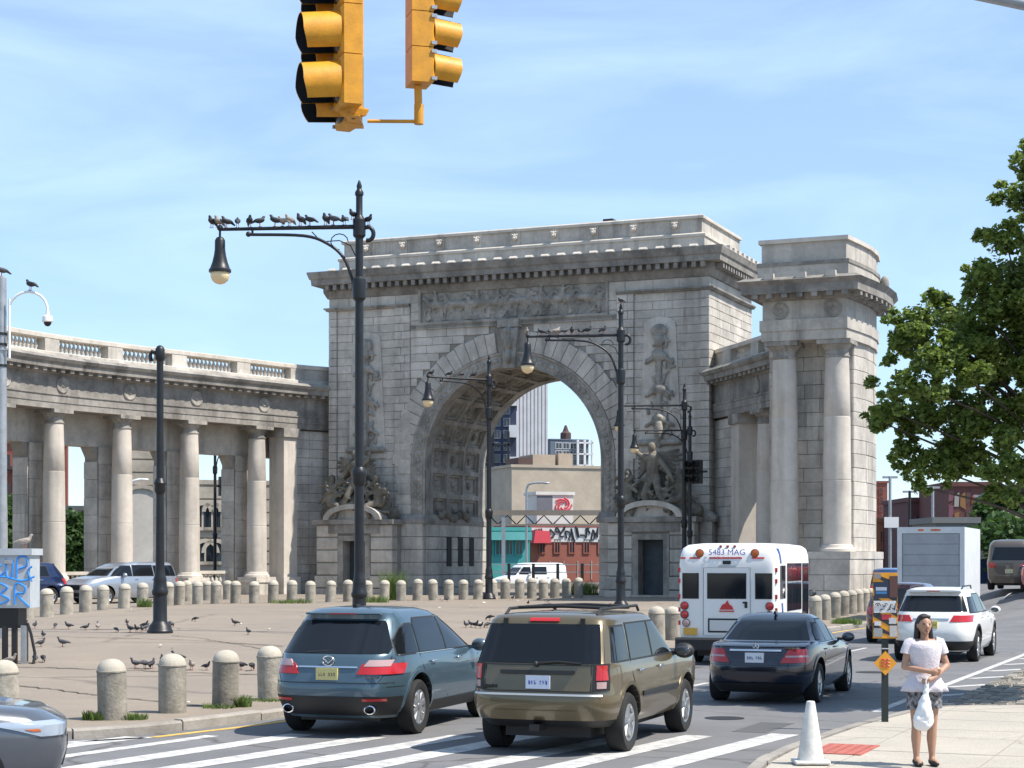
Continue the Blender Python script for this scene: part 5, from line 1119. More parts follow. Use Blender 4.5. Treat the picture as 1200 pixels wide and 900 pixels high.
def paint(name, c, metal=.35, rough=.32): return mat(name, c, rough, metal, .06, 2, coat=.9)

# ---- teal crossover
PT = paint('paint_teal', (.065, .112, .145)); LVT = [(.26, -2.25, 2.2, .86, 5), (.4, -2.42, 2.4, .93, 5), (.62, -2.5, 2.5, .965, 5.5), (.86, -2.44, 2.5, .965, 5.5), (1.0, -2.40, 2.3, .95, 5), (1.06, -2.37, 1.9, .93, 5), (1.1, -2.35, 1.3, .915, 5), (1.13, -2.32, 1.15, .90, 5), (1.42, -2.02, .5, .80, 5), (1.58, -1.86, .12, .73, 5), (1.66, -1.88, -.1, .67, 5), (1.71, -1.78, -.4, .56, 4.5), (1.735, -1.4, -.75, .35, 4)]
rt, bo, lf = vehicle('parked_crossover', 'teal crossover with silver emblem and yellow plate, waiting beside the kerb bollards', 'car', -1.72, 26.7, 18, LVT, PT, (-1.44, 1.44), .375, 10)
rt.name = 'crossover_car'
rw = P(lf, rt, 'rear_window', GLASS, [(1.13, ('r', -.76), ('r', .76)), (1.2, ('r', -.77), ('r', .77)), (1.52, ('r', -.62), ('r', .62)), (1.56, ('r', -.58), ('r', .58))], sub=4)
P(lf, rt, 'windscreen', GLASS, [(1.14, ('f', -.78), ('f', .78)), (1.6, ('f', -.6), ('f', .6))], sub=5)
side_windows(lf, rt, [[(1.12, -2.0, -1.42), (1.3, -1.95, -1.4), (1.46, -1.7, -1.36), (1.5, -1.5, -1.36)], [(1.12, -1.34, -.36), (1.5, -1.29, -.34), (1.57, -1.2, -.38)], [(1.12, -.28, .82), (1.3, -.27, .5), (1.58, -.3, -.05)]], frame=BLACK)
sp_ = MB(); sp_.stone(-.55, .55, -1.93, -1.6, 1.64, 1.665, .01); sp_.build('roof_spoiler', PT, rt); MB().box(-.2, .2, -1.938, -1.928, 1.644, 1.66).build('brake_light', TAIL, rt)
for sx, k in ((1, 'R'), (-1, 'L')):
    a = [(.86, ('r', .42), (k, -1.95)), (.98, ('r', .47), (k, -1.82)), (1.0, ('r', .5), (k, -1.85))]; a2 = [(.965, ('r', .5), ('r', .8)), (1.05, ('r', .56), ('r', .82))]
    if sx < 0: a = [(z, q, ('r', -p[1])) for z, p, q in a]; a2 = [(z, ('r', -q[1]), ('r', -p[1])) for z, p, q in a2]
    tl = P(lf, rt, 'tail_light', TAIL, a, off=.014, nt=14); P(lf, rt, 'light_cover', TAILC, a2, off=.018); P(lf, rt, 'reflector', TAIL, [(.5, ('r', .5*sx if sx > 0 else -.78), ('r', .78 if sx > 0 else -.5)), (.535, ('r', .5 if sx > 0 else -.78), ('r', .78 if sx > 0 else -.5))], off=.02)
P(lf, rt, 'lower_bumper', BLACK, [(.3, ('L', -1.95), ('R', -1.95)), (.56, ('L', -1.95), ('R', -1.95))], off=.012, nt=30)
P(lf, rt, 'tailgate_seam', BLACK, [(.74, ('r', -.86), ('r', .86)), (.75, ('r', -.86), ('r', .86))], off=.006)
P(lf, rt, 'chrome_strip', CHROME, [(.945, ('r', -.42), ('r', .42)), (.965, ('r', -.42), ('r', .42))], off=.02)
for k in 'RL': P(lf, rt, 'side_sill', BLACK, [(.27, (k, -.95), (k, .95)), (.42, (k, -.95), (k, .95))], off=.012)
plate(lf, rt, .86, (.62, .54, .22), (.22, .18, .1), .31, .16)
y = lf.rear(0, 1.03); em = MB(); em.tube([(.085*math.cos(R(a)), y-.025, 1.035+.065*math.sin(R(a))) for a in range(0, 361, 20)], .011, 6); eo = em.build('emblem', CHROME, rt, smooth=60); MB().tube([(-.07, y-.025, 1.06), (-.03, y-.025, 1.03), (0, y-.025, 1.0), (.03, y-.025, 1.03), (.07, y-.025, 1.06)], .009, 6).build('emblem_wing', CHROME, eo, smooth=60)
mb = MB()
for i in range(5): mb.box(.5+i*.05, .535+i*.05, lf.rear(.6, .82)-.018, lf.rear(.6, .82)+.02, .81, .835)
mb.build('badge_lettering', CHROME, rt, kind='stuff')
for sx in (-1, 1):
    M = Matrix.Translation((sx*.6, -2.30, .385)) @ Matrix.Rotation(R(90), 4, 'X'); ex = MB().lathe([(.06, -.2), (.062, .1), (.05, .104), (.045, -.1)], 16, M=M, cap=False); ex.v = [(x*1+ (x-sx*.62)*.35, y_, z) for x, y_, z in ex.v]; ex.build('exhaust_tip', CHROME, rt, smooth=40)
MB().tube([(-.35, lf.rear(-.3, 1.16)-.03, 1.14), (.05, lf.rear(0, 1.2)-.02, 1.17)], .013).build('rear_wiper', BLACK, rt)
mirror(rt, .93, .72, 1.13, PT); handles(lf, rt, (-.95, .1), .98, CHROME)
seam(lf, rt, [(-.31, .45), (-.31, 1.1)]); seam(lf, rt, [(-1.36, 1.1), (-1.3, .9), (-1.0, .6), (-.95, .45)]); seam(lf, rt, [(.95, .45), (.98, 1.0)]); arches(lf, rt, (-1.44, 1.44), .375, PT, .83)

for s_ in (-1, 1): rear_seam(lf, rt, [(s_*.80, 1.10), (s_*.80, .98), (s_*.76, .85), (s_*.70, .745)]); rear_seam(lf, rt, [(s_*.8, 1.12), (s_*.66, 1.55)])
P(lf, rt, 'fuel_door', PT, [(.86, ('R', -1.95), ('R', -1.78)), (1.0, ('R', -1.95), ('R', -1.78))], off=.004); P(lf, rt, 'bumper_seam', BLACK, [(.69, ('R', -2.3), ('R', -1.93)), (.696, ('R', -2.3), ('R', -1.93))], off=.004)
MB().tube([(lf.side(y, 1.105)+.006, y, 1.105) for y in (-2.0, -1.4, -.7, 0, .6, .85)], .006, 5).build('window_trim', CHROME, rt)
MB().box(-.03, .03, -1.5, -1.35, 1.73, 1.77).build('roof_antenna', BLACK, rt)
# ---- gold sport utility
PG = paint('paint_gold', (.135, .105, .055), .45, .34); LVJ = [(.34, -2.12, 2.15, .84, 6), (.46, -2.30, 2.3, .92, 6), (.7, -2.36, 2.36, .935, 7), (.76, -2.31, 2.36, .93, 7), (.95, -2.28, 2.34, .93, 8), (1.05, -2.26, 2.25, .92, 8), (1.09, -2.25, 1.9, .91, 8), (1.12, -2.24, 1.12, .90, 9), (1.15, -2.22, 1.0, .89, 9), (1.5, -2.05, .42, .815, 9), (1.64, -1.98, .2, .775, 9), (1.69, -1.92, .05, .73, 8), (1.72, -1.8, -.15, .58, 6), (1.735, -1.4, -.5, .4, 5)]
rt, bo, lf = vehicle('sport_utility_car', 'dusty gold boxy four-wheel-drive car with roof rails, stopped on the crosswalk', 'car', 1.085, 24.33, 20, LVJ, PG, (-1.39, 1.39), .37, 5)
P(lf, rt, 'rear_window', GLASS, [(1.13, ('r', -.80), ('r', .78)), (1.6, ('r', -.70), ('r', .70))], sub=5); P(lf, rt, 'windscreen', GLASS, [(1.16, ('f', -.76), ('f', .76)), (1.62, ('f', -.62), ('f', .62))], sub=5)
side_windows(lf, rt, [[(1.15, -1.98, -1.38), (1.56, -1.80, -1.34)], [(1.15, -1.28, -.34), (1.58, -1.22, -.34)], [(1.15, -.26, .72), (1.35, -.26, .42), (1.58, -.26, .08)]], frame=BLACK)
for sx, k in ((1, 'R'), (-1, 'L')):
    def rows(z0, z1, x0, y1):
        r_ = [(z0, ('r', x0), (k, y1)), (z1, ('r', x0), (k, y1))]
        return r_ if sx > 0 else [(z, q, ('r', -p[1])) for z, p, q in r_]
    P(lf, rt, 'tail_light', BLACK, rows(.8, 1.13, .70, -2.06), off=.01, nt=12); P(lf, rt, 'light_lens', TAIL, rows(.93, 1.11, .73, -2.1), off=.016, nt=12); P(lf, rt, 'light_cover', TAILC, rows(.83, .91, .74, -2.13), off=.016, nt=12)
P(lf, rt, 'rear_bumper', PG, [(.44, ('L', -1.85), ('R', -1.85)), (.74, ('L', -1.83), ('R', -1.83))], off=.035, nt=30, depth=.06)
P(lf, rt, 'bumper_step', mat('worn_steel', (.6, .58, .55), .35, .8), [(.742, ('r', -.78), ('r', .78)), (.765, ('r', -.78), ('r', .78))], off=.05); P(lf, rt, 'lower_valance', BLACK, [(.345, ('L', -1.8), ('R', -1.8)), (.44, ('L', -1.8), ('R', -1.8))], off=.012, nt=30)
P(lf, rt, 'light_bar', BLACK, [(1.0, ('r', -.46), ('r', .46)), (1.045, ('r', -.46), ('r', .46))], off=.028); P(lf, rt, 'tailgate_seam', BLACK, [(.79, ('r', -.7), ('r', .7)), (.798, ('r', -.7), ('r', .7))], off=.006)
P(lf, rt, 'brake_light', TAIL, [(1.635, ('r', -.19), ('r', .19)), (1.675, ('r', -.19), ('r', .19))], off=.02)
plate(lf, rt, .90, (.62, .66, .78), (.06, .1, .35), .31, .16, .02)
mb = MB().tube([(-.02, lf.rear(0, 1.14)-.04, 1.13), (.25, lf.rear(.2, 1.16)-.03, 1.15), (.55, lf.rear(.5, 1.14)-.025, 1.13)], .013); mb.ball((-.02, lf.rear(0, 1.13)-.03, 1.12), .035); mb.build('rear_wiper', BLACK, rt)
for x in (-.5, .5): MB().box(x-.03, x+.03, lf.rear(x, 1.62)-.03, lf.rear(x, 1.62)+.02, 1.52, 1.67).build('window_hinge', BLACK, rt)
for sx in (-1, 1):
    rl = MB().tube([(sx*.6, -1.75, 1.7), (sx*.6, -1.6, 1.775), (sx*.6, .0, 1.785), (sx*.58, .15, 1.72)], .02, 8).build('roof_rail', BLACK, rt, smooth=60)
    P(lf, rt, 'side_moulding', BLACK, [(.66, ('R' if sx > 0 else 'L', -.85), ('R' if sx > 0 else 'L', .88)), (.72, ('R' if sx > 0 else 'L', -.85), ('R' if sx > 0 else 'L', .88))], off=.018)
for y in (-1.3, -.35): MB().tube([(-.6, y, 1.78), (0, y, 1.8), (.6, y, 1.78)], .022, 8).build('roof_crossbar', BLACK, rt, smooth=60)
mirror(rt, .91, .78, 1.16, BLACK, 1.1); handles(lf, rt, (-.95, -.02), 1.0, CHROME)
seam(lf, rt, [(-.3, .42), (-.3, 1.14)]); seam(lf, rt, [(-1.32, 1.14), (-1.28, .95), (-.98, .62), (-.92, .42)]); seam(lf, rt, [(.9, .42), (.95, 1.08)]); arches(lf, rt, (-1.39, 1.39), .37, PG, .8)
mb = MB()
for i in range(4): mb.box(-.7+i*.05, -.665+i*.05, lf.rear(-.6, .84)-.016, lf.rear(-.6, .84)+.02, .825, .86)
mb.build('badge_lettering', BLACK, rt, kind='stuff')

for s_ in (-1, 1): rear_seam(lf, rt, [(s_*.68, 1.12), (s_*.68, .8)]); rear_seam(lf, rt, [(s_*.82, 1.13), (s_*.73, 1.6)])
P(lf, rt, 'window_seam', BLACK, [(1.105, ('r', -.8), ('r', .8)), (1.115, ('r', -.8), ('r', .8))], off=.006); P(lf, rt, 'bumper_shadow_line', mat('bumper_shadow', (.07, .055, .03), .5), [(.56, ('r', -.5), ('r', .5)), (.565, ('r', -.5), ('r', .5))], off=.04)  # thin strip in darkened body gold paints a shadow line across the bumper
M_h = Matrix.Translation((.0, -2.2, .36)); MB().box(-.06, .06, -.2, .1, -.05, .03, M_h).build('tow_hitch', BLACK, rt)
# ---- dark sedan
PB = paint('paint_midnight', (.005, .008, .02), .1, .2); LVM = [(.2, -2.2, 2.2, .82, 5), (.34, -2.36, 2.36, .90, 5), (.55, -2.42, 2.44, .925, 5), (.72, -2.39, 2.4, .925, 5), (.86, -2.33, 2.2, .915, 5), (.9, -2.3, 1.8, .905, 5), (.95, -2.26, 1.3, .895, 5), (.985, -2.18, .95, .88, 5), (1.01, -1.75, .82, .86, 5), (1.03, -1.48, .75, .85, 5), (1.25, -1.12, .3, .74, 4.5), (1.38, -.85, -.02, .66, 4.5), (1.44, -.65, -.2, .56, 4), (1.47, -.5, -.35, .35, 3.5)]
rt, bo, lf = vehicle('sedan_car', 'glossy black saloon car with chrome boot strip behind the minibus', 'car', 4.79, 32.09, 20, LVM, PB, (-1.435, 1.435), .335, 5)
P(lf, rt, 'rear_window', GLASS, [(1.03, ('r', -.72), ('r', .72)), (1.38, ('r', -.54), ('r', .54))], sub=5); P(lf, rt, 'windscreen', GLASS, [(1.03, ('f', -.72), ('f', .72)), (1.38, ('f', -.54), ('f', .54))], sub=5)
side_windows(lf, rt, [[(1.0, -1.25, -.75), (1.15, -1.1, -.72), (1.3, -.85, -.7)], [(1.0, -.7, -.12), (1.36, -.68, -.14)], [(1.0, -.05, .68), (1.2, -.05, .32), (1.36, -.06, .0)]], frame=BLACK)
for sx, k in ((1, 'R'), (-1, 'L')):
    def rows(z0, z1, x0, x1, y1):
        r_ = [(z0, ('r', x0), (k, y1)), (z1, ('r', x1), (k, y1-.05))]
        return r_ if sx > 0 else [(z, q, ('r', -p[1])) for z, p, q in r_]
    tl = P(lf, rt, 'tail_light', TAIL, rows(.70, .92, .42, .54, -1.98), off=.012, nt=14); P(lf, rt, 'light_strip', TAILC, rows(.79, .82, .5, .5, -2.0), off=.017, nt=14)
P(lf, rt, 'chrome_strip', CHROME, [(.885, ('r', -.42), ('r', .42)), (.915, ('r', -.42), ('r', .42))], off=.02); plate(lf, rt, .78, (.72, .74, .76), (.08, .12, .25), .31, .16)
P(lf, rt, 'boot_lip', PB, [(.955, ('r', -.78), ('r', .78)), (.99, ('r', -.76), ('r', .76))], off=.015)
y = lf.rear(0, .95)-.03; em = MB().tube([(.05*math.cos(R(a)), y, .96+.05*math.sin(R(a))) for a in range(0, 361, 20)], .007, 6); eo = em.build('emblem', CHROME, rt); 
for a in (90, 210, 330): MB().tube([(0, y, .96), (.05*math.cos(R(a)), y, .96+.05*math.sin(R(a)))], .006, 5).build('emblem_spoke', CHROME, eo)
for x0, n_ in ((-.62, 4), (.48, 6)):
    mb = MB(); 
    for i in range(n_): mb.box(x0+i*.036, x0+.028+i*.036, lf.rear(x0, .935)-.018, lf.rear(x0, .935)+.02, .925, .95)
    mb.build('badge_lettering', CHROME, rt, kind='stuff')
P(lf, rt, 'bumper_seam', BLACK, [(.655, ('r', -.8), ('r', .8)), (.66, ('r', -.8), ('r', .8))], off=.006); P(lf, rt, 'lower_bumper', BLACK, [(.22, ('r', -.7), ('r', .7)), (.36, ('r', -.75), ('r', .75))], off=.012)
mirror(rt, .89, .62, 1.02, PB, .9); handles(lf, rt, (-.85, .0), .88, CHROME); seam(lf, rt, [(-.09, .35), (-.09, .99)]); seam(lf, rt, [(-.98, .99), (-1.0, .8), (-.85, .4)]); seam(lf, rt, [(.85, .35), (.88, .95)])
MB().box(-.02, .02, -.75, -.6, 1.44, 1.5).build('roof_antenna', PB, rt)
P(lf, rt, 'window_trim', CHROME, [(.982, ('R', -1.35), ('R', .75)), (.992, ('R', -1.35), ('R', .75))], off=.014); arches(lf, rt, (-1.435, 1.435), .335, PB, .795)

for s_ in (-1, 1): rear_seam(lf, rt, [(s_*.4, .67), (s_*.4, .72)]); rear_seam(lf, rt, [(s_*.8, .93), (s_*.82, .97)])
# ---- white crossover on the right
PW = paint('paint_white', (.78, .78, .76), 0, .35); LVH = [(.26, -2.2, 2.2, .86, 5), (.42, -2.4, 2.4, .94, 5), (.66, -2.46, 2.46, .965, 5.5), (.9, -2.4, 2.46, .965, 5.5), (1.02, -2.35, 2.25, .955, 5), (1.08, -2.32, 1.8, .935, 5), (1.13, -2.29, 1.2, .915, 5), (1.17, -2.26, 1.05, .90, 5), (1.45, -2.02, .48, .80, 5), (1.6, -1.9, .15, .74, 5), (1.68, -1.9, -.1, .67, 5), (1.72, -1.75, -.35, .55, 4.5), (1.74, -1.4, -.7, .35, 4)]
rt, bo, lf = vehicle('crossover_car', 'clean white crossover with dark rear glass driving away beyond the sign post', 'car', 10.57, 44.26, 22, LVH, PW, (-1.42, 1.42), .37, 10)
P(lf, rt, 'rear_window', GLASS, [(1.18, ('r', -.78), ('r', .78)), (1.54, ('r', -.64), ('r', .64))], sub=5); P(lf, rt, 'windscreen', GLASS, [(1.18, ('f', -.76), ('f', .76)), (1.6, ('f', -.6), ('f', .6))], sub=5)
side_windows(lf, rt, [[(1.16, -1.98, -1.4), (1.5, -1.72, -1.36)], [(1.16, -1.34, -.34), (1.57, -1.26, -.36)], [(1.16, -.26, .75), (1.35, -.26, .45), (1.58, -.28, .0)]], frame=BLACK)
MB().box(-.62, .62, -2.02, -1.7, 1.63, 1.67).build('roof_spoiler', PW, rt); MB().box(-.15, .15, -2.03, -2.015, 1.64, 1.66).build('brake_light', TAIL, rt)
for sx, k in ((1, 'R'), (-1, 'L')):
    r_ = [(.95, ('r', .42), (k, -1.95)), (1.1, ('r', .5), (k, -1.8))]; r_ = r_ if sx > 0 else [(z, q, ('r', -p[1])) for z, p, q in r_]; P(lf, rt, 'tail_light', TAIL, r_, off=.014, nt=14)
P(lf, rt, 'lower_bumper', BLACK, [(.28, ('L', -1.9), ('R', -1.9)), (.5, ('L', -1.9), ('R', -1.9))], off=.012, nt=30); P(lf, rt, 'chrome_strip', CHROME, [(1.0, ('r', -.4), ('r', .4)), (1.03, ('r', -.4), ('r', .4))], off=.018); plate(lf, rt, .88, (.75, .62, .16), (.1, .08, .05)); mirror(rt, .92, .72, 1.16, PW); handles(lf, rt, (-.95, .05), 1.02, CHROME)
seam(lf, rt, [(-.3, .45), (-.3, 1.14)]); seam(lf, rt, [(.9, .45), (.95, 1.1)]); arches(lf, rt, (-1.42, 1.42), .37, BLACK, .83)
for sx in (-1, 1): MB().tube([(sx*.6, -1.7, 1.7), (sx*.6, -1.5, 1.76), (sx*.58, -.1, 1.76), (sx*.57, .05, 1.68)], .018, 8).build('roof_rail', BLACK, rt)

# ---- white minibus
PBW = mat('paint_bus_white', (.80, .80, .79), .38, 0, .06, 1.5, coat=.3); BR = mat('bus_red', (.55, .03, .03), .4); BB = mat('bus_blue', (.03, .06, .28), .4); AMB = mat('amber_lens', (.55, .12, .02), .25)
LVB = [(.55, -3.1, 1.7, 1.12, 16), (.8, -3.12, 1.72, 1.15, 16), (2.3, -3.12, 1.72, 1.15, 16), (2.5, -3.08, 1.68, 1.14, 14), (2.64, -3.02, 1.62, 1.11, 12), (2.72, -2.9, 1.5, 1.03, 9), (2.76, -2.5, 1.1, .8, 6)]
rt, bo, lf = vehicle('minibus', 'white minibus with blue number lettering and red stripes on its back', 'bus', 5.8, 43.95, 18, LVB, PBW, (-1.75, 2.2), .38, 6, wells=False, track=.98)
hd = Loft([(.5, 1.5, 2.9, .92, 5), (.8, 1.5, 3.05, .97, 5), (1.15, 1.5, 3.0, .96, 5), (1.3, 1.5, 2.7, .9, 4), (1.38, 1.5, 1.9, .85, 4), (1.9, 1.4, 1.75, .8, 4)]); hd.body(48).build('bonnet', PBW, rt, smooth=38)
rb = lambda x0, x1, z0, z1, off=.006, d=.03: lf.patch([(z0, ('r', x0), ('r', x1)), (z1, ('r', x0), ('r', x1))], off=off, depth=d, nt=6)
for a, b in ((-1.0, -.66), (.66, 1.0)):
    rb(a-.02, b+.02, 1.5, 2.08, .008).build('window_rubber', BLACK, rt); rb(a, b, 1.52, 2.06, .014).build('rear_window', GLASS, rt)
dr = rb(-.52, .52, .68, 2.2, .012).build('rear_door', PBW, rt); 
for z0, z1, x0, x1 in ((.68, 2.2, -.535, -.525), (.68, 2.2, .525, .535), (2.2, 2.21, -.53, .53)): rb(x0, x1, z0, z1, .014).build('door_gasket', GREY, rt)
rb(-.44, .44, 1.5, 2.08, .018).build('window_rubber', BLACK, dr); rb(-.42, .42, 1.52, 2.06, .024).build('door_window', GLASS, dr)
rb(.40, .46, 1.3, 1.44, .03).build('door_handle', BLACK, dr); rb(.36, .42, 1.4, 1.44, .04).build('door_latch', BLACK, dr)
rb(-.42, .42, .74, 1.06, .02).build('plate_frame', BLACK, dr); rb(-.38, .38, .78, 1.02, .026).build('plate_panel', mat('panel_grey', (.6, .6, .6), .5), dr)
for a, b in ((-1.08, -.95), (-.4, .34), (.56, .84), (-.85, -.62)): rb(a, b, 2.405, 2.44, .012).build('red_stripe', BR, rt)
for k in ('R', 'L'):
    for z in (.95, 1.25, 1.55, 1.9, 2.15): 
        sx = 1 if k == 'R' else -1; x = 1.13*sx; MB().box(min(x, x-.05*sx), max(x, x-.05*sx), lf.rear(1.1, z)-.035, lf.rear(1.1, z)+.02, z-.05, z+.05).build('reflector', BR, rt)
def disc(x, z, r_, m, parent=None, off=.02, h=.03, name='lamp'):
    M = Matrix.Translation((x, lf.rear(x, z)-off, z)) @ Matrix.Rotation(R(90), 4, 'X'); MB().lathe([(r_*1.12, -.02), (r_*1.12, .01)], 16, M=M).build('lamp_ring', BLACK, rt); return MB().lathe([(r_, 0), (r_*.9, h*.7), (r_*.3, h)], 16, M=M).build(name, m, parent or rt, smooth=40)
for sx in (-1, 1): disc(sx*.63, 2.53, .085, AMB, name='warning_lamp'); disc(sx*.97, 1.34, .085, TAIL, name='tail_light'); disc(sx*.97, 1.14, .085, TAIL, name='tail_light'); disc(sx*.93, .95, .08, TAILC, name='reverse_light')
for x in (-.16, 0, .16): MB().box(x-.03, x+.03, -3.03, -2.95, 2.67, 2.71).build('marker_lamp', TAIL, rt)
tm = text_mesh('5483 MAG', .19, BB, .003); link('number_lettering', tm, rt, loc=(.0, lf.rear(0, 2.53)-.045, 2.545), rot=(R(74), 0, 0))
lg = MB(); lg.prism([(-.16, 1.26), (.16, 1.26), (.12, 1.34), (.06, 1.38), (.02, 1.47), (-.03, 1.4), (-.1, 1.37)], -3.15, -3.14); lgo = lg.build('red_logo', BR, dr); MB().box(-.17, .17, -3.152, -3.14, 1.21, 1.235).build('logo_caption', BR, lgo)
MB().box(-.09, .09, -3.135, -3.12, 2.28, 2.36).build('maker_badge', BLACK, rt); MB().box(-.2, .2, -3.135, -3.12, 2.235, 2.25).build('maker_caption', GREY, rt)
MB().box(-.99, -.68, -3.15, -3.12, .68, .84).build('licence_plate', mat('plate_orange', (.7, .4, .06), .5, 0, .1, 20), rt)
MB().stone(-1.16, 1.16, -3.3, -3.0, .32, .62, .04).build('rear_bumper', BLACK, rt)
for k, sx in (('R', 1), ('L', -1)):
    P(lf, rt, 'side_window', GLASS, [(1.5, (k, -2.75), (k, -2.1)), (2.25, (k, -2.75), (k, -2.1))], off=.01); P(lf, rt, 'passenger_door', BLACK, [(.62, (k, .35), (k, 1.35)), (2.3, (k, .35), (k, 1.35))], off=.008)
    for y0, y1 in ((-1.85, -1.2), (-1.15, -.5), (-.45, .2)):
        P(lf, rt, 'side_window', GLASS, [(1.2, (k, y0), (k, y1)), (2.3, (k, y0), (k, y1))], off=.01); P(lf, rt, 'window_bar', GREY, [(1.85, (k, y0), (k, y1)), (1.88, (k, y0), (k, y1))], off=.014)
    P(lf, rt, 'side_window', GLASS, [(.75, (k, .42), (k, .83)), (2.25, (k, .42), (k, .83))], off=.014); P(lf, rt, 'side_window', GLASS, [(.75, (k, .88), (k, 1.28)), (2.25, (k, .88), (k, 1.28))], off=.014)
    P(lf, rt, 'blue_stripe', BB, [(.7, (k, -2.35), (k, -2.2)), (1.4, (k, -2.6), (k, -2.45))], off=.008); P(lf, rt, 'blue_stripe', BB, [(2.3, (k, -2.75), (k, -2.6)), (2.64, (k, -2.85), (k, -2.7))], off=.01); P(lf, rt, 'skirt_stripe', BB, [(.72, (k, -2.1), (k, .3)), (.8, (k, -2.1), (k, .3))], off=.008)
mirror(rt, 1.0, 1.95, 1.55, BLACK, .9)

# ---- box truck
PTK = mat('truck_white', (.62, .64, .65), .5, 0, .12, 1.5); RT_ = link('box_truck', None, loc=(16.2, 68.8, 0), rz=-R(20), label='white box truck with grey roller door ahead of the white crossover', cat='truck')
MB().stone(-1.2, 1.2, -2.9, 2.6, .95, 3.55, .03).build('cargo_box', PTK, RT_)
dr = None
rd = MB().box(-1.02, 1.02, -2.93, -2.88, 1.0, 3.32).build('roller_door', mat('door_grey', (.34, .36, .38), .5, 0, .15, 2), RT_)
for i in range(6): MB().stone(-1.0, 1.0, -2.95, -2.92, 1.02+i*.385, 1.02+i*.385+.37, .012).build('door_slat', mat('door_grey', (.34, .36, .38)), rd)
fm = MB(); fm.box(-1.2, -1.03, -2.97, -2.88, .9, 3.56); fm.build('door_post', PTK, RT_); MB().box(1.03, 1.2, -2.97, -2.88, .9, 3.56).build('door_post', PTK, RT_); MB().box(-1.03, 1.03, -2.97, -2.88, 3.33, 3.56).build('door_header', PTK, RT_)
for x in (-.35, .1, .25): MB().box(x-.1, x+.1, -2.985, -2.97, 3.42, 3.48).build('marker_lamp', AMB, RT_)
MB().box(-1.1, 1.1, -2.95, -2.7, .6, .75).build('rear_bumper', BLACK, RT_); MB().box(-.5, .5, -2.6, 3.8, .55, .95).build('chassis', BLACK, RT_)
cabl = Loft([(.5, 2.7, 4.6, 1.0, 6), (1.2, 2.7, 4.7, 1.05, 6), (1.6, 2.7, 4.5, 1.0, 6), (2.4, 2.7, 3.9, .9, 6), (2.55, 2.8, 3.6, .7, 5)]); cabl.body(40).build('cab', PTK, RT_, smooth=38); P(cabl, RT_, 'windscreen', GLASS, [(1.65, ('f', -.85), ('f', .85)), (2.35, ('f', -.75), ('f', .75))])
for y in (-1.7, 3.6):
    for sx in (-1, 1): WM.setdefault((.42, .3, 6), wheel_meshes(.42, .3, 6)); w_ = link('wheel', WM[(.42, .3, 6)][0], RT_, loc=(sx*.95, y, .415), rz=0 if sx > 0 else math.pi); link('rim', WM[(.42, .3, 6)][1], w_)
# ---- simpler cars farther off
def far_car(name, label, X, Y, yaw, lv, pm, ax, z=None, wins=(), rear=True, front=True, r=.34, cat='car', van=False, lights=True):
    rt, bo, lf = vehicle(name, label, cat, X, Y, yaw, lv, pm, ax, r, 5, z=z)
    zt = lv[-4][0]; zb = [l for l in lv if l[2] < lv[2][2]-.8][0][0]
    P(lf, rt, 'rear_window', GLASS, [(zb+.02, ('r', -.72), ('r', .72)), (zt-.04, ('r', -.6), ('r', .6))], sub=4); P(lf, rt, 'windscreen', GLASS, [(zb+.03, ('f', -.74), ('f', .74)), (zt-.03, ('f', -.6), ('f', .6))], sub=5)
    side_windows(lf, rt, wins, frame=BLACK)
    for sx in (-1, 1):
        P(lf, rt, 'tail_light', TAIL, [(zb-.3, ('r', .55 if sx > 0 else -.86), ('r', .86 if sx > 0 else -.55)), (zb-.08, ('r', .6 if sx > 0 else -.86), ('r', .86 if sx > 0 else -.6))], off=.014)
        P(lf, rt, 'headlight', TAILC, [(.66, ('f', .5 if sx > 0 else -.82), ('f', .82 if sx > 0 else -.5)), (.82, ('f', .55 if sx > 0 else -.8), ('f', .8 if sx > 0 else -.55))], off=.014)
    P(lf, rt, 'front_grille', BLACK, [(.58, ('f', -.42), ('f', .42)), (.78, ('f', -.46), ('f', .46))], off=.012); P(lf, rt, 'lower_grille', BLACK, [(.3, ('f', -.6), ('f', .6)), (.46, ('f', -.6), ('f', .6))], off=.012)
    plate(lf, rt, .8, (.7, .65, .4), (.1, .1, .1)); mirror(rt, lv[4][3]-.02, .7, zb+.05, pm); handles(lf, rt, (-.9, .0), zb-.12, CHROME)
    return rt, lf
LVV = [(.24, -2.35, 2.35, .86, 5), (.45, -2.52, 2.52, .97, 5), (.8, -2.5, 2.55, .99, 5.5), (1.0, -2.46, 2.3, .98, 5.5), (1.1, -2.44, 1.9, .96, 5.5), (1.14, -2.43, 1.5, .95, 5.5), (1.5, -2.3, .9, .84, 5.5), (1.66, -2.2, .5, .78, 5), (1.72, -2.1, .2, .66, 5), (1.75, -1.7, -.2, .4, 4)]
SW = [[(1.16, -2.2, -1.0), (1.58, -2.05, -.98)], [(1.16, -.92, .15), (1.6, -.9, .12)], [(1.16, .22, 1.25), (1.35, .22, 1.0), (1.58, .22, .62)]]
rt, lf = far_car('minivan_car', 'silver minivan parked behind bollards in front of the colonnade', -16.6, 77.5, 180+40, LVV, paint('paint_silver', (.42, .46, .52), .6, .3), (-1.5, 1.5), ground_z(-16.6, 77.5), SW)
far_car('hatchback_car', 'dark blue car half hidden behind the graffiti cabinet', -20.6, 74.5, 180+40, LVH, paint('paint_navy', (.012, .025, .08), .4, .25), (-1.42, 1.42), ground_z(-20.6, 74.5), [[(1.16, -1.34, -.34), (1.57, -1.26, -.36)], [(1.16, -.26, .75), (1.58, -.28, .0)]])
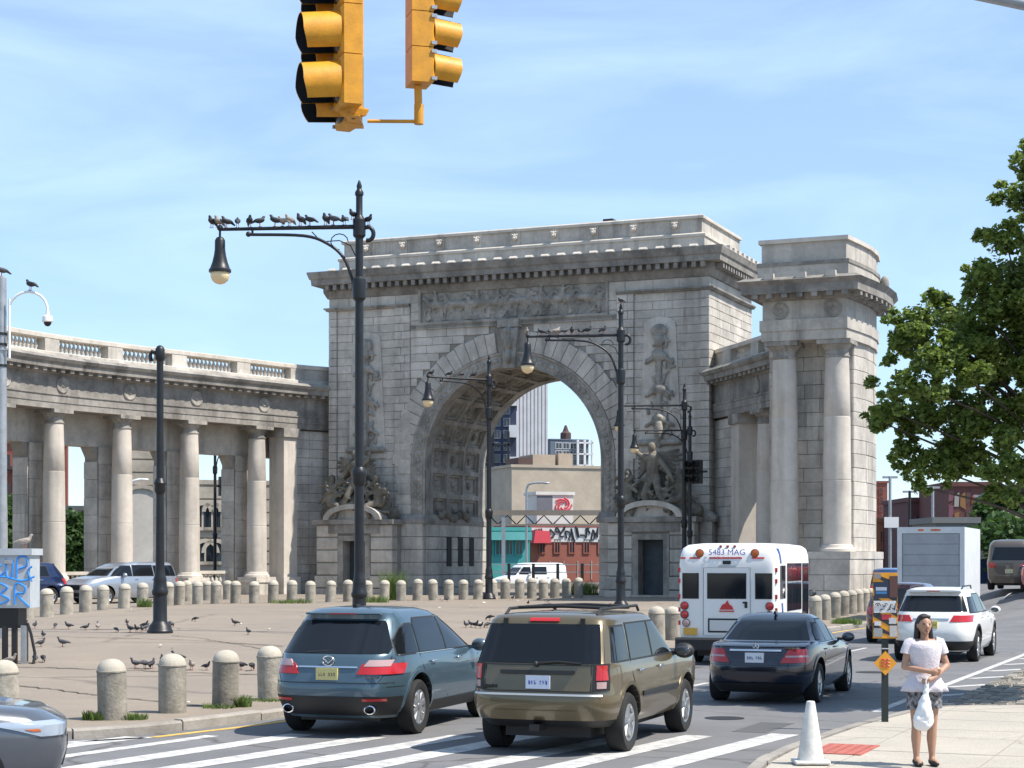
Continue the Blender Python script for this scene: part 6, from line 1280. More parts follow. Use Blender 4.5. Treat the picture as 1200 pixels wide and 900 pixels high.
far_car('hatchback_car', 'dark maroon car just ahead of the white crossover', 11.7, 53.5, 22, LVH, paint('paint_maroon', (.05, .006, .01), .3, .25), (-1.42, 1.42), None, [[(1.16, -1.34, -.34), (1.57, -1.26, -.36)], [(1.16, -.26, .75), (1.58, -.28, .0)]])
far_car('hatchback_car', 'blue car with lit red lamp beside the box truck', 17.2, 82, 20, [(l[0]*1.15,)+l[1:] for l in LVH], paint('paint_blue', (.05, .12, .3), .3, .25), (-1.42, 1.42), None, [[(1.3, -1.34, -.34), (1.7, -1.26, -.36)]])
far_car('hatchback_car', 'bright red car at the edge of the rising side road', 21.75, 74, 20, LVM, paint('paint_red', (.35, .01, .02), .2, .25), (-1.435, 1.435), None, [[(1.0, -.7, -.12), (1.36, -.68, -.14)]])
LVN = [(.3, -2.6, 2.3, .9, 6), (.5, -2.7, 2.6, .98, 6), (1.0, -2.7, 2.6, 1.0, 7), (1.15, -2.7, 2.2, 1.0, 7), (1.25, -2.68, 1.7, .98, 7), (1.3, -2.66, 1.6, .97, 7), (1.85, -2.6, 1.0, .9, 7), (2.0, -2.55, .8, .85, 6), (2.1, -2.4, .6, .75, 6), (2.14, -2.1, .3, .5, 5)]
WV = [[(1.35, -2.3, -.9), (1.85, -2.3, -.9)], [(1.35, -.8, .4), (1.85, -.8, .35)], [(1.35, .5, 1.4), (1.85, .5, .95)]]
far_car('passenger_van', 'tan passenger van on the rising side road beside the trees', 21.9, 79, 22, LVN, paint('paint_tan', (.12, .10, .08), .3, .35), (-1.6, 1.6), None, WV, cat='van')
far_car('delivery_van', 'white van passing beyond the arch opening', 1.2, 126, 180+58, [(l[0], l[1], l[2], l[3], l[4]) for l in LVN], PW, (-1.6, 1.6), 0, WV[1:], cat='van')
# ---- grey crossover nosing in at the lower left
PGY = paint('paint_graphite', (.12, .13, .15), .5, .3)
rt, bo, lf = vehicle('crossover_car', 'graphite crossover nosing in towards the crosswalk with its headlight showing', 'car', -6.6, 16.6, 74, LVH, PGY, (-1.42, 1.42), .37, 10)
P(lf, rt, 'windscreen', GLASS, [(1.18, ('f', -.76), ('f', .76)), (1.6, ('f', -.6), ('f', .6))], sub=5); side_windows(lf, rt, [[(1.16, -1.34, -.34), (1.57, -1.26, -.36)], [(1.16, -.26, .75), (1.35, -.26, .45), (1.58, -.28, .0)]], frame=BLACK)
for sx, k in ((1, 'R'), (-1, 'L')):
    r_ = [(.80, (k, 2.2), ('f', .66)), (.86, (k, 2.0), ('f', .6)), (.92, (k, 1.75), ('f', .62)), (.94, (k, 1.7), ('f', .66))]; r_ = r_ if sx > 0 else [(z, ('f', -q[1]), p) for z, p, q in r_]
    hl = P(lf, rt, 'headlight', mat('headlamp_glass', (.36, .42, .5), .06, .2, coat=1.0), r_, off=.012, nt=14)
    r2 = [(.85, (k, 2.12), (k, 2.2)), (.87, (k, 2.06), (k, 2.18))]; P(lf, rt, 'marker_lamp', AMB, r2, off=.018, nt=8)
P(lf, rt, 'front_grille', BLACK, [(.5, ('f', -.5), ('f', .5)), (.78, ('f', -.44), ('f', .44))], off=.006); P(lf, rt, 'lower_grille', BLACK, [(.3, ('f', -.7), ('f', .7)), (.42, ('f', -.7), ('f', .7))], off=.012)
mirror(rt, .92, .72, 1.16, PGY); arches(lf, rt, (-1.42, 1.42), .37, BLACK, .83); seam(lf, rt, [(.9, .45), (.95, 1.1)]); P(lf, rt, 'rear_window', GLASS, [(1.18, ('r', -.78), ('r', .78)), (1.54, ('r', -.64), ('r', .64))], sub=5)
# ------------------------------------------------------------ trees
def leaf_mesh(clusters, per, size, m, seed=1, flat=.8):
    rg_ = np.random.default_rng(seed); V = []; 
    for (c, r, k) in clusters:
        n = max(20, int(per*k)); d = rg_.normal(size=(n, 3)); d /= np.linalg.norm(d, axis=1)[:, None]
        rad = r*(rg_.random(n)**.45)[:, None]; lump = 1+.25*np.sin(d[:, :1]*5+c[0]*3)*np.cos(d[:, 2:]*4+c[2])
        p = np.array(c)+d*rad*lump*np.array([1, 1, flat]); V.append(p)
    p = np.concatenate(V); n = len(p)
    a = rg_.normal(size=(n, 3)); a[:, 2] *= .6; a /= np.linalg.norm(a, axis=1)[:, None]; b = rg_.normal(size=(n, 3)); b -= a*(a*b).sum(1)[:, None]; b /= np.linalg.norm(b, axis=1)[:, None]
    s = size*(.6+.8*rg_.random(n))[:, None]
    nrm = np.cross(a, b)
    q = np.stack([p-a*s*.55, p+b*s*.32+nrm*s*.06, p+a*s*.6, p-b*s*.32+nrm*s*.06], 1).reshape(-1, 3)
    me = bpy.data.meshes.new('leaves'); me.vertices.add(4*n); me.vertices.foreach_set('co', q.ravel()); me.loops.add(4*n); me.loops.foreach_set('vertex_index', np.arange(4*n)); me.polygons.add(n); me.polygons.foreach_set('loop_start', np.arange(0, 4*n, 4)); me.polygons.foreach_set('loop_total', np.full(n, 4)); me.materials.append(m); me.update(); me.validate()
    return me
def tree(name, label, base, clusters, per, size, m, trunk_r, seed=1, limbs=None):
    base = Vector(base); root = link(name, None, loc=base, label=label, cat='tree'); rg_ = random.Random(seed)
    loc = [((Vector(c)-base), r, k) for c, r, k in clusters]; zt = max(c.z for c, r, k in loc)*.75; axis_ = sum((c for c, r, k in loc), Vector())/len(loc)
    tp = [Vector((0, 0, -.1)), Vector((axis_.x*.05, axis_.y*.05, zt*.3)), Vector((axis_.x*.2, axis_.y*.2, zt*.6)), Vector((axis_.x*.45, axis_.y*.45, zt))]; tp = smooth_poly(tp, 5)
    tr = MB().tube(tp, [lerp(trunk_r, trunk_r*.35, i/(len(tp)-1))*(1.3 if i == 0 else 1) for i in range(len(tp))], 10).build('trunk', BARK, root, smooth=60)
    for c, r, k in ([(Vector(q)-base, .5, 1) for q in limbs] if limbs else loc):
        i = min(range(len(tp)), key=lambda j: abs(tp[j].z-c.z*.7)); a = tp[i]; mid = (a+c)*.5+Vector((rg_.uniform(-.2, .2), rg_.uniform(-.2, .2), rg_.uniform(0, .3)))*r
        MB().tube(smooth_poly([a, mid, c], 4), [lerp(trunk_r*.3, .008, (j/8)**.6) for j in range(9)], 6).build('limb', BARK, tr, smooth=60)
    link('crown', leaf_mesh([(tuple(c), r, k) for c, r, k in loc], per, size, m, seed), root)
    return root
cl = []; rg2 = random.Random(8); k30 = 30/F_PX
vis = [(1205, 195, 26), (1196, 232, 30), (1178, 282, 32), (1190, 325, 42), (1152, 362, 42), (1112, 372, 32), (1078, 372, 30), (1062, 402, 30), (1100, 420, 42), (1150, 425, 46), (1195, 400, 48), (1062, 448, 30), (1040, 480, 24), (1080, 492, 38), (1130, 480, 42), (1182, 490, 46), (1060, 528, 24), (1092, 548, 28), (1078, 570, 13), (1140, 535, 32), (1190, 550, 38), (1165, 575, 18), (1112, 530, 26), (1150, 310, 16), (1050, 375, 14), (1026, 492, 13)]
limbs = []
for x, y, r in vis:
    c0 = at(x, y, 30+rg2.uniform(-1.5, 1.5)); limbs.append(tuple(c0)); cl.append((tuple(c0), r*k30*.72, (r/30)**2*.55))
    for q in range(max(4, int(r/4))): a, d = rg2.uniform(0, 6.28), r*rg2.uniform(.45, 1.12); s_ = max(6, rg2.uniform(.18, .38)*r); cl.append(((c0.x+d*k30*math.cos(a), c0.y+rg2.uniform(-.5, .5), c0.z+d*k30*math.sin(a)), s_*k30, (s_/30)**2*1.25))
for i in range(120):
    a = rg2.uniform(0, 6.28); h = rg2.uniform(3.9, 9.6); w_ = 3.2*math.sin(math.pi*min(1, (h-2.4)/8.2))**.7; c = Vector((9.5+w_*rg2.uniform(.5, 1)*math.cos(a), 30.6+w_*rg2.uniform(.5, 1)*math.sin(a), h))
    px = CX+c.x/c.y*F_PX
    if px-50 > 1185: cl.append((tuple(c), rg2.uniform(.5, .75), 1.6)); limbs.append(tuple(c))
tree('broadleaf_tree', 'large leafy green tree overhanging the pavement beside the pavilion', (9.6, 30.6, .09), cl, 900, .088, LEAF, .22, 3, limbs=limbs)
def small_tree(label, px, ytop, Y, w_, seed, m=LEAF_D, per=260, size=.35, base_z=None):
    rg_ = random.Random(seed); X = (px-CX)/F_PX*Y; zt = CAM_H+(Y_H-ytop)/F_PX*Y; b = Vector((X, Y, ground_z(X, Y) if base_z is None else base_z)); c = []
    for i in range(16):
        t = rg_.random(); z = lerp(zt*.35, zt*.9, t); rr = w_*.5*math.sin(math.pi*(.2+.7*t)); a = rg_.uniform(0, 6.28); c.append(((X+rr*math.cos(a)*.8, Y+rr*math.sin(a)*.8, z), w_*.26*rg_.uniform(.8, 1.2), 1))
    tree('street_tree', label, b, c, per, size, m, w_*.04, seed)
small_tree('dense green tree filling the bay beside the grey pole', 12, 585, 118, 6, 4)
small_tree('green tree behind the low balustrade between two columns', 84, 603, 122, 4.6, 5)
small_tree('small tree behind the columns half hidden by a pier', 45, 600, 126, 4, 6)
small_tree('dark leafy tree beside the tan van', 1216, 590, 96, 5.5, 7, base_z=0)
small_tree('slim young tree behind the dark retaining wall', 1176, 560, 112, 3.4, 9, base_z=0)

# ------------------------------------------------------------ person with a shopping bag
SKIN = mat('skin', (.42, .235, .155), .5, 0, .08, 20); HAIR = mat('hair_dark', (.02, .014, .011), .5, 0, .3, 60); CLOTH = mat('white_cloth', (.70, .65, .69), .85, 0, .15, 16, .45, 40); SHOE = mat('shoe_black', (.015, .015, .016), .6)
pp = on_z(1083, 897, .13)
per_ = link('person', None, loc=pp, rz=R(6), label='person in white peplum top and patterned shorts holding a white bag', cat='person')
mb = MB(); c = mb.cap
for s in (-1, 1):
    x = s*.088
    c((x, -.05, .055), (x+s*.008, -.15, .035), .035, .028); c((x, .0, .06), (x, .0, .12), .036, .034); c((x, .0, .12), (x*1.0, .012, .3), .035, .056); c((x, .012, .3), (x*1.02, -.005, .45), .056, .052); c((x*1.02, -.005, .46), (x*1.05, .0, .80), .055, .085); c((x*1.05, 0, .8), (s*.07, .0, .92), .09, .1)
c((-.06, 0, .93), (.06, 0, .93), .115); c((0, 0, .95), (0, 0, 1.08), .115, .105); c((-.03, 0, 1.08), (-.05, 0, 1.26), .095, .11); c((.03, 0, 1.08), (.05, 0, 1.26), .095, .11); c((-.13, .0, 1.335), (.13, 0, 1.335), .06)
c((0, .0, 1.34), (0, -.008, 1.45), .05, .045)
mb.ball((0, -.015, 1.545), (.072, .09, .105), 16, 12); c((0, -.03, 1.49), (0, -.075, 1.465), .05, .03); c((0, -.098, 1.55), (0, -.118, 1.525), .012, .016)      # head, jaw, nose
for s in (-1, 1): mb.ball((s*.074, .0, 1.54), (.012, .022, .032))
def arm(sh, el, wr, hand, th):
    c(sh, el, .046, .038); c(el, wr, .037, .026); h = Vector(hand); w_ = Vector(wr); d = (h-w_).normalized(); c(wr, h, .028, .033)
    sd = Vector(th).normalized(); up = d.cross(sd)
    for i, L in enumerate((.055, .065, .06, .045)):
        b = h+d*.025+sd*(-.027+i*.018); k1 = b+d*L*.5+up*.01; k2 = k1+d*L*.15+up*.03; c(b, k1, .0095, .009); c(k1, k2, .009, .008); c(k2, k2-d*.02+up*.015, .008, .007)
    t0 = h-d*.01-sd*.025; c(t0, t0+d*.035-sd*.02+up*.02, .011, .009); c(t0+d*.035-sd*.02+up*.02, t0+d*.06-sd*.008+up*.035, .009, .008)
arm((-.165, 0, 1.335), (-.235, -.03, 1.09), (-.02, -.205, 1.045), (.045, -.225, 1.045), (0, .3, -1))
arm((.165, 0, 1.335), (.245, -.03, 1.10), (.05, -.215, .985), (-.025, -.235, .955), (0, -.4, 1))
link('person_body', remesh(mb, .0085, SKIN), per_)
fc = MB()
for s in (-1, 1): fc.ball((s*.03, -.092, 1.558), (.014, .01, .008), 8, 6)
fc.build('eyes', mat('eye_dark', (.02, .015, .012), .3), per_, kind='stuff'); MB().ball((0, -.103, 1.488), (.024, .01, .007), 10, 6).build('mouth', mat('lips', (.3, .1, .09), .5), per_, smooth=180)
mb = MB(); mb.ball((0, .018, 1.575), (.086, .092, .095), 14, 10); mb.cap((-.065, .03, 1.56), (-.09, .02, 1.33), .035, .03); mb.cap((.065, .03, 1.56), (.09, .02, 1.33), .035, .03); mb.cap((0, .06, 1.55), (0, .07, 1.3), .06, .05); mb.cap((-.05, -.045, 1.63), (.03, -.06, 1.635), .03, .025)
link('hair', remesh(mb, .012, HAIR), per_)
def skirt(prof, n=48, fold=0, nf=9, top_open=True, cy=-.005, ratio=.8):
    v = []; 
    for (r, z, fo) in prof:
        for i in range(n): a = 2*math.pi*i/n; q = r*(1+fo*math.sin(nf*a+z*6)); v.append((q*math.cos(a), cy+q*math.sin(a)*ratio, z))
    k = len(prof); return MB().add(v, [(j*n+i, j*n+(i+1) % n, (j+1)*n+(i+1) % n, (j+1)*n+i) for j in range(k-1) for i in range(n)])
tp = skirt([(.25, .82, .09), (.228, .88, .07), (.19, .94, .04), (.155, 1.03, .01), (.162, 1.1, .01), (.182, 1.2, .01), (.195, 1.28, 0), (.19, 1.33, 0), (.13, 1.375, 0)]).build('peplum_top', CLOTH, per_, smooth=80)
mo = tp.modifiers.new('s', 'SOLIDIFY'); mo.thickness = .006
for s in (-1, 1): MB().tube([(s*.12, 0, 1.36), (s*.17, -.005, 1.345), (s*.205, -.01, 1.27), (s*.215, -.012, 1.23)], [.06, .066, .058, .06], 14).build('sleeve', CLOTH, tp, smooth=80)
SHT = mat('shorts_pattern', (.02, .02, .024), .85, 0, .9, 24, col2=(.42, .42, .44))
sh = MB()
for s in (-1, 1): sh.tube([(s*.087, .0, .63), (s*.086, .0, .75), (s*.07, 0, .86), (s*.06, 0, .93)], [.112, .112, .125, .12], 18)
sh.build('shorts', SHT, per_, smooth=60, kind='stuff')
for s in (-1, 1):
    mb = MB(); mb.ball((s*.09, -.07, .032), (.046, .12, .036), 12, 8); mb.ball((s*.09, .01, .045), (.04, .05, .042)); mb.build('shoe', SHOE, per_, smooth=180)
BAGM = mat('plastic_bag', (.80, .80, .80), .4, 0, .06, 10)
hp = Vector((-.03, -.255, .95)); bg_ = link('shopping_bag', None, loc=pp+Vector((-.05, -.27, .42)), rz=R(6), label='thin white plastic carrier bag hanging full from a hand', cat='bag')
mb = MB(); mb.ball((-.015, 0, .12), (.115, .08, .13)); mb.ball((-.03, 0, .05), (.1, .075, .07)); mb.cap((-.01, 0, .2), (.0, 0, .34), .09, .05); mb.cap((.0, 0, .34), (.02, .01, .47), .04, .022); mb.cap((-.06, 0, .1), (-.02, 0, .26), .07, .06)
link('bag_body', remesh(mb, .012, BAGM, disp=.03, dscale=.07), bg_); MB().tube([(.01, -.01, .46), (.0, -.02, .53), (.03, .0, .57), (.05, .02, .53), (.03, .01, .46)], .009, 6).build('bag_handle', BAGM, bg_, smooth=60)
# ------------------------------------------------------------ background buildings
def bmat(n, c, v=.2, **k): return mat(n, c, .85, 0, v, .35, .0, **k)
def building(name, label, x0, x1, ytop, Y, depth, m, rows=0, *a_, rz=0, **k_):
    r, w_, zt = building_(name, label, x0, x1, ytop, Y, depth, m, rows, *a_, rz=rz, **k_); r.rotation_euler = (0, 0, R(rz)); return r, w_, zt
def building_(name, label, x0, x1, ytop, Y, depth, m, rows=0, cols=0, win=None, zlo=None, margin=.12, group=None, glass=GLASS_G, frame=None, yb=None, fill=(.55, .6), mould=None, rz=0):
    X0, X1 = (x0-CX)/F_PX*Y, (x1-CX)/F_PX*Y; zt = CAM_H+(Y_H-ytop)/F_PX*Y; c = (X0+X1)/2; w_ = (X1-X0)/max(.6, math.cos(R(rz))-.28*math.sin(R(rz))*c/Y)
    root = link(name, None, loc=(c, Y, 0), label=label, cat='building', group=group)
    MB().box(-w_/2, w_/2, 0, depth, -.3, zt).build('wall', m, root); MB().box(-w_/2-.15, w_/2+.15, -.15, depth+.15, zt, zt+.35).build('parapet', mould or m, root)
    if rows:
        zl = zlo or 1; ww = w_*(1-2*margin)/cols; hh = (zt-.5-zl)/rows; me = None
        g = MB().box(-ww*fill[0]/2, ww*fill[0]/2, -.06, .05, -hh*fill[1]/2, hh*fill[1]/2).mesh(glass)
        f = MB(); a, b = ww*fill[0]/2, hh*fill[1]/2
        for q in ((-a-.12, -a, -b-.12, b+.12), (a, a+.12, -b-.12, b+.12), (-a, a, b, b+.12), (-a, a, -b-.12, -b), (-.04, .04, -b, b)): f.box(q[0], q[1], -.12, .02, q[2], q[3])
        fm_ = f.mesh(frame or m)
        for i in range(rows):
            for j in range(cols): o = link('window', g, root, loc=(-w_/2+w_*margin+ww*(j+.5), 0, zl+hh*(i+.5))); link('window_frame', fm_, o)
    return root, w_, zt
B_BEI = bmat('brick_beige', (.46, .39, .30)); B_TAN = bmat('stucco_tan', (.40, .33, .26)); B_BRK = bmat('brick_red', (.30, .10, .07)); B_GRY = bmat('panel_tower', (.48, .48, .50), .1); B_NAVY = bmat('navy_panel', (.045, .055, .10)); B_TEAL = bmat('teal_paint', (.06, .32, .30)); B_STN = bmat('station_stone', (.44, .39, .32), .35); B_WHT = bmat('white_frame', (.66, .66, .66), .1); B_DRK = bmat('dark_brown', (.09, .055, .05))
r, w_, zt = building('apartment_tower', 'plain pale grey tower slab rising behind the beige block', 603, 642, 425, 430, 30, B_GRY, rz=20)
for i in range(9): MB().box(-w_/2+w_*(i+.5)/9-.12, -w_/2+w_*(i+.5)/9+.12, -.15, 0, 20, zt).build('panel_joint', bmat('panel_joint', (.45, .45, .47)), r)
r, w_, zt = building('apartment_block', 'dark blue glazed block with scaffold and white balcony edges', 560, 605, 470, 300, 20, B_NAVY, 8, 3, zlo=12, frame=bmat('frame_grey', (.22, .24, .28)))
for z in np.arange(12, zt, 5.2): MB().box(w_/2-1.2, w_/2+.1, -1.0, .2, z, z+2.0).build('balcony', B_WHT, r)
for x in (-w_*.1, w_*.3): MB().box(x-.18, x+.18, -1.9, -1.6, 0, zt*.82).build('scaffold_post', BLACK, r)
for z in np.arange(9, zt*.8, 6): MB().box(-w_*.4, w_*.42, -1.9, -1.3, z, z+.25).build('scaffold_deck', BLACK, r)
r, w_, zt = building('glass_tower', 'distant glass tower with open white framed corner', 645, 690, 516, 520, 20, bmat('tower_glass', (.12, .15, .19)), 7, 4, zlo=20, frame=B_WHT, fill=(.8, .7), rz=20)
for i in range(6): MB().box(w_*.1, w_*.52, -3, .2, zt-1-i*3.2, zt-.6-i*3.2).build('open_deck', B_WHT, r)
for x in (.12, .3, .5): MB().box(w_*x-.3, w_*x+.3, -3, -2.4, 20, zt).build('open_post', B_WHT, r)
MB().lathe([(1.6, zt), (1.6, zt+2.2), (.9, zt+2.8), (.3, zt+4.5)], 10, (0, 3, 0)).build('roof_tank', B_DRK, r)
r, w_, zt = building('warehouse', 'long windowless beige brick block beyond the arch', 600, 770, 549, 235, 25, B_BEI, rz=20)
for x0, x1, y in ((640, 668, 533), (672, 690, 531), (622, 640, 537)): a, b, z = (x0-CX)/F_PX*240, (x1-CX)/F_PX*240, CAM_H+(Y_H-y)/F_PX*240; cx_ = r.location.x; MB().box(a-cx_, b-cx_, 6, 11, zt, z).build('roof_house', B_TAN if x0 > 630 else B_DRK, r)
GRA = mat('graffiti_white', (.7, .7, .7), .7); GRR = mat('graffiti_red', (.6, .06, .08), .7); GRK = mat('graffiti_black', (.02, .02, .025), .7)
r, w_, zt = building('rooftop_hut', 'small white rooftop hut sprayed with red graffiti', 629, 672, 580, 200, 4, bmat('hut_white', (.66, .64, .6)), rz=18)
MB().box(-w_/2, -.3, -.02, 0, zt-2.2, zt-.1).build('hut_side_panel', bmat('hut_panel', (.16, .17, .2)), r); g = MB()
for i in range(5): a = i*1.3; g.tube([(w_*.22+.9*math.cos(a+t*.5)*(.4+.15*t), -.05, zt-1.15+.75*math.sin(a+t*.5)*(.4+.15*t)) for t in range(6)], .09, 5)
g.build('graffiti_tag', GRR, r, kind='stuff')
r, w_, zt = building('brick_shop', 'low red brick shop with white graffiti band along its top', 622, 735, 618, 186, 12, B_BRK, 1, 6, zlo=2.2, fill=(.3, .42), margin=.04, rz=18)
MB().box(-w_/2-.05, w_/2+.05, -.12, 0, zt-1.5, zt+.3).build('painted_band', bmat('band_white', (.62, .62, .6)), r); g = MB(); rg3 = random.Random(6); x = -w_/2+.3
while x < w_/2-.5:
    pts = [(x+rg3.uniform(0, .7), -.16, zt-1.4+rg3.uniform(0, 1.5)) for _ in range(4)]; g.tube(smooth_poly([Vector(p) for p in pts], 3), .085, 5); x += .55
g.build('graffiti_lettering', GRK, r, kind='stuff'); MB().prism([(-w_/2-.2, 4.0), (-w_/2+1.7, 4.0), (-w_/2+1.5, 5.2), (-w_/2, 5.3)], -1.5, -.0).build('awning', GRR, r)
for i in range(4): MB().box(-w_/2+2+i*1.5, -w_/2+2.1+i*1.5, -.06, 0, .3, 2.2).build('pilaster', B_TAN, r)
r, w_, zt = building('teal_kiosk', 'bright teal boarded shopfront beside the brick shop', 560, 621, 622, 176, 9, B_TEAL, 1, 4, zlo=2.4, fill=(.6, .6), rz=14); MB().box(-w_/2, w_/2, -.8, 0, zt-.9, zt-.1).build('fascia', bmat('teal_light', (.12, .42, .40)), r)
# gantry, pole, fence beyond the arch
gz = CAM_H+(Y_H-604)/F_PX*158; ga = link('steel_gantry', None, loc=((648-CX)/F_PX*158, 158, 0), label='rusty horizontal steel gantry crossing behind the arch opening', cat='gantry')
L_ = 9.5; MB().box(-L_, L_, -.2, .2, gz, gz+.45).build('top_beam', bmat('rust_steel', (.26, .22, .18)), ga); MB().box(-L_, L_, -.12, .12, gz-.9, gz-.75).build('lower_chord', bmat('rust_steel', (.26, .22, .18)), ga)
g = MB()
for i in range(12): x = -L_+i*L_/6; MB().tube([(x, 0, gz-.8), (x+L_/12, 0, gz), (x+L_/6, 0, gz-.8)], .06, 5).build('brace', BLACK, ga)
for x in (-4.3, L_): MB().box(x-.16, x+.16, -.16, .16, 0, gz).build('gantry_post', GREY, ga)
fp = link('street_light', None, loc=((617-CX)/F_PX*162, 162, 0), label='thin grey street light before the beige block', cat='street lamp'); zt = CAM_H+(Y_H-566)/F_PX*162
MB().tube([(0, 0, 0), (0, 0, zt-.6), (.15, 0, zt-.15), (.6, 0, zt), (1.5, 0, zt+.05)], .1, 8).build('shaft', GREY, fp, smooth=60); MB().ball((1.7, 0, zt), (.4, .15, .1)).build('lamp_head', GREY, fp, smooth=180)
fp = link('street_light', None, loc=((153.5-CX)/F_PX*112, 112, .5), label='thin pale street light standing between two columns', cat='street lamp'); zt = CAM_H+(Y_H-562)/F_PX*112-.5
MB().tube([(0, 0, 0), (0, 0, zt-.4), (.1, 0, zt-.1), (.5, 0, zt), (.6, 0, zt)], .09, 8).build('shaft', WHITE, fp, smooth=60); MB().ball((.8, 0, zt), (.3, .12, .08)).build('lamp_head', WHITE, fp, smooth=180)
fe = link('mesh_fence', None, loc=(3.0, 119, 0), label='pale concrete barrier with thin rail fence behind the arch opening', cat='fence'); MB().box(-6.5, 6.5, 0, .5, 0, .8).build('barrier', bmat('barrier_concrete', (.42, .38, .31)), fe)
for i in range(9): MB().box(-6.4+i*1.6-.1, -6.4+i*1.6+.1, .2, .4, .9, 2.1).build('fence_post', BLACK, fe)
for z in (1.5, 2.0): MB().box(-6.5, 6.5, .26, .32, z, z+.06).build('fence_rail', GREY, fe)
# stone buildings behind the colonnade
def stone_building(label, x0, x1, ytop, Y, arches):
    r, w_, zt = building('station_building', label, x0, x1, ytop, Y, 10, B_STN, rz=18); cx_ = r.location.x
    for i in range(int(zt/1.0)): MB().box(-w_/2-.06, w_/2+.06, -.12, 0, i*1.0+.06, i*1.0+.94).build('stone_course', B_STN, r)
    for (px, y0, ys_, wd) in arches:
        x = (px-CX)/F_PX*Y-cx_; z0, z1 = [CAM_H+(Y_H-q)/F_PX*Y for q in (y0, ys_)]; h = wd/2; n = 10
        arc_ = [(x+h*math.cos(R(a)), z1+h*math.sin(R(a))) for a in np.linspace(0, 180, n+1)]
        o = MB().prism([(x-h, z0), (x+h, z0)]+arc_, -.18, .02).build('arched_window', GLASS_G if wd < 2.2 else bmat('niche_light', (.5, .47, .42)), r)
        m_ = MB(); ou = [(x+(h+.3)*math.cos(R(a)), z1+(h+.3)*math.sin(R(a))) for a in np.linspace(0, 180, n+1)]; v = []
        for (a, b), (c_, d) in zip(ou, arc_): v += [(a, -.34, b), (c_, -.34, d), (a, 0, b), (c_, 0, d)]
        m_.add(v, [q for i in range(n) for q in ((4*i, 4*i+1, 4*i+5, 4*i+4), (4*i, 4*i+4, 4*i+6, 4*i+2), (4*i+1, 4*i+3, 4*i+7, 4*i+5))]); m_.build('arch_hood', B_STN, o)
        if wd < 2.2: MB().box(x-.07, x+.07, -.24, -.1, z0, z1+h).build('mullion', B_STN, o); MB().box(x-h-.2, x+h+.2, -.4, 0, z0-.25, z0).build('sill', B_STN, o)
    return r
stone_building('low stone station wing with an arched opening behind the trees', 66, 122, 598, 141, [(96, 640, 632, 2.6)])
stone_building('tall stone station portal with a great pale round-headed niche', 122, 207, 500, 139, [(166, 672, 600, 3.6)])
stone_building('stone station wing with paired round-headed windows', 207, 330, 568, 140.5, [(237, 618, 600, 1.0), (248, 618, 600, 1.0), (259, 618, 600, 1.0), (240, 658, 648, 1.6), (252, 658, 648, 1.6)])
r, w_, zt = building('brick_house', 'dark red brick house with balconies behind the far columns', -60, 26, 520, 172, 12, B_BRK, 4, 4, zlo=2)
for i in range(4): MB().box(w_*.1, w_/2+.4, -1.2, 0, 3+i*2.6, 3.3+i*2.6).build('balcony', B_DRK, r)
building('brick_chimney', 'narrow red brick chimney stack seen beside the first column', 75, 79, 520, 168, .4, B_BRK)
# right-hand background
r, w_, zt = building('apartment_tower', 'red brick apartment tower beyond the pavilion corner', 1010, 1040, 566, 310, 15, B_BRK, 7, 3, zlo=4, fill=(.4, .5))
building('brick_shop', 'dark brick block behind the box truck', 1064, 1112, 588, 150, 10, bmat('brick_dark', (.12, .05, .05)), 1, 2, zlo=3)
building('brick_shop', 'orange brick terrace low behind the truck', 1026, 1062, 612, 160, 10, bmat('brick_orange', (.40, .16, .09)), 2, 4, zlo=2)
r, w_, zt = building('mural_building', 'block painted with a bright red, green and blue mural', 1111, 1172, 570, 140, 10, bmat('mural_red', (.15, .06, .05)), 0)
rg4 = random.Random(12); MC = [bmat('mural_%d' % i, c) for i, c in enumerate(((.3, .05, .05), (.04, .14, .08), (.05, .11, .25), (.36, .33, .3), (.22, .09, .12), (.12, .06, .06), (.3, .15, .06)))]
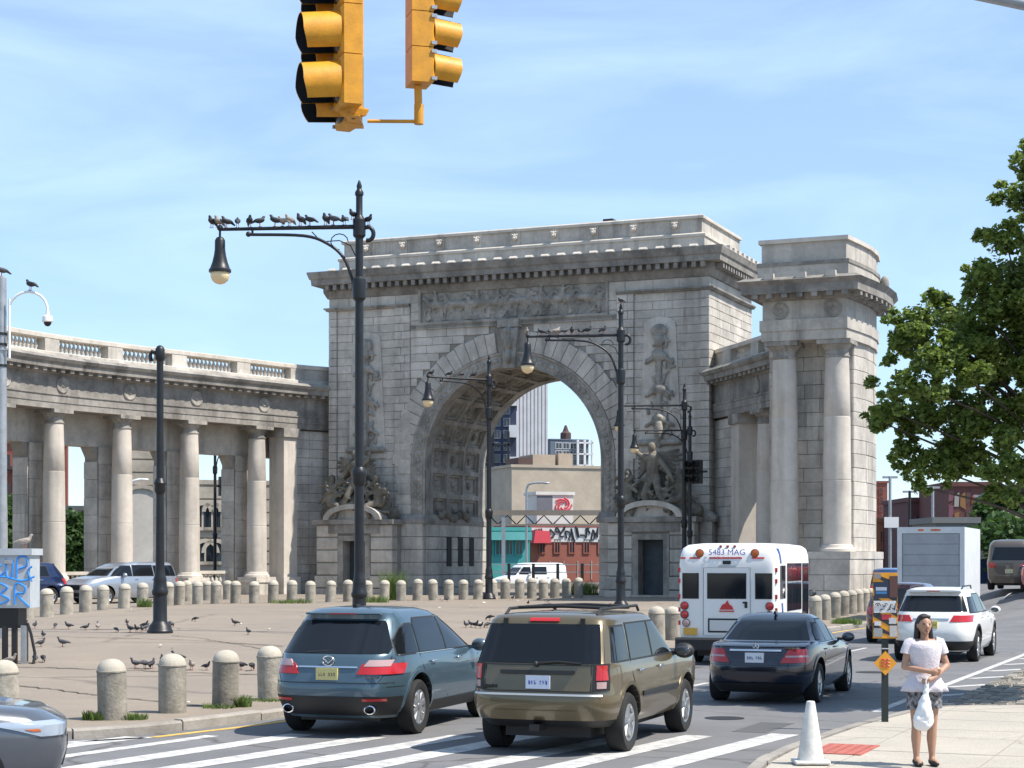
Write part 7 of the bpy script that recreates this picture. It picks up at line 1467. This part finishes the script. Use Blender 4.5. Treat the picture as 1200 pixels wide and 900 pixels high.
for i in range(9):
    for j in range(5):
        if rg4.random() < .8: x = -w_/2+w_*i/9; z = 1.8+j*1.2+rg4.uniform(-.2, .2); h_ = rg4.uniform(.5, 1.3); MB().prism([(x+.02, z), (x+w_/9*rg4.uniform(.6, 1.1), z+rg4.uniform(-.3, .3)), (x+w_/9*.95, z+h_), (x+.05, z+h_*rg4.uniform(.6, 1))], -.03-.004*j-.001*i, 0).build('mural_panel', MC[rg4.randrange(7)], r)
r, w_, zt = building('metal_shed', 'grey corrugated metal shed beside the box truck', 1095, 1146, 613, 108, 6, bmat('shed_grey', (.20, .21, .21)))
for i in range(14): MB().box(-w_/2+w_*i/14, -w_/2+w_*(i+.5)/14, -.05, 0, 0, zt-.1).build('shed_rib', bmat('shed_grey', (.2, .21, .21)), r)
rw_ = link('retaining_wall', None, loc=(31, 101, 0), label='dark retaining wall with white railing beside the rising road', cat='wall'); MB().box(-5.5, 9, 0, .5, 0, 2.3).build('wall', bmat('wall_dark', (.06, .06, .06)), rw_)
for i in range(8): MB().box(-5.4+i*1.9, -5.3+i*1.9, .1, .2, 2.3, 3.9).build('rail_post', WHITE, rw_)
for z in (3.0, 3.8): MB().box(-5.5, 9, .12, .18, z, z+.08).build('rail', WHITE, rw_)
bt = link('storage_bin', None, loc=((1158-CX)/F_PX*99, 99, 0), label='blue tarpaulin covered bin before the retaining wall', cat='bin'); MB().stone(-.9, .9, -.6, .6, 1.0, 2.4, .1).build('bin_body', bmat('tarp_blue', (.03, .08, .22)), bt); MB().prism([(-1, 2.4), (1, 2.4), (.8, 2.75), (-.9, 2.85)], -.7, .7).build('bin_cover', WHITE, bt)
for px, y0, Y, lb in ((1043, 558, 120, 'tall thin blue-grey pole with street sign beyond the pavilion'), (1066, 575, 130, 'thin dark utility pole behind the box truck'), (1093, 570, 128, 'thin dark utility pole before the mural building'), (1150, 580, 118, 'pale lattice post before the mural')):
    zt = CAM_H+(Y_H-y0)/F_PX*Y; q = link('utility_pole', None, loc=((px-CX)/F_PX*Y, Y, 0), label=lb, cat='pole'); MB().tube([(0, 0, 0), (0, 0, zt)], .1, 8).build('shaft', GREY if px != 1066 else BLACK, q, smooth=60)
    MB().box(-.5, .5, -.05, .05, zt-.15, zt).build('crossarm', GREY, q)
    if px == 1043: MB().box(-.4, .55, -.12, -.08, zt-3.4, zt-2.7).build('sign_plate', WHITE, q)
